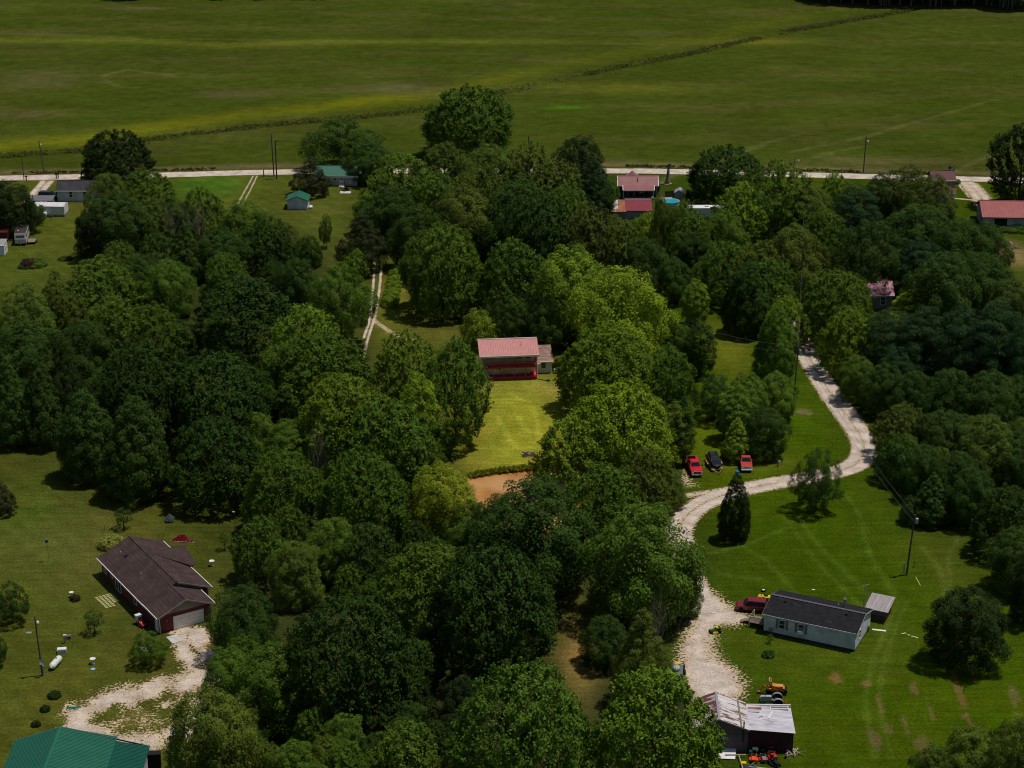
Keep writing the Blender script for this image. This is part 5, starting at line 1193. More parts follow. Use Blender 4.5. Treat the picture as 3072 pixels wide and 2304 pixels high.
fence(at(1482,425), at(1488,425), 'short dark board fence on the right side of the grey garden shed', m=DKW)
fence(at(1489,425), at(1501,462), 'long dark board fence running down beside the swimming pool', m=DKW)
x0, y0 = at(1449, 441)
h = thing('swimming_pool', 'round pool with a wrinkled turquoise cover below the grey shed', 'pool', x0, y0, 0)
MB().lathe([(2.0,0),(2.0,.75),(2.1,.8),(1.92,.5)], 28).build('pool_wall', mat('pale_pool_wall',(0.6,.62,.62),.6), h)
MB().lathe([(.02,.76),(.7,.73),(1.3,.79),(1.89,.77)][::-1], 28, 0).build('pool_cover', mat('turquoise_cover',(0.01,.36,.42),.4,.3,2.5,col2=(.35,.55,.60),thr=.66), h)
x0,y0 = at(1442, 432); o = MB().box(-1.9,1.9,-1.6,1.2,0,.4).build('pool_deck', mat('pale_deck',(0.33,.24,.20),.9,.3,1.5)); o.location=(x0,y0,0); tag(o,'pale board deck between the pool and the dark fence','deck')

# --- carved snag
x0, y0 = at(1442, 397)
h = thing('carved_tree_trunk', 'tall carved grey tree trunk standing on the lawn right of the porch house', 'carved trunk', x0, y0, 0)
a = MB(); a.tube([(0,0,-.1),(-.05,0,.7),(0,0,1.8),(.1,0,3.0),(.15,0,3.9)], [.62,.5,.42,.36,.30], 10); a.build('trunk', mat('carved_grey_wood',(0.32,.26,.23),.9,.5,2.5,stretch=(2,2,.4)), h, True)
MB().tube([(.15,0,3.9),(.12,0,4.3),(.3,0,4.7)], [.30,.2,.26], 8).build('neck', mat('carved_grey_wood',(0.2,.155,.135)), h, True)
MB().blob((.3,-.05,4.85), .42,.3,.28, 5, 9, 6, .2).build('head', mat('carved_dark',(0.08,.07,.065),.9), h, True)
MB().blob((0,0,.05), 1.15,.9,.14, 8, 12, 5, .15).build('mulch_ring', mat('mulch',(0.28,.22,.13),.9), h)

# --- right-hand far buildings
def simple_house(label, cat, px, py, rz, L, W, ev, rg_, wm, rm, wins=(), name='house', ribs=0, ov=.3, pipe=False, capm=None):
    x, y = at(px, py); h = thing(name, label, cat, x, y+W/2, rz); walls(h, L, W, ev, rg_, wm); roof(h, L, W, ev+.03, rg_, rm, ov=ov, ovg=.3, ribs=ribs, capm=capm)
    for s, u, z, a_, b_ in wins: window(h, s, u, z, a_, b_, L, W)
    return h
h = thing('barn', 'barn with red metal roof and grey gable at the right edge below the road', 'barn', 111.8, 452.0, 0)
walls(h, 10.0, 10.0, 3.0, 5.2, GREYT)
roof(h, 10.0, 10.0, 3.02, 5.2, BARNRED, ov=.35, ovg=.5, ribs=.6, fascia=False)
MB().box(-2.6,.2,-5.06,-5.004,0,2.6).build('dark_doorway_panel', BLACK, h)  # black panel on the wall, painted dark for the unlit inside of the doorway
MB().box(-5.07,-5.004,-2.2,-2.0,0,3.4).build('leaning_board', BLACK, h)
h.rotation_euler.z = R(-3)
simple_house('small brown-roofed house half hidden by brown-green trees near the right end of the road', 'house', 2036, 412, 4, 5.4, 5.0, 2.6, 4.2, SIDT, mat('brown_red_roof',(0.13,.05,.045),.7), [('f',1.2,1.0,.8,1.2)])
simple_house('white outbuilding with brown roof beside the small brown-roofed house', 'outbuilding', 2045, 436, -14, 4.2, 3.2, 2.2, 3.1, SIDW, mat('brown_red_roof',(0.13,.05,.045),.7), [('r',0,1.0,.6,.8)], name='outbuilding')
h = simple_house('magenta-roofed house peeping out between the trees of the right wood', 'house', 1893, 667, 0, 6.4, 6.0, 3.0, 4.9, SIDT, MAGENTA, [('f',1.25,.9,.9,1.6),('f',-2.0,.9,.9,1.6)], ribs=.45)
# --- far left buildings
h = simple_house('long pale blue-grey house with dark roof below the road at the far left', 'house', 168, 435.5, 0, 9.4, 4.4, 2.75, 4.4, SIDB, GREYSH, [('f',-1.5,1.1,.75,1.3),('f',1.8,1.1,.75,1.3)])
x0, y0 = at(103, 466.5)
h = thing('mobile_home', 'white box trailer home with curved roof at the far left', 'mobile home', x0+.6, y0+1.2, -3)
a = MB(); n=8
pr = [(-1.75,.5)]+[(-1.75+3.5*i/8, 2.45+.35*math.sin(math.pi*i/8)) for i in range(9)]+[(1.75,.5)]
pts = [(-3.6,y,z) for y,z in pr]+[(3.6,y,z) for y,z in pr]; k=len(pr)
a.add(pts,[tuple(range(k))[::-1],tuple(range(k,2*k))]+[(i,k+i,k+i+1,i+1) for i in range(k-1)], 0); a.m = [0,0]+[0]+[1]*8+[0]; a.build('body', [WHITE, mat('stained_white_roof',(0.72,.68,.68),.5,.2,.8,stretch=(2,.2,1),col2=(.45,.40,.40),thr=.6)], h)
MB().box(-3.55,3.55,-1.7,1.7,0,.5).build('skirting', BLOCK, h)
for x in (-2.2,-1.2): MB().cbox(x,.3,2.75,.3,.3,.25).build('roof_vent', WHITE, h)
q = thing('water_tank', 'white upright tank standing in front of the white trailer home', 'tank', x0-.3, y0-1.2, 0); MB().lathe([(0,0),(.42,0),(.42,1.15),(.3,1.3),(0,1.32)], 14).build('tank_body', WHITE, q, True)
q = thing('air_conditioner', 'small dark air conditioner beside the white upright tank', 'air conditioner', x0+1.0, y0-1.1, 0); MB().cbox(0,0,0,.7,.5,.5).build('casing', STEEL, q); MB().cbox(0,0,.5,.5,.35,.04).build('grille', BLACK, q)
x0, y0 = at(86, 456); h = thing('shed', 'low grey-roofed shed behind the white trailer home', 'shed', x0+.4, y0+2.2, 0); MB().box(-2.4,2.4,-1.3,1.3,0,2.2).build('wall', GREYT, h); MB().slab([(-2.6,-1.5,2.3),(2.6,-1.5,2.3),(2.6,1.5,2.7),(-2.6,1.5,2.7)],.1).build('roof', mat('grey_flat_roof',(0.16,.15,.17),.7), h)
x0, y0 = at(30, 531)
h = thing('travel_trailer', 'white travel trailer with dark roof on the left lawn', 'camper', x0+1.1, y0+4.0, 6)
a = MB(); a.add([(-1.2,-4,.55),(1.2,-4,.55),(1.2,4,.55),(-1.2,4,.55),(-1.2,-4.1,1.5),(1.2,-4.1,1.5),(-1.2,-3.8,2.9),(1.2,-3.8,2.9),(1.2,4,2.9),(-1.2,4,2.9)], [(0,1,5,4),(4,5,7,6),(1,2,8,7,5),(3,0,4,6,9),(2,3,9,8),(6,7,8,9)]); a.build('body', mat('dirty_white',(0.6,.58,.56),.6,.25,1), h)
MB().slab([(-1.22,-3.75,3.0),(1.22,-3.75,3.0),(1.22,4.02,3.0),(-1.22,4.02,3.0)], .1).build('roof', DARKROOF, h)
MB().box(-.95,.95,-4.02,-3.98,1.7,2.4).build('front_window', mat('dull_tan_glass',(0.2,.17,.15),.3), h)
for y in (-2.2,.4,2.2): MB().box(1.205,1.23,y-.5,y+.5,1.6,2.3).build('side_window', GLASS, h)
for sx_ in (-1.15,1.15):
    for y in (-.5,.5): w_ = MB().lathe([(.1,-.1),(.36,-.1),(.36,.1),(.1,.1)], 12, c=(sx_,y,.36), axis='x').build('wheel', BLACK, h)
MB().tube([(0,-4,.5),(0,-5,.45)], .06, 5).build('tongue', STEEL, h)
vent(h, -.5, -2.6, 2.95, .16, .2)
h = thing('utility_trailer', 'small dark utility trailer beside the travel trailer on the left lawn', 'trailer', x0+3.6, y0+2.2, 8)
MB().box(-.9,.9,-1.3,1.3,.5,.58).build('bed', WOOD, h); a = MB(); a.box(-.9,-.86,-1.3,1.3,.58,.95); a.box(.86,.9,-1.3,1.3,.58,.95); a.build('rail', WOOD, h)
for sx_ in (-1,1): MB().lathe([(.05,-.08),(.3,-.08),(.3,.08),(.05,.08)], 12, c=(sx_,0,.3), axis='x').build('wheel', BLACK, h)
x0, y0 = at(4, 552); h = thing('shed', 'white shed with grey roof cut by the left edge', 'shed', x0-1.0, y0+1.6, 0); MB().box(-1.6,1.6,-1.6,1.6,0,2.3).build('wall', WHITE, h); MB().slab([(-1.7,-1.75,2.25),(1.7,-1.75,2.25),(1.7,1.75,2.75),(-1.7,1.75,2.75)],.08).build('roof', mat('grey_shed_roof',(0.33,.32,.33),.7), h); window(h,'r',0,1.0,.5,.6,3.2,3.2)
x0, y0 = at(6, 522); h = thing('parked_truck', 'dark red truck box behind the white shed at the left edge', 'truck', x0, y0+2, 0); MB().box(-1.2,1.2,-2.5,2.5,.7,2.3).build('box', mat('dark_red',(0.10,.015,.02),.5), h)
for sx_ in (-1,1): MB().lathe([(.1,-.12),(.42,-.12),(.42,.12),(.1,.12)], 12, c=(sx_,-1.6,.42), axis='x').build('wheel', BLACK, h)
# white camper roof beyond the pool
x0, y0 = at(1524, 474); h = thing('camper', 'long white camper among the trees right of the swimming pool', 'camper', x0, y0+1.2, 0)
MB().box(-4.2,4.2,-1.2,1.2,.5,2.6).build('body', WHITE, h); MB().box(-4.25,4.25,-1.25,1.25,2.6,2.72).build('roof', WHITE, h); MB().cbox(.3,0,2.73,.8,.8,.28).build('roof_unit', WHITE, h); MB().box(-3.6,-2.6,-1.23,-1.205,1.3,1.9).build('window', GLASS, h)
MB().cbox(-3.2,.1,2.73,.6,.3,.08).build('roof_vent', STEEL, h)
for sx_ in (-.5,.5): MB().lathe([(.1,-.1),(.36,-.1),(.36,.1),(.1,.1)], 12, c=(sx_,-1.12,.36), axis='y').build('wheel', BLACK, h)
# ------------------------------------------------------------------ vehicles (front along local +x)
def wheel(par, x, y, r, w_, rim=None, name='wheel'):
    o = MB().lathe([(r*.55,-w_/2),(r*.93,-w_/2),(r,-w_*.3),(r,w_*.3),(r*.93,w_/2),(r*.55,w_/2)], 18, c=(x,y,r), axis='y').build(name, BLACK, par, True)
    s = 1 if y > 0 else -1
    MB().lathe([(.02,w_*.35*s),(r*.25,w_*.45*s),(r*.56,w_*.36*s),(r*.56,-w_*.2*s)], 14, c=(x,y,r), axis='y').build('rim', rim or RIM, o); return o
def panels(par, pts, name, m, t=.02):
    return MB().slab(pts, t).build(name, m, par)
def cab_glass(par, xf, xft, xrt, xr, zb, zt, wb, wt, m=GLASS, side=True, names=('windshield','rear_window','side_window')):
    e = .015
    def q(p, n): return MB().add(p, [(0,1,2,3),(3,2,1,0)]).build(n, m, par)
    def lerp(a, b, t): return a+(b-a)*t
    f = lambda t: (lerp(xf,xft,t)+e, lerp(zb,zt,t), lerp(wb,wt,t)); r = lambda t: (lerp(xr,xrt,t)-e, lerp(zb,zt,t), lerp(wb,wt,t))
    a, b = f(.12), f(.92); q([(a[0],-a[2]*.86,a[1]+e),(a[0],a[2]*.86,a[1]+e),(b[0],b[2]*.86,b[1]+e),(b[0],-b[2]*.86,b[1]+e)], names[0])
    a, b = r(.12), r(.88); q([(a[0],a[2]*.84,a[1]+e),(a[0],-a[2]*.84,a[1]+e),(b[0],-b[2]*.84,b[1]+e),(b[0],b[2]*.84,b[1]+e)], names[1])
    if side:
        for s in (-1,1):
            a, b, c, d = f(.15), f(.88), r(.88), r(.15); q([(a[0]-.22,s*(a[2]+e),a[1]),(b[0]-.12,s*(b[2]+e+.01),b[1]),(c[0]+.12,s*(c[2]+e+.01),c[1]),(d[0]+.18,s*(d[2]+e),d[1])], names[2])
def pickup(x, y, rz, label, m, modern=True):
    v = thing('pickup_truck', label, 'pickup truck', x, y, rz)
    L_ = 5.9 if modern else 5.4; hw = 1.0; f = L_/2; bx0 = -f; bx1 = -f+2.2
    MB().extr([(bx1,.5,hw*.97),(f-.15,.45,hw*.9),(f,.62,hw*.88),(f,1.0,hw*.9),(f-.12,1.16 if modern else 1.12,hw*.9),(f-1.55,1.26,hw*.97),(bx1,1.30,hw*.98)]).build('body', m, v)
    MB().extr([(bx1,1.28,hw*.96),(f-1.5,1.24,hw*.95),(f-2.15,1.86,hw*.72),(bx1+.25,1.88,hw*.72)]).build('cab', m, v)
    cab_glass(v, f-1.5, f-2.15, bx1+.25, bx1, 1.27, 1.88, hw*.955, hw*.72)
    bd = MB(); bd.box(bx0,bx1-.02,-hw*.98,hw*.98,.5,.72); bd.box(bx0,bx1-.02,-hw*.98,-hw*.68,.72,1.30); bd.box(bx0,bx1-.02,hw*.68,hw*.98,.72,1.30); bd.box(bx1-.1,bx1-.02,-hw*.68,hw*.68,.72,1.26)
    b_ = bd.build('truck_bed', m, v); MB().box(bx0-.05,bx0,-hw*.95,hw*.95,.62,1.28).build('tailgate', m, b_); MB().box(bx0+.02,bx1-.12,-hw*.67,hw*.67,.725,.75).build('bed_floor', BLACK, b_)
    GR = BLACKP
    MB().box(f-.01,f+.03,-.52,.52,.66,1.0).build('grille', METAL if not modern else GR, v)
    a = MB(); a.box(f+.03,f+.045,-.55,.55,.80,.84); a.box(f+.03,f+.045,-.03,.03,.66,1.0); a.box(f-.01,f+.05,-.6,.6,1.0,1.08); a.build('grille_trim', METAL, v)
    for s in (-1,1): MB().box(f-.04,f+.04,s*.75-.16,s*.75+.16,.74,1.0).build('headlight', WHITE, v)
    MB().box(f,f+.2,-hw*.93,hw*.93,.42,.62).build('front_bumper', METAL if modern else WHITE, v); MB().box(f+.201,f+.21,-.22,.22,.42,.55).build('number_plate', WHITE, v)
    MB().box(bx0-.2,bx0-.06,-hw*.9,hw*.9,.5,.66).build('rear_bumper', METAL, v)
    for s in (-1,1):
        wheel(v, f-.95, s*.86, .40, .26); wheel(v, bx0+1.15, s*.86, .40, .26)
        MB().box(f-1.85,f-1.65,s*1.13-.12,s*1.13+.12,1.28,1.52).build('mirror', BLACK, v)
    for xx in (bx1+.95,): MB().box(xx,xx+.12,-hw*.985-.005,hw*.985+.005,.98,1.01).build('door_handle', BLACK, v)
    return v
x0, y0 = at(1500, 1022); pickup(x0, y0+1.2, -92+8, 'bright red pickup truck with empty bed parked nearest the gravel loop', RED)
x0, y0 = at(1612, 1014); v = pickup(x0, y0+1.4, -91, 'old faded red pickup truck parked under the trees, rightmost of the three vehicles', OLDRED, False)
MB().box(-2.6,-2.5,-.9,.9,1.3,1.85).build('bed_rack', DECKRED, v)
def car(x, y, rz, label, m, L_=4.3, H_=1.5, hw=.9, name='car', cat='car', z=0.0, van=False):
    v = thing(name, label, cat, x, y, rz, z); f = L_/2
    hood = .98 if van or H_ > 1.6 else .88
    MB().extr([(-f,.38,hw*.9),(f-.1,.32,hw*.82),(f,.5,hw*.8),(f-.03,.72,hw*.82),(f-.3,hood-.08,hw*.88),(f-1.05,hood+.03,hw*.97),(-f+.05,hood+.08,hw*.97),(-f,.7,hw*.95)]).build('body', m, v)
    xr = -f+.12; MB().extr([(xr,hood+.05,hw*.93),(f-1.0,hood+.0,hw*.93),(f-1.75,H_,hw*.70),(f-2.3,H_+.05,hw*.70),(xr+.35,H_+.02,hw*.70)]).build('cabin', m, v)
    cab_glass(v, f-1.0, f-1.75, xr+.35, xr, hood+.03, H_, hw*.94, hw*.71)
    for s in (-1,1):
        MB().add([(f-.02,s*.42,.62),(f-.1,s*hw*.84,.66),(f-.32,s*hw*.88,.80),(f-.16,s*.42,.76)],[(0,1,2,3),(3,2,1,0)]).build('headlight', WHITE, v)
        wheel(v, f-.82, s*(hw-.1), .33, .21); wheel(v, -f+.78, s*(hw-.1), .33, .21)
        MB().box(f-1.4,f-1.25,s*(hw+.08)-.09,s*(hw+.08)+.09,hood+.02,hood+.18).build('mirror', m, v)
    MB().box(f-.02,f+.02,-.42,.42,.52,.60).build('grille', METAL, v); MB().box(f+.005,f+.03,-.2,.2,.36,.48).build('number_plate', WHITE, v)
    MB().box(-f-.05,-f,-hw*.85,hw*.85,.4,.6).build('rear_bumper', m, v)
    return v
# trailer with the black car on it
x0, y0 = at(1544, 1012); TZ = .55
tr = thing('car_trailer', 'low rusty car trailer with tongue carrying the black car', 'trailer', x0, y0+.9, -83)
a = MB(); 
for s in (-1,1): a.box(-2.5,2.3,s*.95-.05,s*.95+.05,.38,.5)
for xx in (-2.5,-1.3,-.1,1.1,2.25): a.box(xx,xx+.08,-.9,.9,.4,.48)
a.build('frame', RUST, tr)
for s in (-1,1): MB().box(-2.4,2.2,s*.62-.3,s*.62+.3,.5,.54).build('runway', WOOD, tr)
a = MB(); a.tube([(2.3,-.85,.44),(3.6,0,.44)], .05, 5); a.tube([(2.3,.85,.44),(3.6,0,.44)], .05, 5); a.tube([(3.6,0,.44),(3.6,0,.05)], .035, 5); a.build('tongue', RUST, tr)
for s in (-1,1):
    for xx in (-.75,.1): wheel(tr, xx, s*1.16, .33, .2)
    MB().box(-1.2,.55,s*1.16-.14,s*1.16+.14,.68,.71).build('fender', RUST, tr); MB().box(-2.9,-2.5,s*.7-.25,s*.7+.25,.45,1.2).build('ramp', RUST, tr)
car(x0, y0+1.0, -83, 'black hatchback car loaded on the low trailer between the two red pickups', BLACKP, 4.3, 1.45, .88, z=TZ)
x0, y0 = at(1622, 1322); car(x0+.2, y0+.6, 170, 'maroon sport utility vehicle parked at the left end of the mobile home', mat('maroon_paint',(0.20,.010,.022),.25,.08,1,spec=.5,coat=.5), 4.7, 1.75, .95, name='suv', cat='SUV')
x0, y0 = at(103, 431); car(x0, y0+1, -8, 'dark blue van parked between the white trailer home and the pale house', mat('dark_blue_paint',(0.01,.03,.055),.2,.1,1,coat=.5), 4.9, 1.7, .95, name='van', cat='van', van=True)
x0, y0 = at(122, 431); car(x0+1.4, y0+2.2, -5, 'black car half hidden behind the dark blue van', BLACKP, 4.2, 1.4, .88)

def mower(x, y, rz, label, body, seat=BLACK, deck=None, ztr=False, name='riding_mower', bag=None):
    v = thing(name, label, 'lawn mower', x, y, rz)
    MB().extr([(-.75,.38,.3),(.85,.34,.28),(.9,.62,.24),(.2,.74,.26),(.1,.5,.3),(-.75,.55,.32)] if not ztr else [(-.7,.4,.35),(.75,.3,.3),(.8,.4,.3),(.1,.5,.32),(-.25,.75,.35),(-.7,.75,.35)]).build('body', body, v)
    st_ = MB(); st_.box(-.5,-.1,-.24,.24,.72 if ztr else .60,.82 if ztr else .70); st_.box(-.6,-.5,-.24,.24,.70,1.15); st_.build('seat', seat, v)
    if ztr:
        a = MB()
        for s in (-1,1): a.tube([(.15,s*.3,.5),(.2,s*.3,.95),(.1,s*.12,1.0)], .025, 5)
        a.build('steering_levers', BLACK, v)
    else:
        a = MB(); a.tube([(.15,0,.7),(.0,0,.92)], .02, 5); a.M = Matrix.Translation((0,0,.93)) @ Matrix.Rotation(R(-30),4,'Y'); a.tube([(.17*math.cos(t),.17*math.sin(t),0) for t in [i*math.pi/5 for i in range(11)]], .02, 4); a.build('steering_wheel', BLACK, v)
    MB().extr([(-.35,.12,.6),(.45,.12,.6),(.45,.3,.55),(-.35,.3,.55)]).build('cutting_deck', deck or body, v)
    for s in (-1,1): wheel(v, -.5, s*.45, .27, .22); wheel(v, .72, s*.38, .17, .14)
    if bag: MB().taper(-.95,0,.55,1.45,.5,.8,.7,.9).build('grass_bagger', bag, v)
    return v
GRN = mat('mower_green',(0.02,.12,.03),.4,.1,1); YEL = mat('yellow_plastic',(0.72,.50,.01),.4,.1,1); ORG = mat('orange_paint',(0.70,.20,.02),.45,.2,1); BRED = mat('bright_red_plastic',(0.6,.02,.015),.4,.1,1); OR2 = mat('orange_red_plastic',(0.75,.09,.02),.4,.1,1)
x0, y0 = at(1545, 1366); mower(x0, y0, 190, 'green and yellow zero-turn mower beside the gravel yard', GRN, YEL, YEL, True)
x0, y0 = at(307, 1352); mower(x0, y0, -50, 'red mower with a white cloth bagger against the brick house wall', BRED, BLACK, BLACK, True, bag=mat('white_cloth',(0.7,.68,.66),.9))
x0, y0 = at(1628, 1642); mower(x0, y0, -100, 'orange riding mower with a teal bucket behind it, bottom right', OR2)
x0, y0 = at(1649, 1642); mower(x0, y0, -88, 'black and grey riding mower with a red front, in the middle of the row', STEEL, BLACK, BRED)
x0, y0 = at(1668, 1636); mower(x0, y0, -80, 'red riding mower at the right end of the row below the barn', BRED)
x0, y0 = at(1680, 1648); mower(x0-.5, y0-.4, -60, 'black riding mower in front of the red one', BLACK)
x0, y0 = at(747, 412); v = mower(x0, y0, -120, 'black riding mower on a pale pad behind the green-roofed house', BLACKP)
# ATV
x0, y0 = at(1650, 1297); v = thing('quad_bike', 'yellow quad bike parked behind the maroon vehicle', 'quad bike', x0, y0, 165)
MB().extr([(-.85,.62,.3),(-.3,.62,.22),(.2,.66,.2),(.8,.62,.3),(.75,.78,.28),(.3,.88,.16),(0,.8,.14),(-.4,.82,.18),(-.85,.76,.3)]).build('body', YEL, v)
for s in (-1,1): MB().extr([(-.9,.66,.5),(-.3,.66,.5),(-.4,.74,.48),(-.8,.76,.48)]).build('rear_fender', YEL, v) if s>0 else None
MB().extr([(.3,.64,.48),(.9,.62,.48),(.8,.72,.46),(.4,.74,.46)]).build('front_fender', YEL, v); MB().box(-.55,.0,-.16,.16,.83,.92).build('seat', BLACK, v)
MB().tube([(.3,-.35,1.02),(.38,0,.98),(.3,.35,1.02)], .025, 5).build('handlebar', BLACK, v)
for s in (-1,1): wheel(v, -.6, s*.45, .27, .26); wheel(v, .6, s*.45, .26, .2)
# grey farm tractor (front to the left)
x0, y0 = at(1667, 1523); v = thing('tractor', 'grey vintage farm tractor with big rear tyres behind the barn', 'tractor', x0, y0, 178)
TG = mat('tractor_grey',(0.17,.18,.20),.5,.2,1.2); LG = mat('tractor_light_grey',(0.42,.43,.45),.45,.15,1)
MB().extr([(.1,.8,.3),(1.5,.72,.28),(1.6,.8,.26),(1.6,1.25,.24),(1.4,1.38,.2),(.1,1.42,.24)]).build('hood', LG, v); MB().box(-.7,.6,-.22,.22,.5,.85).build('transmission', TG, v)
MB().extr([(1.0,.4,.2),(1.5,.4,.2),(1.5,.75,.2),(.4,.8,.22),(.4,.5,.22)]).build('engine', TG, v); MB().box(1.6,1.64,-.22,.22,.8,1.22).build('grille', TG, v)
for s in (-1,1):
    wheel(v, -.75, s*.78, .68, .34, TG); wheel(v, 1.3, s*.62, .36, .18, TG)
    a = MB()
    for i in range(9): t = R(34+i*15); a.add([(-.75+.76*math.cos(t),s*.6,.68+.76*math.sin(t)),(-.75+.76*math.cos(t),s*.98,.68+.76*math.sin(t))],[])
    a.f = [(2*i,2*i+2,2*i+3,2*i+1) for i in range(8)]; a.m = [0]*8; a.build('fender', mat('fender_grey',(0.27,.28,.31),.45), v, True)
MB().box(-.75,-.35,-.2,.2,1.0,1.1).build('seat', BLACK, v)
a = MB(); a.tube([(.1,0,1.35),(-.15,0,1.5)], .02, 5); a.M = Matrix.Translation((-.16,0,1.52)) @ Matrix.Rotation(R(-40),4,'Y'); a.tube([(.2*math.cos(t),.2*math.sin(t),0) for t in [i*math.pi/5 for i in range(11)]], .02, 4); a.build('steering_wheel', BLACK, v)
MB().tube([(.9,.18,1.4),(.9,.18,1.9)], .035, 6).build('exhaust', STEEL, v)
a = MB(); a.tube([(-.9,0,.6),(-1.9,0,.6)], .05, 5); a.tube([(-1.9,-.6,.6),(-1.9,.6,.6)], .06, 5); a.tube([(-1.9,.5,.6),(-2.0,.5,.1)], .05, 5); a.build('rear_implement', mat('implement_red',(0.35,.04,.03),.6), v)
# orange backhoe
x0, y0 = at(1662, 1500); v = thing('backhoe', 'small orange backhoe tractor with roll bar parked behind the grey tractor', 'backhoe', x0+.1, y0+.5, -6)
MB().extr([(-.3,.5,.5),(1.9,.5,.42),(1.95,.9,.4),(.3,1.3,.42),(.2,.85,.5),(-.3,.8,.5)]).build('body', ORG, v)
MB().box(.45,1.75,-.36,.36,1.12,1.2).build('hood', mat('orange_yellow',(0.62,.30,.10),.45), v)
a = MB(); a.tube([(-.2,-.5,.8),(-.15,-.5,2.05),(-.15,.5,2.05),(-.2,.5,.8)], .05, 6); a.tube([(.1,-.5,1.95),(.1,.5,1.95)], .04, 5); a.tube([(-.15,-.5,2.05),(.1,-.5,1.95)], .04, 5); a.tube([(-.15,.5,2.05),(.1,.5,1.95)], .04, 5); a.build('roll_bar', mat('yellow_bar',(0.66,.42,.14),.5), v)
MB().box(-.1,.25,-.22,.22,.9,1.0).build('seat', BLACK, v)
a = MB(); a.tube([(-.4,-.2,.7),(-.9,-.3,1.3)], .1, 5); a.tube([(-.9,-.3,1.3),(-1.35,-.35,.3)], .08, 5); a.build('boom', ORG, v)
MB().taper(-1.4,-.35,.0,.35,.3,.35,.5,.45).build('bucket', mat('rust_orange',(0.3,.1,.03),.7), v)
for s in (-1,1): wheel(v, .0, s*.62, .42, .3, ORG); wheel(v, 1.55, s*.6, .38, .26, ORG)
MB().box(1.95,2.3,-.6,.6,.3,.75).build('trencher', BLACK, v)

# ------------------------------------------------------------------ poles and wires
def pole(px, py, ytop, label, r=.13, lamp=None, trans=None, arm=False, lean=0, name='utility_pole', cat='utility pole', extra=None):
    x, y = at(px, py); H = height_at(x, y, ytop); p = thing(name, label, cat, x, y, 0)
    MB().tube([(0,0,-.3),(lean*.5,0,H/2),(lean,0,H)], [r,r*.88,r*.72], 8).build('pole', POLE, p)
    if lamp:
        zz = H*lamp[0]; a = MB(); a.tube([(lean*lamp[0],0,zz),(lean+lamp[1],-.1,zz+.15)], .03, 5); a.build('lamp_arm', METAL, p); MB().lathe([(.03,.2),(.16,.1),(.22,-.12),(.05,-.14)], 10, c=(lean+lamp[1]+.05,-.1,zz+.08)).build('lamp', WHITE, p)
    if trans: MB().lathe([(.2,0),(.24,.08),(.24,.75),(.2,.85),(.06,.9)], 12, c=(lean+.34,-.05,H*trans)).build('transformer', METAL, p)
    if arm: MB().box(-.9,.9,-.05,.05,H-.6,H-.48).build('crossarm', POLE, p)
    if extra: extra(p, H)
    return Vector((x+lean, y, H))
PA = pole(96, 375, 303, 'wooden pole with a lamp across the road, far left', lamp=(.87,.35), lean=-.7, r=.16)
pole(52, 388, 339, 'short thin pole on the near roadside, far left', r=.12, lean=-.1)
PB = pole(592, 381, 290, 'taller pole of the pair beside the road left of the cedar', r=.17, lean=-.25)
def arm_(p, H):
    MB().tube([(0,0,H-.1),(3.0,.1,H-.25),(5.2,.1,H-.45)], .04, 5).build('lamp_arm', POLE, p); MB().box(.1,.9,-.08,.08,H-.16,H+.0).build('arm_bracket', BLACK, p)
PC_ = pole(598, 386, 304, 'pole with a long lamp arm and silver transformer beside the road', r=.18, trans=.74, extra=arm_)
pole(570, 381, 366, 'short dark post beside the road', r=.16, name='post', cat='post')
pole(1142, 400, 293, 'pole with transformer rising behind the central wood', trans=.78, r=.17)
PD = pole(1865, 372, 293, 'tall pole with a lamp at the roadside, right part', lamp=(.85,.4), lean=.15, r=.17)
pole(1712, 420, 343, 'lamp post tip above the broad roadside tree', lamp=(.95,.9), r=.1, name='lamp_post', cat='lamp post')
PE = pole(1714, 868, 748, 'power pole with silver transformer at the left side of the gravel lane', trans=.86, r=.15, lean=.35)
def mtr(p, H):
    MB().box(-.55,-.3,-.1,.1,.3,2.0).build('meter_box', METAL, p)
PF = pole(1958, 1242, 1112, 'leaning power pole with transformer and meter box on the right grass', trans=.86, r=.16, lean=.55, extra=mtr)
def dish(p, H):
    d = MB(); d.M = Matrix.Translation((.15,-.3,2.2)) @ Matrix.Rotation(R(60),4,'X'); d.lathe([(.0,0),(.3,.05),(.38,.13),(.34,.13),(.0,.03)], 14); d.build('satellite_dish', STEEL, p); MB().box(.1,.3,-.2,-.05,0,1.6).build('meter_box', METAL, p)
pole(92, 1459, 1331, 'wooden pole with lamp and satellite dish on the left lawn', lamp=(.9,.3), lean=-.3, r=.14, extra=dish)
def lantern(p, H):
    MB().box(-.35,.05,-.06,.06,H-.05,H+.06).build('lamp_head', WHITE, p); MB().lathe([(.3,0),(.22,.12)], 10).build('base', CONC, p)
pole(510, 1166, 1106, 'slim dark lamp post on the lawn behind the brick house', r=.05, name='lamp_post', cat='lamp post', extra=lantern)
pole(1680, 1007, 993, 'short dark post with a small white sign beside the gravel lane', r=.12, name='sign_post', cat='sign post', extra=lambda p, H: MB().box(.0,.5,-.16,-.12,H-.5,H-.05).build('sign_plate', WHITE, p))
pole(1519, 1217, 1204, 'short black post standing alone inside the gravel loop', r=.09, name='post', cat='post')
pole(1974, 1226, 1211, 'short dark post right of the leaning power pole', r=.08, name='post', cat='post')
pole(2082, 1497, 1480, 'short dark green post on the lower right grass', r=.07, name='post', cat='post')
pole(314, 1143+11, 1131+11, 'thin stake beside the staked young tree', r=.04, name='stake', cat='stake') if False else None
pole(226, 1144, 1134, 'thin stake on the left lawn behind the bright grass clump', r=.04, name='stake', cat='stake')
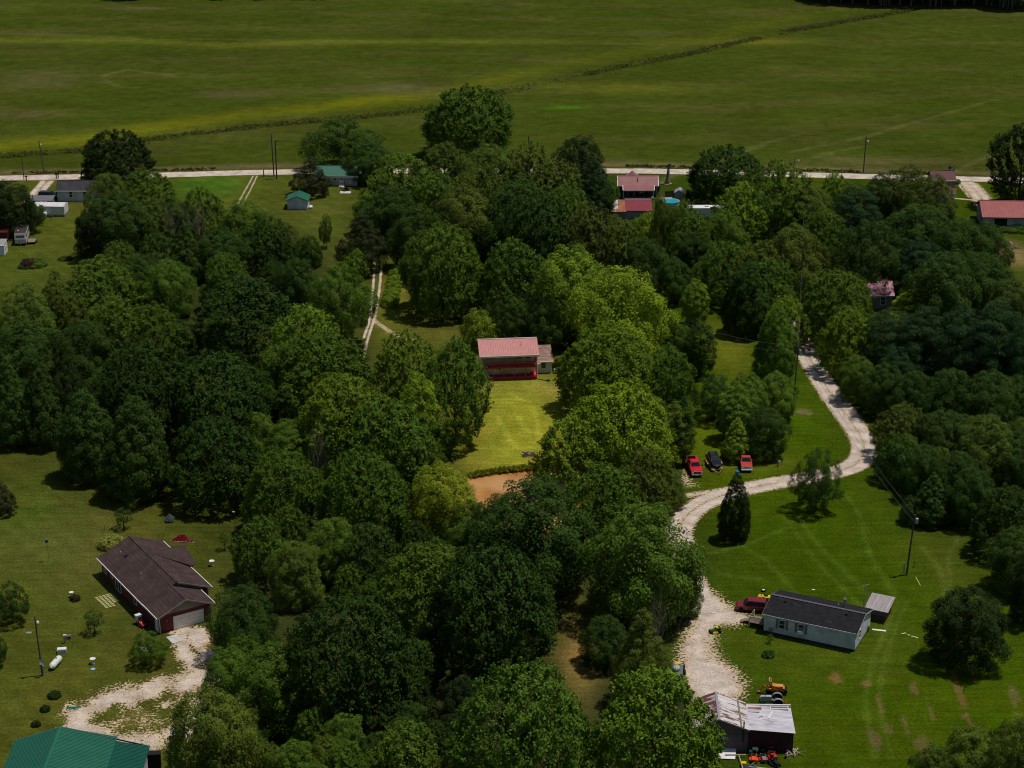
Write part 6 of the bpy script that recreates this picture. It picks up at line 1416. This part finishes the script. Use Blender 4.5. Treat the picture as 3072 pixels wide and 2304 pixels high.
def wire(a, b, sag, label, r=.02, dx=0, dz=0, name='power_line'):
    a = Vector(a); b = Vector(b); pts = []
    for i in range(17):
        t = i/16; p = a.lerp(b, t); pts.append((p.x+dx, p.y, p.z+dz-sag*4*t*(1-t)))
    o = MB().tube(pts, r, 4).build(name, mat('wire_grey',(0.14,.13,.12),.7)); tag(o, label, 'power line')
wire(PE, PF, 1.2, 'left one of the two wires running down from the lane pole to the leaning pole', dz=-.1)
wire(PE, PF, 1.5, 'right one of the two wires running down from the lane pole to the leaning pole', dz=-1.3, dx=.1)
PG = Vector((*at(1440, 780), height_at(*at(1440, 780), 684)))
wire(PE, PG, 1.0, 'upper wire crossing above the mown strip', r=.022); wire(PE, PG+Vector((0,0,-.9)), 1.3, 'lower wire crossing above the mown strip', r=.022, dz=-.9)
PH = Vector((*at(1735, 480), 9.0)); wire(PE, PH, 1.2, 'wire running back from the lane pole over the right wood', r=.022)
wire(PC_, Vector((*at(470, 470), 6)), .8, 'thin wire slanting from the transformer pole over the green verge', r=.015)

# ------------------------------------------------------------------ small things
def obj_at(mb, name, px, py, m, label, cat, rz=0, z=0, smooth=False, kind=None, group=None):
    x, y = at(px, py); o = mb.build(name, m, None, smooth); o.location = (x, y, z); o.rotation_euler.z = R(rz); tag(o, label, cat, group, kind); return o
def birdbath(px, py, label, s=1.0):
    x, y = at(px, py); b = thing('birdbath', label, 'birdbath', x, y); 
    MB().lathe([(0,0),(.24*s,0),(.2*s,.08),(.09*s,.2),(.08*s,.62),(.16*s,.7)], 14).build('pedestal', WHITE, b, True)
    MB().lathe([(.1*s,.70),(.32*s,.74),(.42*s,.84),(.39*s,.85),(.3*s,.79),(0,.77)], 18).build('basin', WHITE, b, True)
birdbath(458, 1222, 'white birdbath on the lawn right of the brick house')
birdbath(155, 1290, 'small white birdbath beside a low bush on the left lawn', .8)
birdbath(201, 1434, 'white birdbath below the white generator, near the blue dish')
birdbath(231, 1172, 'white birdbath in front of the bright grass clump')
obj_at(MB().lathe([(0,.02),(.3,.0),(.34,.08),(.3,.08),(0,.05)], 16), 'blue_dish', 201, 1446, mat('light_blue_plastic',(0.25,.45,.75),.5), 'pale blue dish lying on the lawn below the white birdbath', 'dish')
obj_at(MB().lathe([(0,0),(.3,.0),(.36,.1),(.3,.1),(0,.06)], 16), 'white_dish', 1060, 822, WHITE, 'white round dish on the grass at the foot of the red deck', 'dish')
obj_at(MB().lathe([(0,0),(.34,.0),(.36,.28),(.1,.34),(0,.34)], 16), 'green_lid', 1185, 823, mat('dark_teal',(0.01,.08,.07),.6), 'dark green round tank lid in the grass right of the pink-roofed house', 'lid')
obj_at(MB().tube([(0,0,0),(0,0,1.3)], .04, 6), 'garden_stake', 1145, 832, BLACK, 'thin dark stake in the grass in front of the red deck', 'stake')
x0, y0 = at(1201, 806); b = thing('air_conditioner', 'white air conditioning unit beside the side wing of the pink-roofed house', 'air conditioner', x0, y0, 4)
MB().cbox(0,0,.05,.75,.75,.75).build('casing', mat('pale_grey_metal',(0.5,.52,.54),.5), b); MB().lathe([(.28,.80),(.3,.83),(.05,.83)], 14).build('fan_guard', BLACK, b)
# propane tank
x0, y0 = at(121, 1439); b = thing('propane_tank', 'long white propane tank lying on the left lawn', 'propane tank', x0, y0, 76)
MB().lathe([(.02,-1.5),(.25,-1.42),(.42,-1.22),(.47,-1.0),(.47,1.0),(.42,1.22),(.25,1.42),(.02,1.5)], 20, c=(0,0,.62), axis='x').build('tank_body', mat('tank_white',(0.72,.74,.70),.35,.08,1), b, True)
for s in (-1,1): MB().box(s*.8-.08,s*.8+.08,-.35,.35,0,.25).build('support', STEEL, b)
MB().lathe([(.13,0),(.13,.12),(.05,.15)], 10, c=(.3,0,1.07)).build('valve_cover', STEEL, b)
x0, y0 = at(134, 1410); b = thing('generator', 'white box generator on the left lawn beside the propane tank', 'generator', x0, y0, 10)
MB().box(-.62,.62,-.33,.33,0,.62).build('casing', mat('casing_white',(0.62,.60,.62),.5,.08,1), b); a = MB(); a.extr([(-.66,.62,.36),(.66,.62,.36),(.6,.74,.28),(-.6,.74,.28)]); a.build('lid', WHITE, b); MB().box(.1,.45,-.345,-.331,.15,.22).build('name_plate', STEEL, b)
x0, y0 = at(141, 1389); b = thing('meter_pedestal', 'grey meter box on a post above the white generator', 'meter pedestal', x0, y0, 5)
MB().box(-.17,.2,-.1,.1,.4,1.25).build('box', METAL, b); MB().tube([(-.1,0,0),(-.1,0,.5)], .05, 6).build('post', STEEL, b); MB().box(-.2,.24,-.14,.12,1.25,1.31).build('cap', WHITE, b)
obj_at(MB().box(-.45,.45,-.35,.35,0,.5), 'utility_box', 147, 1379, mat('olive_box',(0.14,.13,.10),.8), 'dark olive utility box behind the meter box', 'utility box', 5)
# white bench under the tree by the house drive
x0, y0 = at(318, 1412); b = thing('garden_bench', 'white garden bench under the small tree by the house drive', 'bench', x0, y0, 12)
for i in range(3): MB().box(-.9,.9,-.25+i*.17,-.1+i*.17,.42,.46).build('slat', WHITE, b)
MB().box(-.9,.9,.26,.3,.5,.9).build('backrest', WHITE, b)
for s in (-.8,.75): MB().box(s,s+.06,-.22,.26,0,.42).build('leg', WHITE, b)
# triangular flower bed
v3 = [at(368,1170), at(393,1155), at(420,1173)]; c3 = (sum(p[0] for p in v3)/3, sum(p[1] for p in v3)/3)
b = thing('flower_bed', 'triangular bed of red bushes with brown mulch behind the brick house', 'flower bed', *c3)
LP = [(p[0]-c3[0], p[1]-c3[1]) for p in v3]
MB().slab([(q[0],q[1],.06) for q in (LP[0],LP[2],LP[1])], .05).build('mulch', mat('brown_mulch',(0.13,.07,.07),.9,.3,4), b)
for i in range(3): MB().tube([(*LP[i],.06),(*LP[(i+1)%3],.06)], .06, 5).build('edging', mat('pink_edging',(0.35,.24,.22),.9), b)
_, _, SH = KINDS['shrub']; k = 0
for r_ in range(4):
    for c_ in range(6-r_*1):
        t = .1+r_*.23; u = (c_+.5)/(6-r_)*(1-t); p = Vector(LP[0])*(1-t-u)+Vector(LP[2])*u+Vector(LP[1])*t if 1-t-u > 0 else None
        if p is None: continue
        o = bpy.data.objects.new('red_bush', SH[k % 2][0]); COL.objects.link(o); o.parent = b; o.location = (p.x, p.y, .03); s = random.uniform(.085,.115); o.scale = (s,s,s*.9); o.rotation_euler.z = k; o.color = (.30,.008,.020,1); k += 1
# shrubs and clumps
def bush(px, py, w_, h_, tn, label, cat='bush', kd='shrub', col=None, group=None, name=None):
    x, y = at(px, py); e = place_tree(x, y, w_, h_, kd, tn, label, group, cat, name or 'shrub')
    if col: e.children[0].color = (*col, 1)
    return e
bush(240, 1180, 3.4, 1.9, 'X', 'bright yellow-green ornamental grass clump at the back corner of the brick house', 'grass clump', col=(.30,.33,.06), name='ornamental_grass')
bush(367, 1126, 1.5, 1.3, 'S', 'small pale blue spruce on the lawn behind the flower bed', 'spruce', kd='cone', col=(.16,.20,.19), name='blue_spruce')
bush(163, 1296, 1.3, .9, 'O', 'low bush beside the small white birdbath', col=(.05,.045,.02))
for px, py, s, lb in ((118,1505,1.6,'low dark shrub on the left lawn, topmost in its row'),(98,1535,1.2,'low dark shrub, second in the row on the left lawn'),(78,1568,1.1,'low dark shrub, third in the row on the left lawn'),(60,1612,1.0,'low dark shrub, lowest in the row above the green barn')):
    bush(px, py, s, .8, 'K', lb)
HB = ((858,582,1),(855,596,1.1),(852,611,1.15),(849,626,1.2),(846,641,1.2),(843,656,1.25))
for i, (px, py, s) in enumerate(HB): bush(px, py+4, 2.6*s, 1.9*s, 'L', ('farthest','second farthest','third','fourth','second nearest','nearest')[i]+' bright green bush in the row beside the two-track lane', group='row of bushes beside the lane')
bush(1372, 425, 1.6, .8, 'W', 'orange-leaved bush at the left of the porch steps', col=(.28,.06,.02)); bush(1391, 425, 2.2, 1.1, 'L', 'green round bush right of the porch steps', col=(.06,.12,.02)); bush(1405, 425, 1.8, .9, 'K', 'purple-brown bush at the right end of the porch', col=(.03,.02,.025)); bush(1417, 418, 1.8, 3.0, 'K', 'dark climbing shrub at the right corner of the porch house', kd='oval')
bush(2062, 395, 2.8, 1.0, 'D', 'rounded dark hedge bush beside the right end of the road', 'hedge'); bush(2047, 394, 2.6, .9, 'D', 'clipped dark hedge left of the rounded one by the road', 'hedge')
bush(64, 575, 3.2, 1.8, 'W', 'brown dead brush pile with leaves on the left lawn', 'brush pile', col=(.07,.035,.03), name='brush_pile'); bush(80, 573, 4.2, 1.4, 'M', 'green weedy patch right of the brown brush pile', 'weed patch', name='weed_patch'); bush(54, 578, 2.4, .8, 'D', 'low weeds at the left foot of the brown brush pile', 'weed patch', name='weed_patch')
bush(141, 560, 2.8, .5, 'D', 'low tuft of weeds in the middle of the left lawn', 'weed patch', name='weed_patch')
bush(1660, 1440-23, 1.6, .8, 'D', 'low tangled green weeds on the grass below the mobile home', 'weed patch', name='weed_patch')
bush(1663, 1390, .9, 1.5, 'W', 'little brownish sapling in front of the mobile home', kd='sapling', name='young_tree', cat='sapling')
bush(2150, 492, 7, 1.3, 'D', 'low dark hedge along the near side of the red barn', 'hedge'); bush(2190, 492, 8, 1.5, 'D', 'low dark hedge at the right edge below the red barn', 'hedge')
bush(1865, 1362, 1.4, 1.3, 'D', 'green weeds at the foot of the antenna tower', 'weed patch', name='weed_patch')
# brush pile on house lawn edge, logs
def pile(px, py, n, ln, rad, m, label, cat='brush pile', seed=1, name='brush_pile', spread=.8):
    rg = random.Random(seed); x, y = at(px, py); a = MB()
    for i in range(n):
        c = Vector((rg.uniform(-spread,spread), rg.uniform(-spread,spread)*.7, rg.uniform(.05,.4))); d = Vector((rg.uniform(-1,1), rg.uniform(-1,1), rg.uniform(-.15,.3))).normalized()*ln*rg.uniform(.4,1)
        a.tube([tuple(c-d/2), tuple(c+d/2)], rad*rg.uniform(.5,1), 5)
    o = a.build(name, m); o.location = (x, y, 0); tag(o, label, cat); return o
pile(1143, 984, 60, 1.2, .06, mat('brush_brown',(0.14,.10,.09),.9), 'heap of brown brushwood on the house lawn near the pond', spread=1.0)
pile(2190, 537, 14, 1.6, .10, DEADWOOD, 'dark heap of timber on the grass near the right edge', 'timber pile', 3)
pile(2178, 527, 8, 1.0, .06, CONC, 'pale heap of rubble above the dark timber heap', 'rubble heap', 4, 'rubble_heap')
pile(1712, 1628, 9, 2.6, .09, mat('pale_timber',(0.5,.42,.34),.9), 'pale weathered boards heaped at the right corner of the barn', 'timber pile', 6, 'timber_pile')
pile(1625, 1658, 14, 1.4, .05, STEEL, 'scattered scrap bars on the ground at the bottom edge', 'scrap pile', 8, 'scrap_pile')
# pieces round the barn
x0, y0 = at(1567, 1630)
o = MB().add([(-1.6,-1.1,.15),(1.1,-1.3,.15),(1.5,1.0,.5),(-1.4,1.2,.6)],[(0,1,2,3),(3,2,1,0)]).build('white_tarpaulin', WHITE); o.location = (x0, y0, 0); tag(o, 'crumpled white tarpaulin on the ground left of the mowers', 'tarpaulin')
a = MB(); a.tube([(-1.3,.9,.4),(1.3,.9,.4)], .07, 5); a.tube([(.4,.9,.4),(.6,-2.4,.4)], .07, 5); obj_at(a, 'tee_of_boards', 1590, 1644, mat('pale_timber',(0.5,.42,.34),.9), 'pale timber T-shaped frame right of the white tarpaulin', 'timber frame')
obj_at(MB().tube([(0,.3,.1),(1.2,-.4,.12),(2.6,-.6,.12),(4,-.9,.12)], .09, 7), 'white_pipe', 1598, 1655, METAL, 'bent pale pipe lying along the bottom edge', 'pipe')
def bucket(px, py, m, label, r=.18, z=0, hh=.34): return obj_at(MB().lathe([(r*.8,0),(r,hh),(r*.88,hh),(r*.7,.05)], 12), 'bucket', px, py, m, label, 'bucket', z=z)
bucket(1622, 1632, mat('teal_plastic',(0.02,.35,.30),.4), 'teal bucket beside the orange mower', .22, .35)
bucket(1697, 1638, mat('blue_plastic',(0.01,.04,.22),.4), 'blue bucket right of the red mower')
bucket(1661, 1637, BRED, 'red bucket between the middle and right mowers', .15)
obj_at(MB().box(-.33,.33,-.28,.28,.12,.5), 'yellow_crate', 1606, 1654, YEL, 'yellow crate left of the orange mower at the bottom edge', 'crate', -4)
obj_at(MB().box(-.3,.3,-.25,.25,0,.5), 'engine_block', 1672, 1618, STEEL, 'grey engine part standing against the dark barn wall', 'engine part')
obj_at(MB().box(-.35,.35,-.3,.3,.4,.75), 'white_box', 1631, 1626, WHITE, 'white box behind the orange mower', 'box')
# bits in the yards
obj_at(MB().lathe([(.1,0),(.36,0),(.36,.2),(.1,.2)], 16), 'loose_tyre', 1649, 1277, BLACK, 'black tyre with white hub lying on the grass behind the quad bike', 'tyre'); obj_at(MB().lathe([(.0,.12),(.2,.12),(.2,.21),(0,.21)], 12), 'hub_cover', 1649, 1276.5, WHITE, 'white hub lying in the black tyre', 'hub')
obj_at(MB().box(-.22,.22,-.1,.1,0,.12), 'white_block', 1757, 1275, WHITE, 'tiny white block on the grass behind the mobile home', 'block')
obj_at(MB().blob((0,0,.12),.28,.22,.14,4), 'white_bag', 1664, 1421, WHITE, 'white bag beside the tangled weeds', 'bag')
obj_at(MB().box(-.95,.95,-.2,.2,0,.08), 'white_board', 1899, 1362, WHITE, 'white board on the grass below the red-sided shed', 'board', -14)
a = MB(); a.tube([(.3*math.cos(t),.3*math.sin(t),.1) for t in [i*math.pi/6 for i in range(13)]], .03, 4); a.tube([(-.3,0,.1),(.3,.1,.4)], .03, 4); obj_at(a, 'bicycle_frame', 1836, 1397, WHITE, 'pale tangled wire frame at the corner of the mobile home', 'frame')
for i, (px, py) in enumerate(((1946,1367),(1951,1366),(1959,1370),(1967,1373),(1972,1374),(1977,1376))): obj_at(MB().box(-.18,.18,-.12,.12,0,.05), 'stepping_stone', px+4, py+2, mat('cream_stone',(0.62,.52,.26),.9), ['first','second','third','fourth','fifth','last'][i]+' cream stone from the left in the short line right of the mobile home', 'stone', random.uniform(-20,20), group='cream stones on the grass')
x0, y0 = at(2077, 1416); b = thing('cable_reel', 'brown wooden drum seat in the shade of the lone dark tree', 'wooden drum', x0-2.2, y0-.2, 0); MB().lathe([(0,0),(.32,0),(.32,.75),(0,.75)], 14, c=(0,0,0)).build('drum', mat('brown_wood',(0.35,.16,.11),.9), b); MB().tube([(-1.0,.3,.35),(1.5,-.3,.3)], .04, 5).build('bar', mat('brown_wood',(0.35,.16,.11),.9), b)
obj_at(MB().lathe([(0,0),(.3,0),(.34,.75),(.3,.82),(0,.82)], 14), 'blue_barrel', 1592, 1027, mat('blue_plastic2',(0.01,.18,.5),.4), 'blue barrel in the grass left of the old red pickup', 'barrel')
# hammock and flag between thin trees
a = MB()
for i in range(8): t0 = i/8; 
pts0 = [(-1.1+2.2*i/8, 0, .9-.55*math.sin(math.pi*i/8)) for i in range(9)]
a.add([(x,-.35,z) for x,y,z in pts0]+[(x,.35,z+.1) for x,y,z in pts0], [(i,i+1,i+10,i+9) for i in range(8)]+[(i+9,i+10,i+1,i) for i in range(8)]); obj_at(a, 'hammock', 1466, 987, mat('striped_cloth',(0.55,.55,.58),.8), 'pale hammock slung by the thin trees left of the pickups', 'hammock', -50)
x0, y0 = at(1462, 985); b = thing('garden_flag', 'small pink flag on a dark pole beside the hammock', 'flag', x0, y0, 0); MB().tube([(0,0,0),(0,0,2.6)], .035, 5).build('pole', BLACK, b); MB().add([(0,0,2.5),(-.25,-.05,2.2),(-.2,0,1.5),(.05,0,1.5),(.1,0,2.3)],[(0,1,2,3,4),(4,3,2,1,0)]).build('cloth', mat('pink_cloth',(0.5,.10,.16),.8), b)
x0, y0 = at(2044, 398); b = thing('flagpole', 'thin flagpole with a red, white and blue flag by the right end of the road', 'flagpole', x0+.2, y0, 0); MB().tube([(0,0,0),(0,0,4.6)], .05, 6).build('pole', METAL, b)
fl = MB(); 
for i in range(7): fl.add([(.05,0,4.5-.17*i),(1.7,.3,3.9-.17*i),(1.7,.3,3.9-.17*(i+1)),(.05,0,4.5-.17*(i+1))],[(0,1,2,3),(3,2,1,0)], i%2)
fo = fl.build('flag', [mat('flag_red',(0.45,.04,.06),.8), WHITE], b)
MB().add([(.06,-.02,4.52),(.75,.10,4.27),(.75,.10,3.65),(.06,-.02,3.9)],[(0,1,2,3),(3,2,1,0)]).build('flag_canton', mat('flag_blue',(0.05,.06,.25),.8), b)
def mailbox(px, py, label, m=BLACK):
    x, y = at(px, py); b = thing('mailbox', label, 'mailbox', x, y, 0); MB().cbox(0,0,0,.22,.22,1.0).build('post', POLE, b); a = MB(); a.extr([(-.28,1.0,.14),(.28,1.0,.14),(.28,1.25,.14),(.2,1.36,.07),(-.2,1.36,.07),(-.28,1.25,.14)]); a.build('box', m, b)
mailbox(2149, 392, 'dark mailbox with a white top beside the red barn drive', WHITE); mailbox(122, 386, 'left mailbox of the pair by the far left drive', BLACK); mailbox(126, 385.5, 'right mailbox of the pair by the far left drive', BLACK); mailbox(57, 391, 'single dark mailbox below the far left pole', BLACK); mailbox(176, 385, 'small mailbox left of the near-black roadside tree', STEEL)
# blue feeder pole on left lawn
x0, y0 = at(106, 1212); b = thing('bird_house', 'blue bird house on a thin tall pole on the left lawn', 'bird house', x0, y0, 0); Hh = height_at(x0, y0, 1170); MB().tube([(0,0,0),(-.1,0,Hh)], .025, 5).build('pole', STEEL, b); MB().cbox(-.1,0,Hh-.1,.5,.3,.4).build('box', mat('teal_blue',(0.01,.12,.16),.5), b)
a = MB(); rg = random.Random(5); pts = [(rg.uniform(-.9,.9), rg.uniform(-.4,.4), .06) for i in range(14)]; a.tube(pts, .05, 4); obj_at(a, 'garden_hose', 158, 1530, mat('teal_green',(0.0,.22,.14),.5), 'tangled green hose on the edge of the gravel circle', 'hose')
obj_at(MB().box(-.4,.4,-.25,.25,0,.12), 'ground_cover_plate', 62, 1433-65, mat('grey_plate',(0.3,.27,.27),.9), 'small grey plate on the grass beside the tree at the left edge', 'plate')
obj_at(MB().box(-.9,.9,-.5,.5,.0,2.0), 'dark_bin', 333, 1655, BLACK, 'dark box cut by the bottom edge right of the green barn', 'box', 5)
x0, y0 = at(1479, 1460); b = thing('cargo_trailer', 'loaded open trailer half hidden by trees at the left edge of the gravel yard', 'trailer', x0-.9, y0+.6, 84)
MB().box(-1.6,1.6,-.9,.9,.45,.55).build('bed', STEEL, b); MB().box(-1.6,1.6,-.95,-.9,.55,1.2).build('side_board', BLACK, b); MB().blob((.2,.2,.8),.9,.5,.4,7).build('load', mat('grey_tarp',(0.35,.38,.36),.7), b); MB().box(.6,1.1,-.3,.4,.9,1.2).build('yellow_box', YEL, b)
for s in (-1,1): wheel(b, 0, s*1.0, .32, .18)
obj_at(MB().box(-.4,.4,-.09,.09,.05,.12), 'scrap_sheet', 1542, 1325, WHITE, 'small white scrap lying on the gravel yard', 'scrap', 30)
a = MB(); a.tube([(0,0,.05),(.7,.3,.1),(1.3,.0,.1)], .08, 5); obj_at(a, 'white_scrap', 1430, 1082, WHITE, 'white scrap pieces at the left end of the gravel loop', 'scrap')
obj_at(MB().box(-.05,.05,-1.4,1.4,0,.06), 'guy_wire_guard', 1983, 1256, mat('yellow_green_guard',(0.42,.6,.08),.6), 'yellow-green strip lying below the leaning power pole', 'strip', 4)
a = MB(); a.box(-.04,.04,-.04,.04,0,1.6); obj_at(a, 'guy_marker', 1762, 869-12, mat('yellow_marker',(0.5,.42,.10),.7), 'yellow marker post beside the gravel lane near the power pole', 'marker post')
obj_at(MB().cbox(0,0,.03,2.6,1.8,.05), 'pale_pad', 746, 416, CONC, 'pale pad under the black mower behind the green-roofed house', 'pad'); obj_at(MB().box(-.3,.3,-.5,.5,0,.5), 'concrete_cistern', 740, 407.5, CONC, 'pale concrete block at the foot of the back steps', 'block'); rocker(*[at(757,402)[0], at(757,402)[1]], 10, 'white plastic chair right of the back steps of the green-roofed house', WHITE)

# ------------------------------------------------------------------ gravel stones, weeds: ground cover that nobody could count
def scatter(name, pts, size, m, seed, label=None, leaf=False, col=None, hgt=1.0):
    rg = np.random.default_rng(seed); P = np.array(pts); n = len(P); k = 5
    if leaf:
        C = np.repeat(P, k, 0); n2 = len(C); s = size*(.5+rg.random(n2)); o = rg.normal(size=(n2,3))*np.array([1,1,.5])*size*.8; C = C+o; C[:,2] = np.abs(C[:,2]-P[0,2])*hgt+P[0,2]+.05
        nrm = rg.normal(size=(n2,3))+np.array([0,0,1.0]); nrm /= np.linalg.norm(nrm,axis=1)[:,None]; a = np.cross(nrm, rg.normal(size=(n2,3))); a /= np.linalg.norm(a,axis=1)[:,None]; b = np.cross(nrm,a); s = s[:,None]
        V = np.stack([C-a*s, C-b*s*.5, C+a*s, C+b*s*.5],1)
        me = bpy.data.meshes.new(name); me.vertices.add(n2*4); me.vertices.foreach_set('co', V.astype(np.float32).ravel()); me.loops.add(n2*4); me.loops.foreach_set('vertex_index', np.arange(n2*4,dtype=np.int32)); me.polygons.add(n2); me.polygons.foreach_set('loop_start', np.arange(0,n2*4,4,dtype=np.int32)); me.update(calc_edges=True)
        at_ = me.attributes.new('leafvar','FLOAT','POINT'); at_.data.foreach_set('value', np.repeat(rg.random(n2),4).astype(np.float32)); me.materials.append(LEAF)
    o = bpy.data.objects.new(name, me); COL.objects.link(o); o['kind'] = 'stuff'
    if col: o.color = (*col,1)
    if label: o['label'] = label
    return o
rg = np.random.default_rng(3)
def along(path_, n, w_, z=0.0, zf=None):
    P = np.array(path_); seg = np.hypot(*(P[1:]-P[:-1]).T); c = np.concatenate([[0],np.cumsum(seg)]); t = rg.random(n)*c[-1]
    x = np.interp(t, c, P[:,0]); y = np.interp(t, c, P[:,1]); dxy = rg.normal(size=(n,2))*w_; return np.stack([x+dxy[:,0], y+dxy[:,1], np.full(n, z)],1)
D2 = [p for p in DITCH if -135 < p[0] < 135]
pts = along(D2, 5200, 1.25, 0.0); den = fbm(pts[:,0], pts[:,1], 9, 4); pts = pts[den > .42]
scatter('ditch_weeds', pts, .22, None, 5, leaf=True, col=(.10,.115,.02), hgt=.8, label='ragged weeds along the ditch across the crop field')
D3 = along(D2, 900, 1.0, 0.0); D3[:,1] += 1.6; den = fbm(D3[:,0], D3[:,1], 12, 14); D3 = D3[den > .5]
scatter('ditch_brush', D3, .2, None, 6, leaf=True, col=(.19,.145,.07), hgt=1.1, label='brown brush on the far bank of the ditch')
W2 = [at(*p) for p in ((1018,1030),(1060,1021),(1120,1015),(1180,1008),(1240,1015))]
scatter('pond_bank_grass', along(W2, 900, .35, 0.0)+np.array([0,.5,0]), .22, None, 7, leaf=True, col=(.16,.17,.015), hgt=1.1, label='grass hanging over the far bank of the pond')
R2 = [(p[0], p[1]+4.2) for p in ROAD if -135 < p[0] < 135]
e = along(R2, 1500, .6, 0.0); den = fbm(e[:,0], e[:,1], 10, 24); scatter('roadside_weeds', e[den>.45], .26, None, 8, leaf=True, col=(.05,.07,.012), hgt=.9, label='low weeds along the far side of the road')
# forest edge beyond the crop field: one mass of trees
def far_wood(name, segs, label, seed):
    rg = np.random.default_rng(seed); V = []; lv = []; a = MB()
    for x, y in segs:
        H = 13+rg.random()*6; w_ = 4.5+rg.random()*2; n = 520; d = rg.normal(size=(n,3)); d /= np.linalg.norm(d,axis=1)[:,None]
        P = d*np.array([w_,w_,H*.36])*(.75+.3*rg.random(n))[:,None]+np.array([x,y,H*.62]); s = .9*(.5+rg.random(n))[:,None]
        nr = d+np.array([0,0,.5])+rg.normal(size=(n,3))*.4; nr /= np.linalg.norm(nr,axis=1)[:,None]; u = np.cross(nr,rg.normal(size=(n,3))); u /= np.linalg.norm(u,axis=1)[:,None]; b = np.cross(nr,u)
        V.append(np.stack([P-u*s,P-b*s*.7,P+u*s,P+b*s*.7],1)); lv.append(rg.random(n))
        a.tube([(x,y,-.2),(x+rg.normal()*.3,y,H*.6)], [.28,.15], 5)
        if rg.random() < .5: a.tube([(x+1.5,y-1,-.2),(x+1.6,y-1,H*.5)], [.16,.1], 5)
    V = np.concatenate(V); lv = np.concatenate(lv); n = len(V)
    me = bpy.data.meshes.new(name); me.vertices.add(n*4); me.vertices.foreach_set('co', V.astype(np.float32).ravel()); me.loops.add(n*4); me.loops.foreach_set('vertex_index', np.arange(n*4,dtype=np.int32)); me.polygons.add(n); me.polygons.foreach_set('loop_start', np.arange(0,n*4,4,dtype=np.int32)); me.update(calc_edges=True)
    at_ = me.attributes.new('leafvar','FLOAT','POINT'); at_.data.foreach_set('value', np.repeat(lv,4).astype(np.float32)); me.materials.append(LEAF)
    o = bpy.data.objects.new(name, me); COL.objects.link(o); o.color = (.02,.032,.008,1); tag(o, label, kind='stuff')
    t = a.build('distant_trunks', mat('pale_trunk',(0.16,.14,.12),.9), o, kind='stuff')
segs = []
for px, py in ((1780,3),(1800,5),(1820,8),(1850,10),(1880,12),(1905,14),(1925,14),(1950,12),(1975,14),(2000,14),(2025,13),(2050,12),(2075,13),(2100,14),(2125,15),(2150,17),(2175,19),(2200,20),(2225,22)):
    x, y = at(px, py)
    for r_ in range(3): segs.append((x+random.uniform(-2,2), y+r_*6+random.uniform(0,3)))
far_wood('distant_wood', segs, 'dark wood along the far edge of the crop field, top right', 11)
segs = []
for i in range(24):
    x, y = at(265+i*22, 0.5+ (2 if i<4 else 0)); segs += [(x, y+6+random.uniform(0,3)), (x+3, y+13)]
far_wood('distant_wood', segs, 'dark wood along the far edge of the crop field, top left', 12)
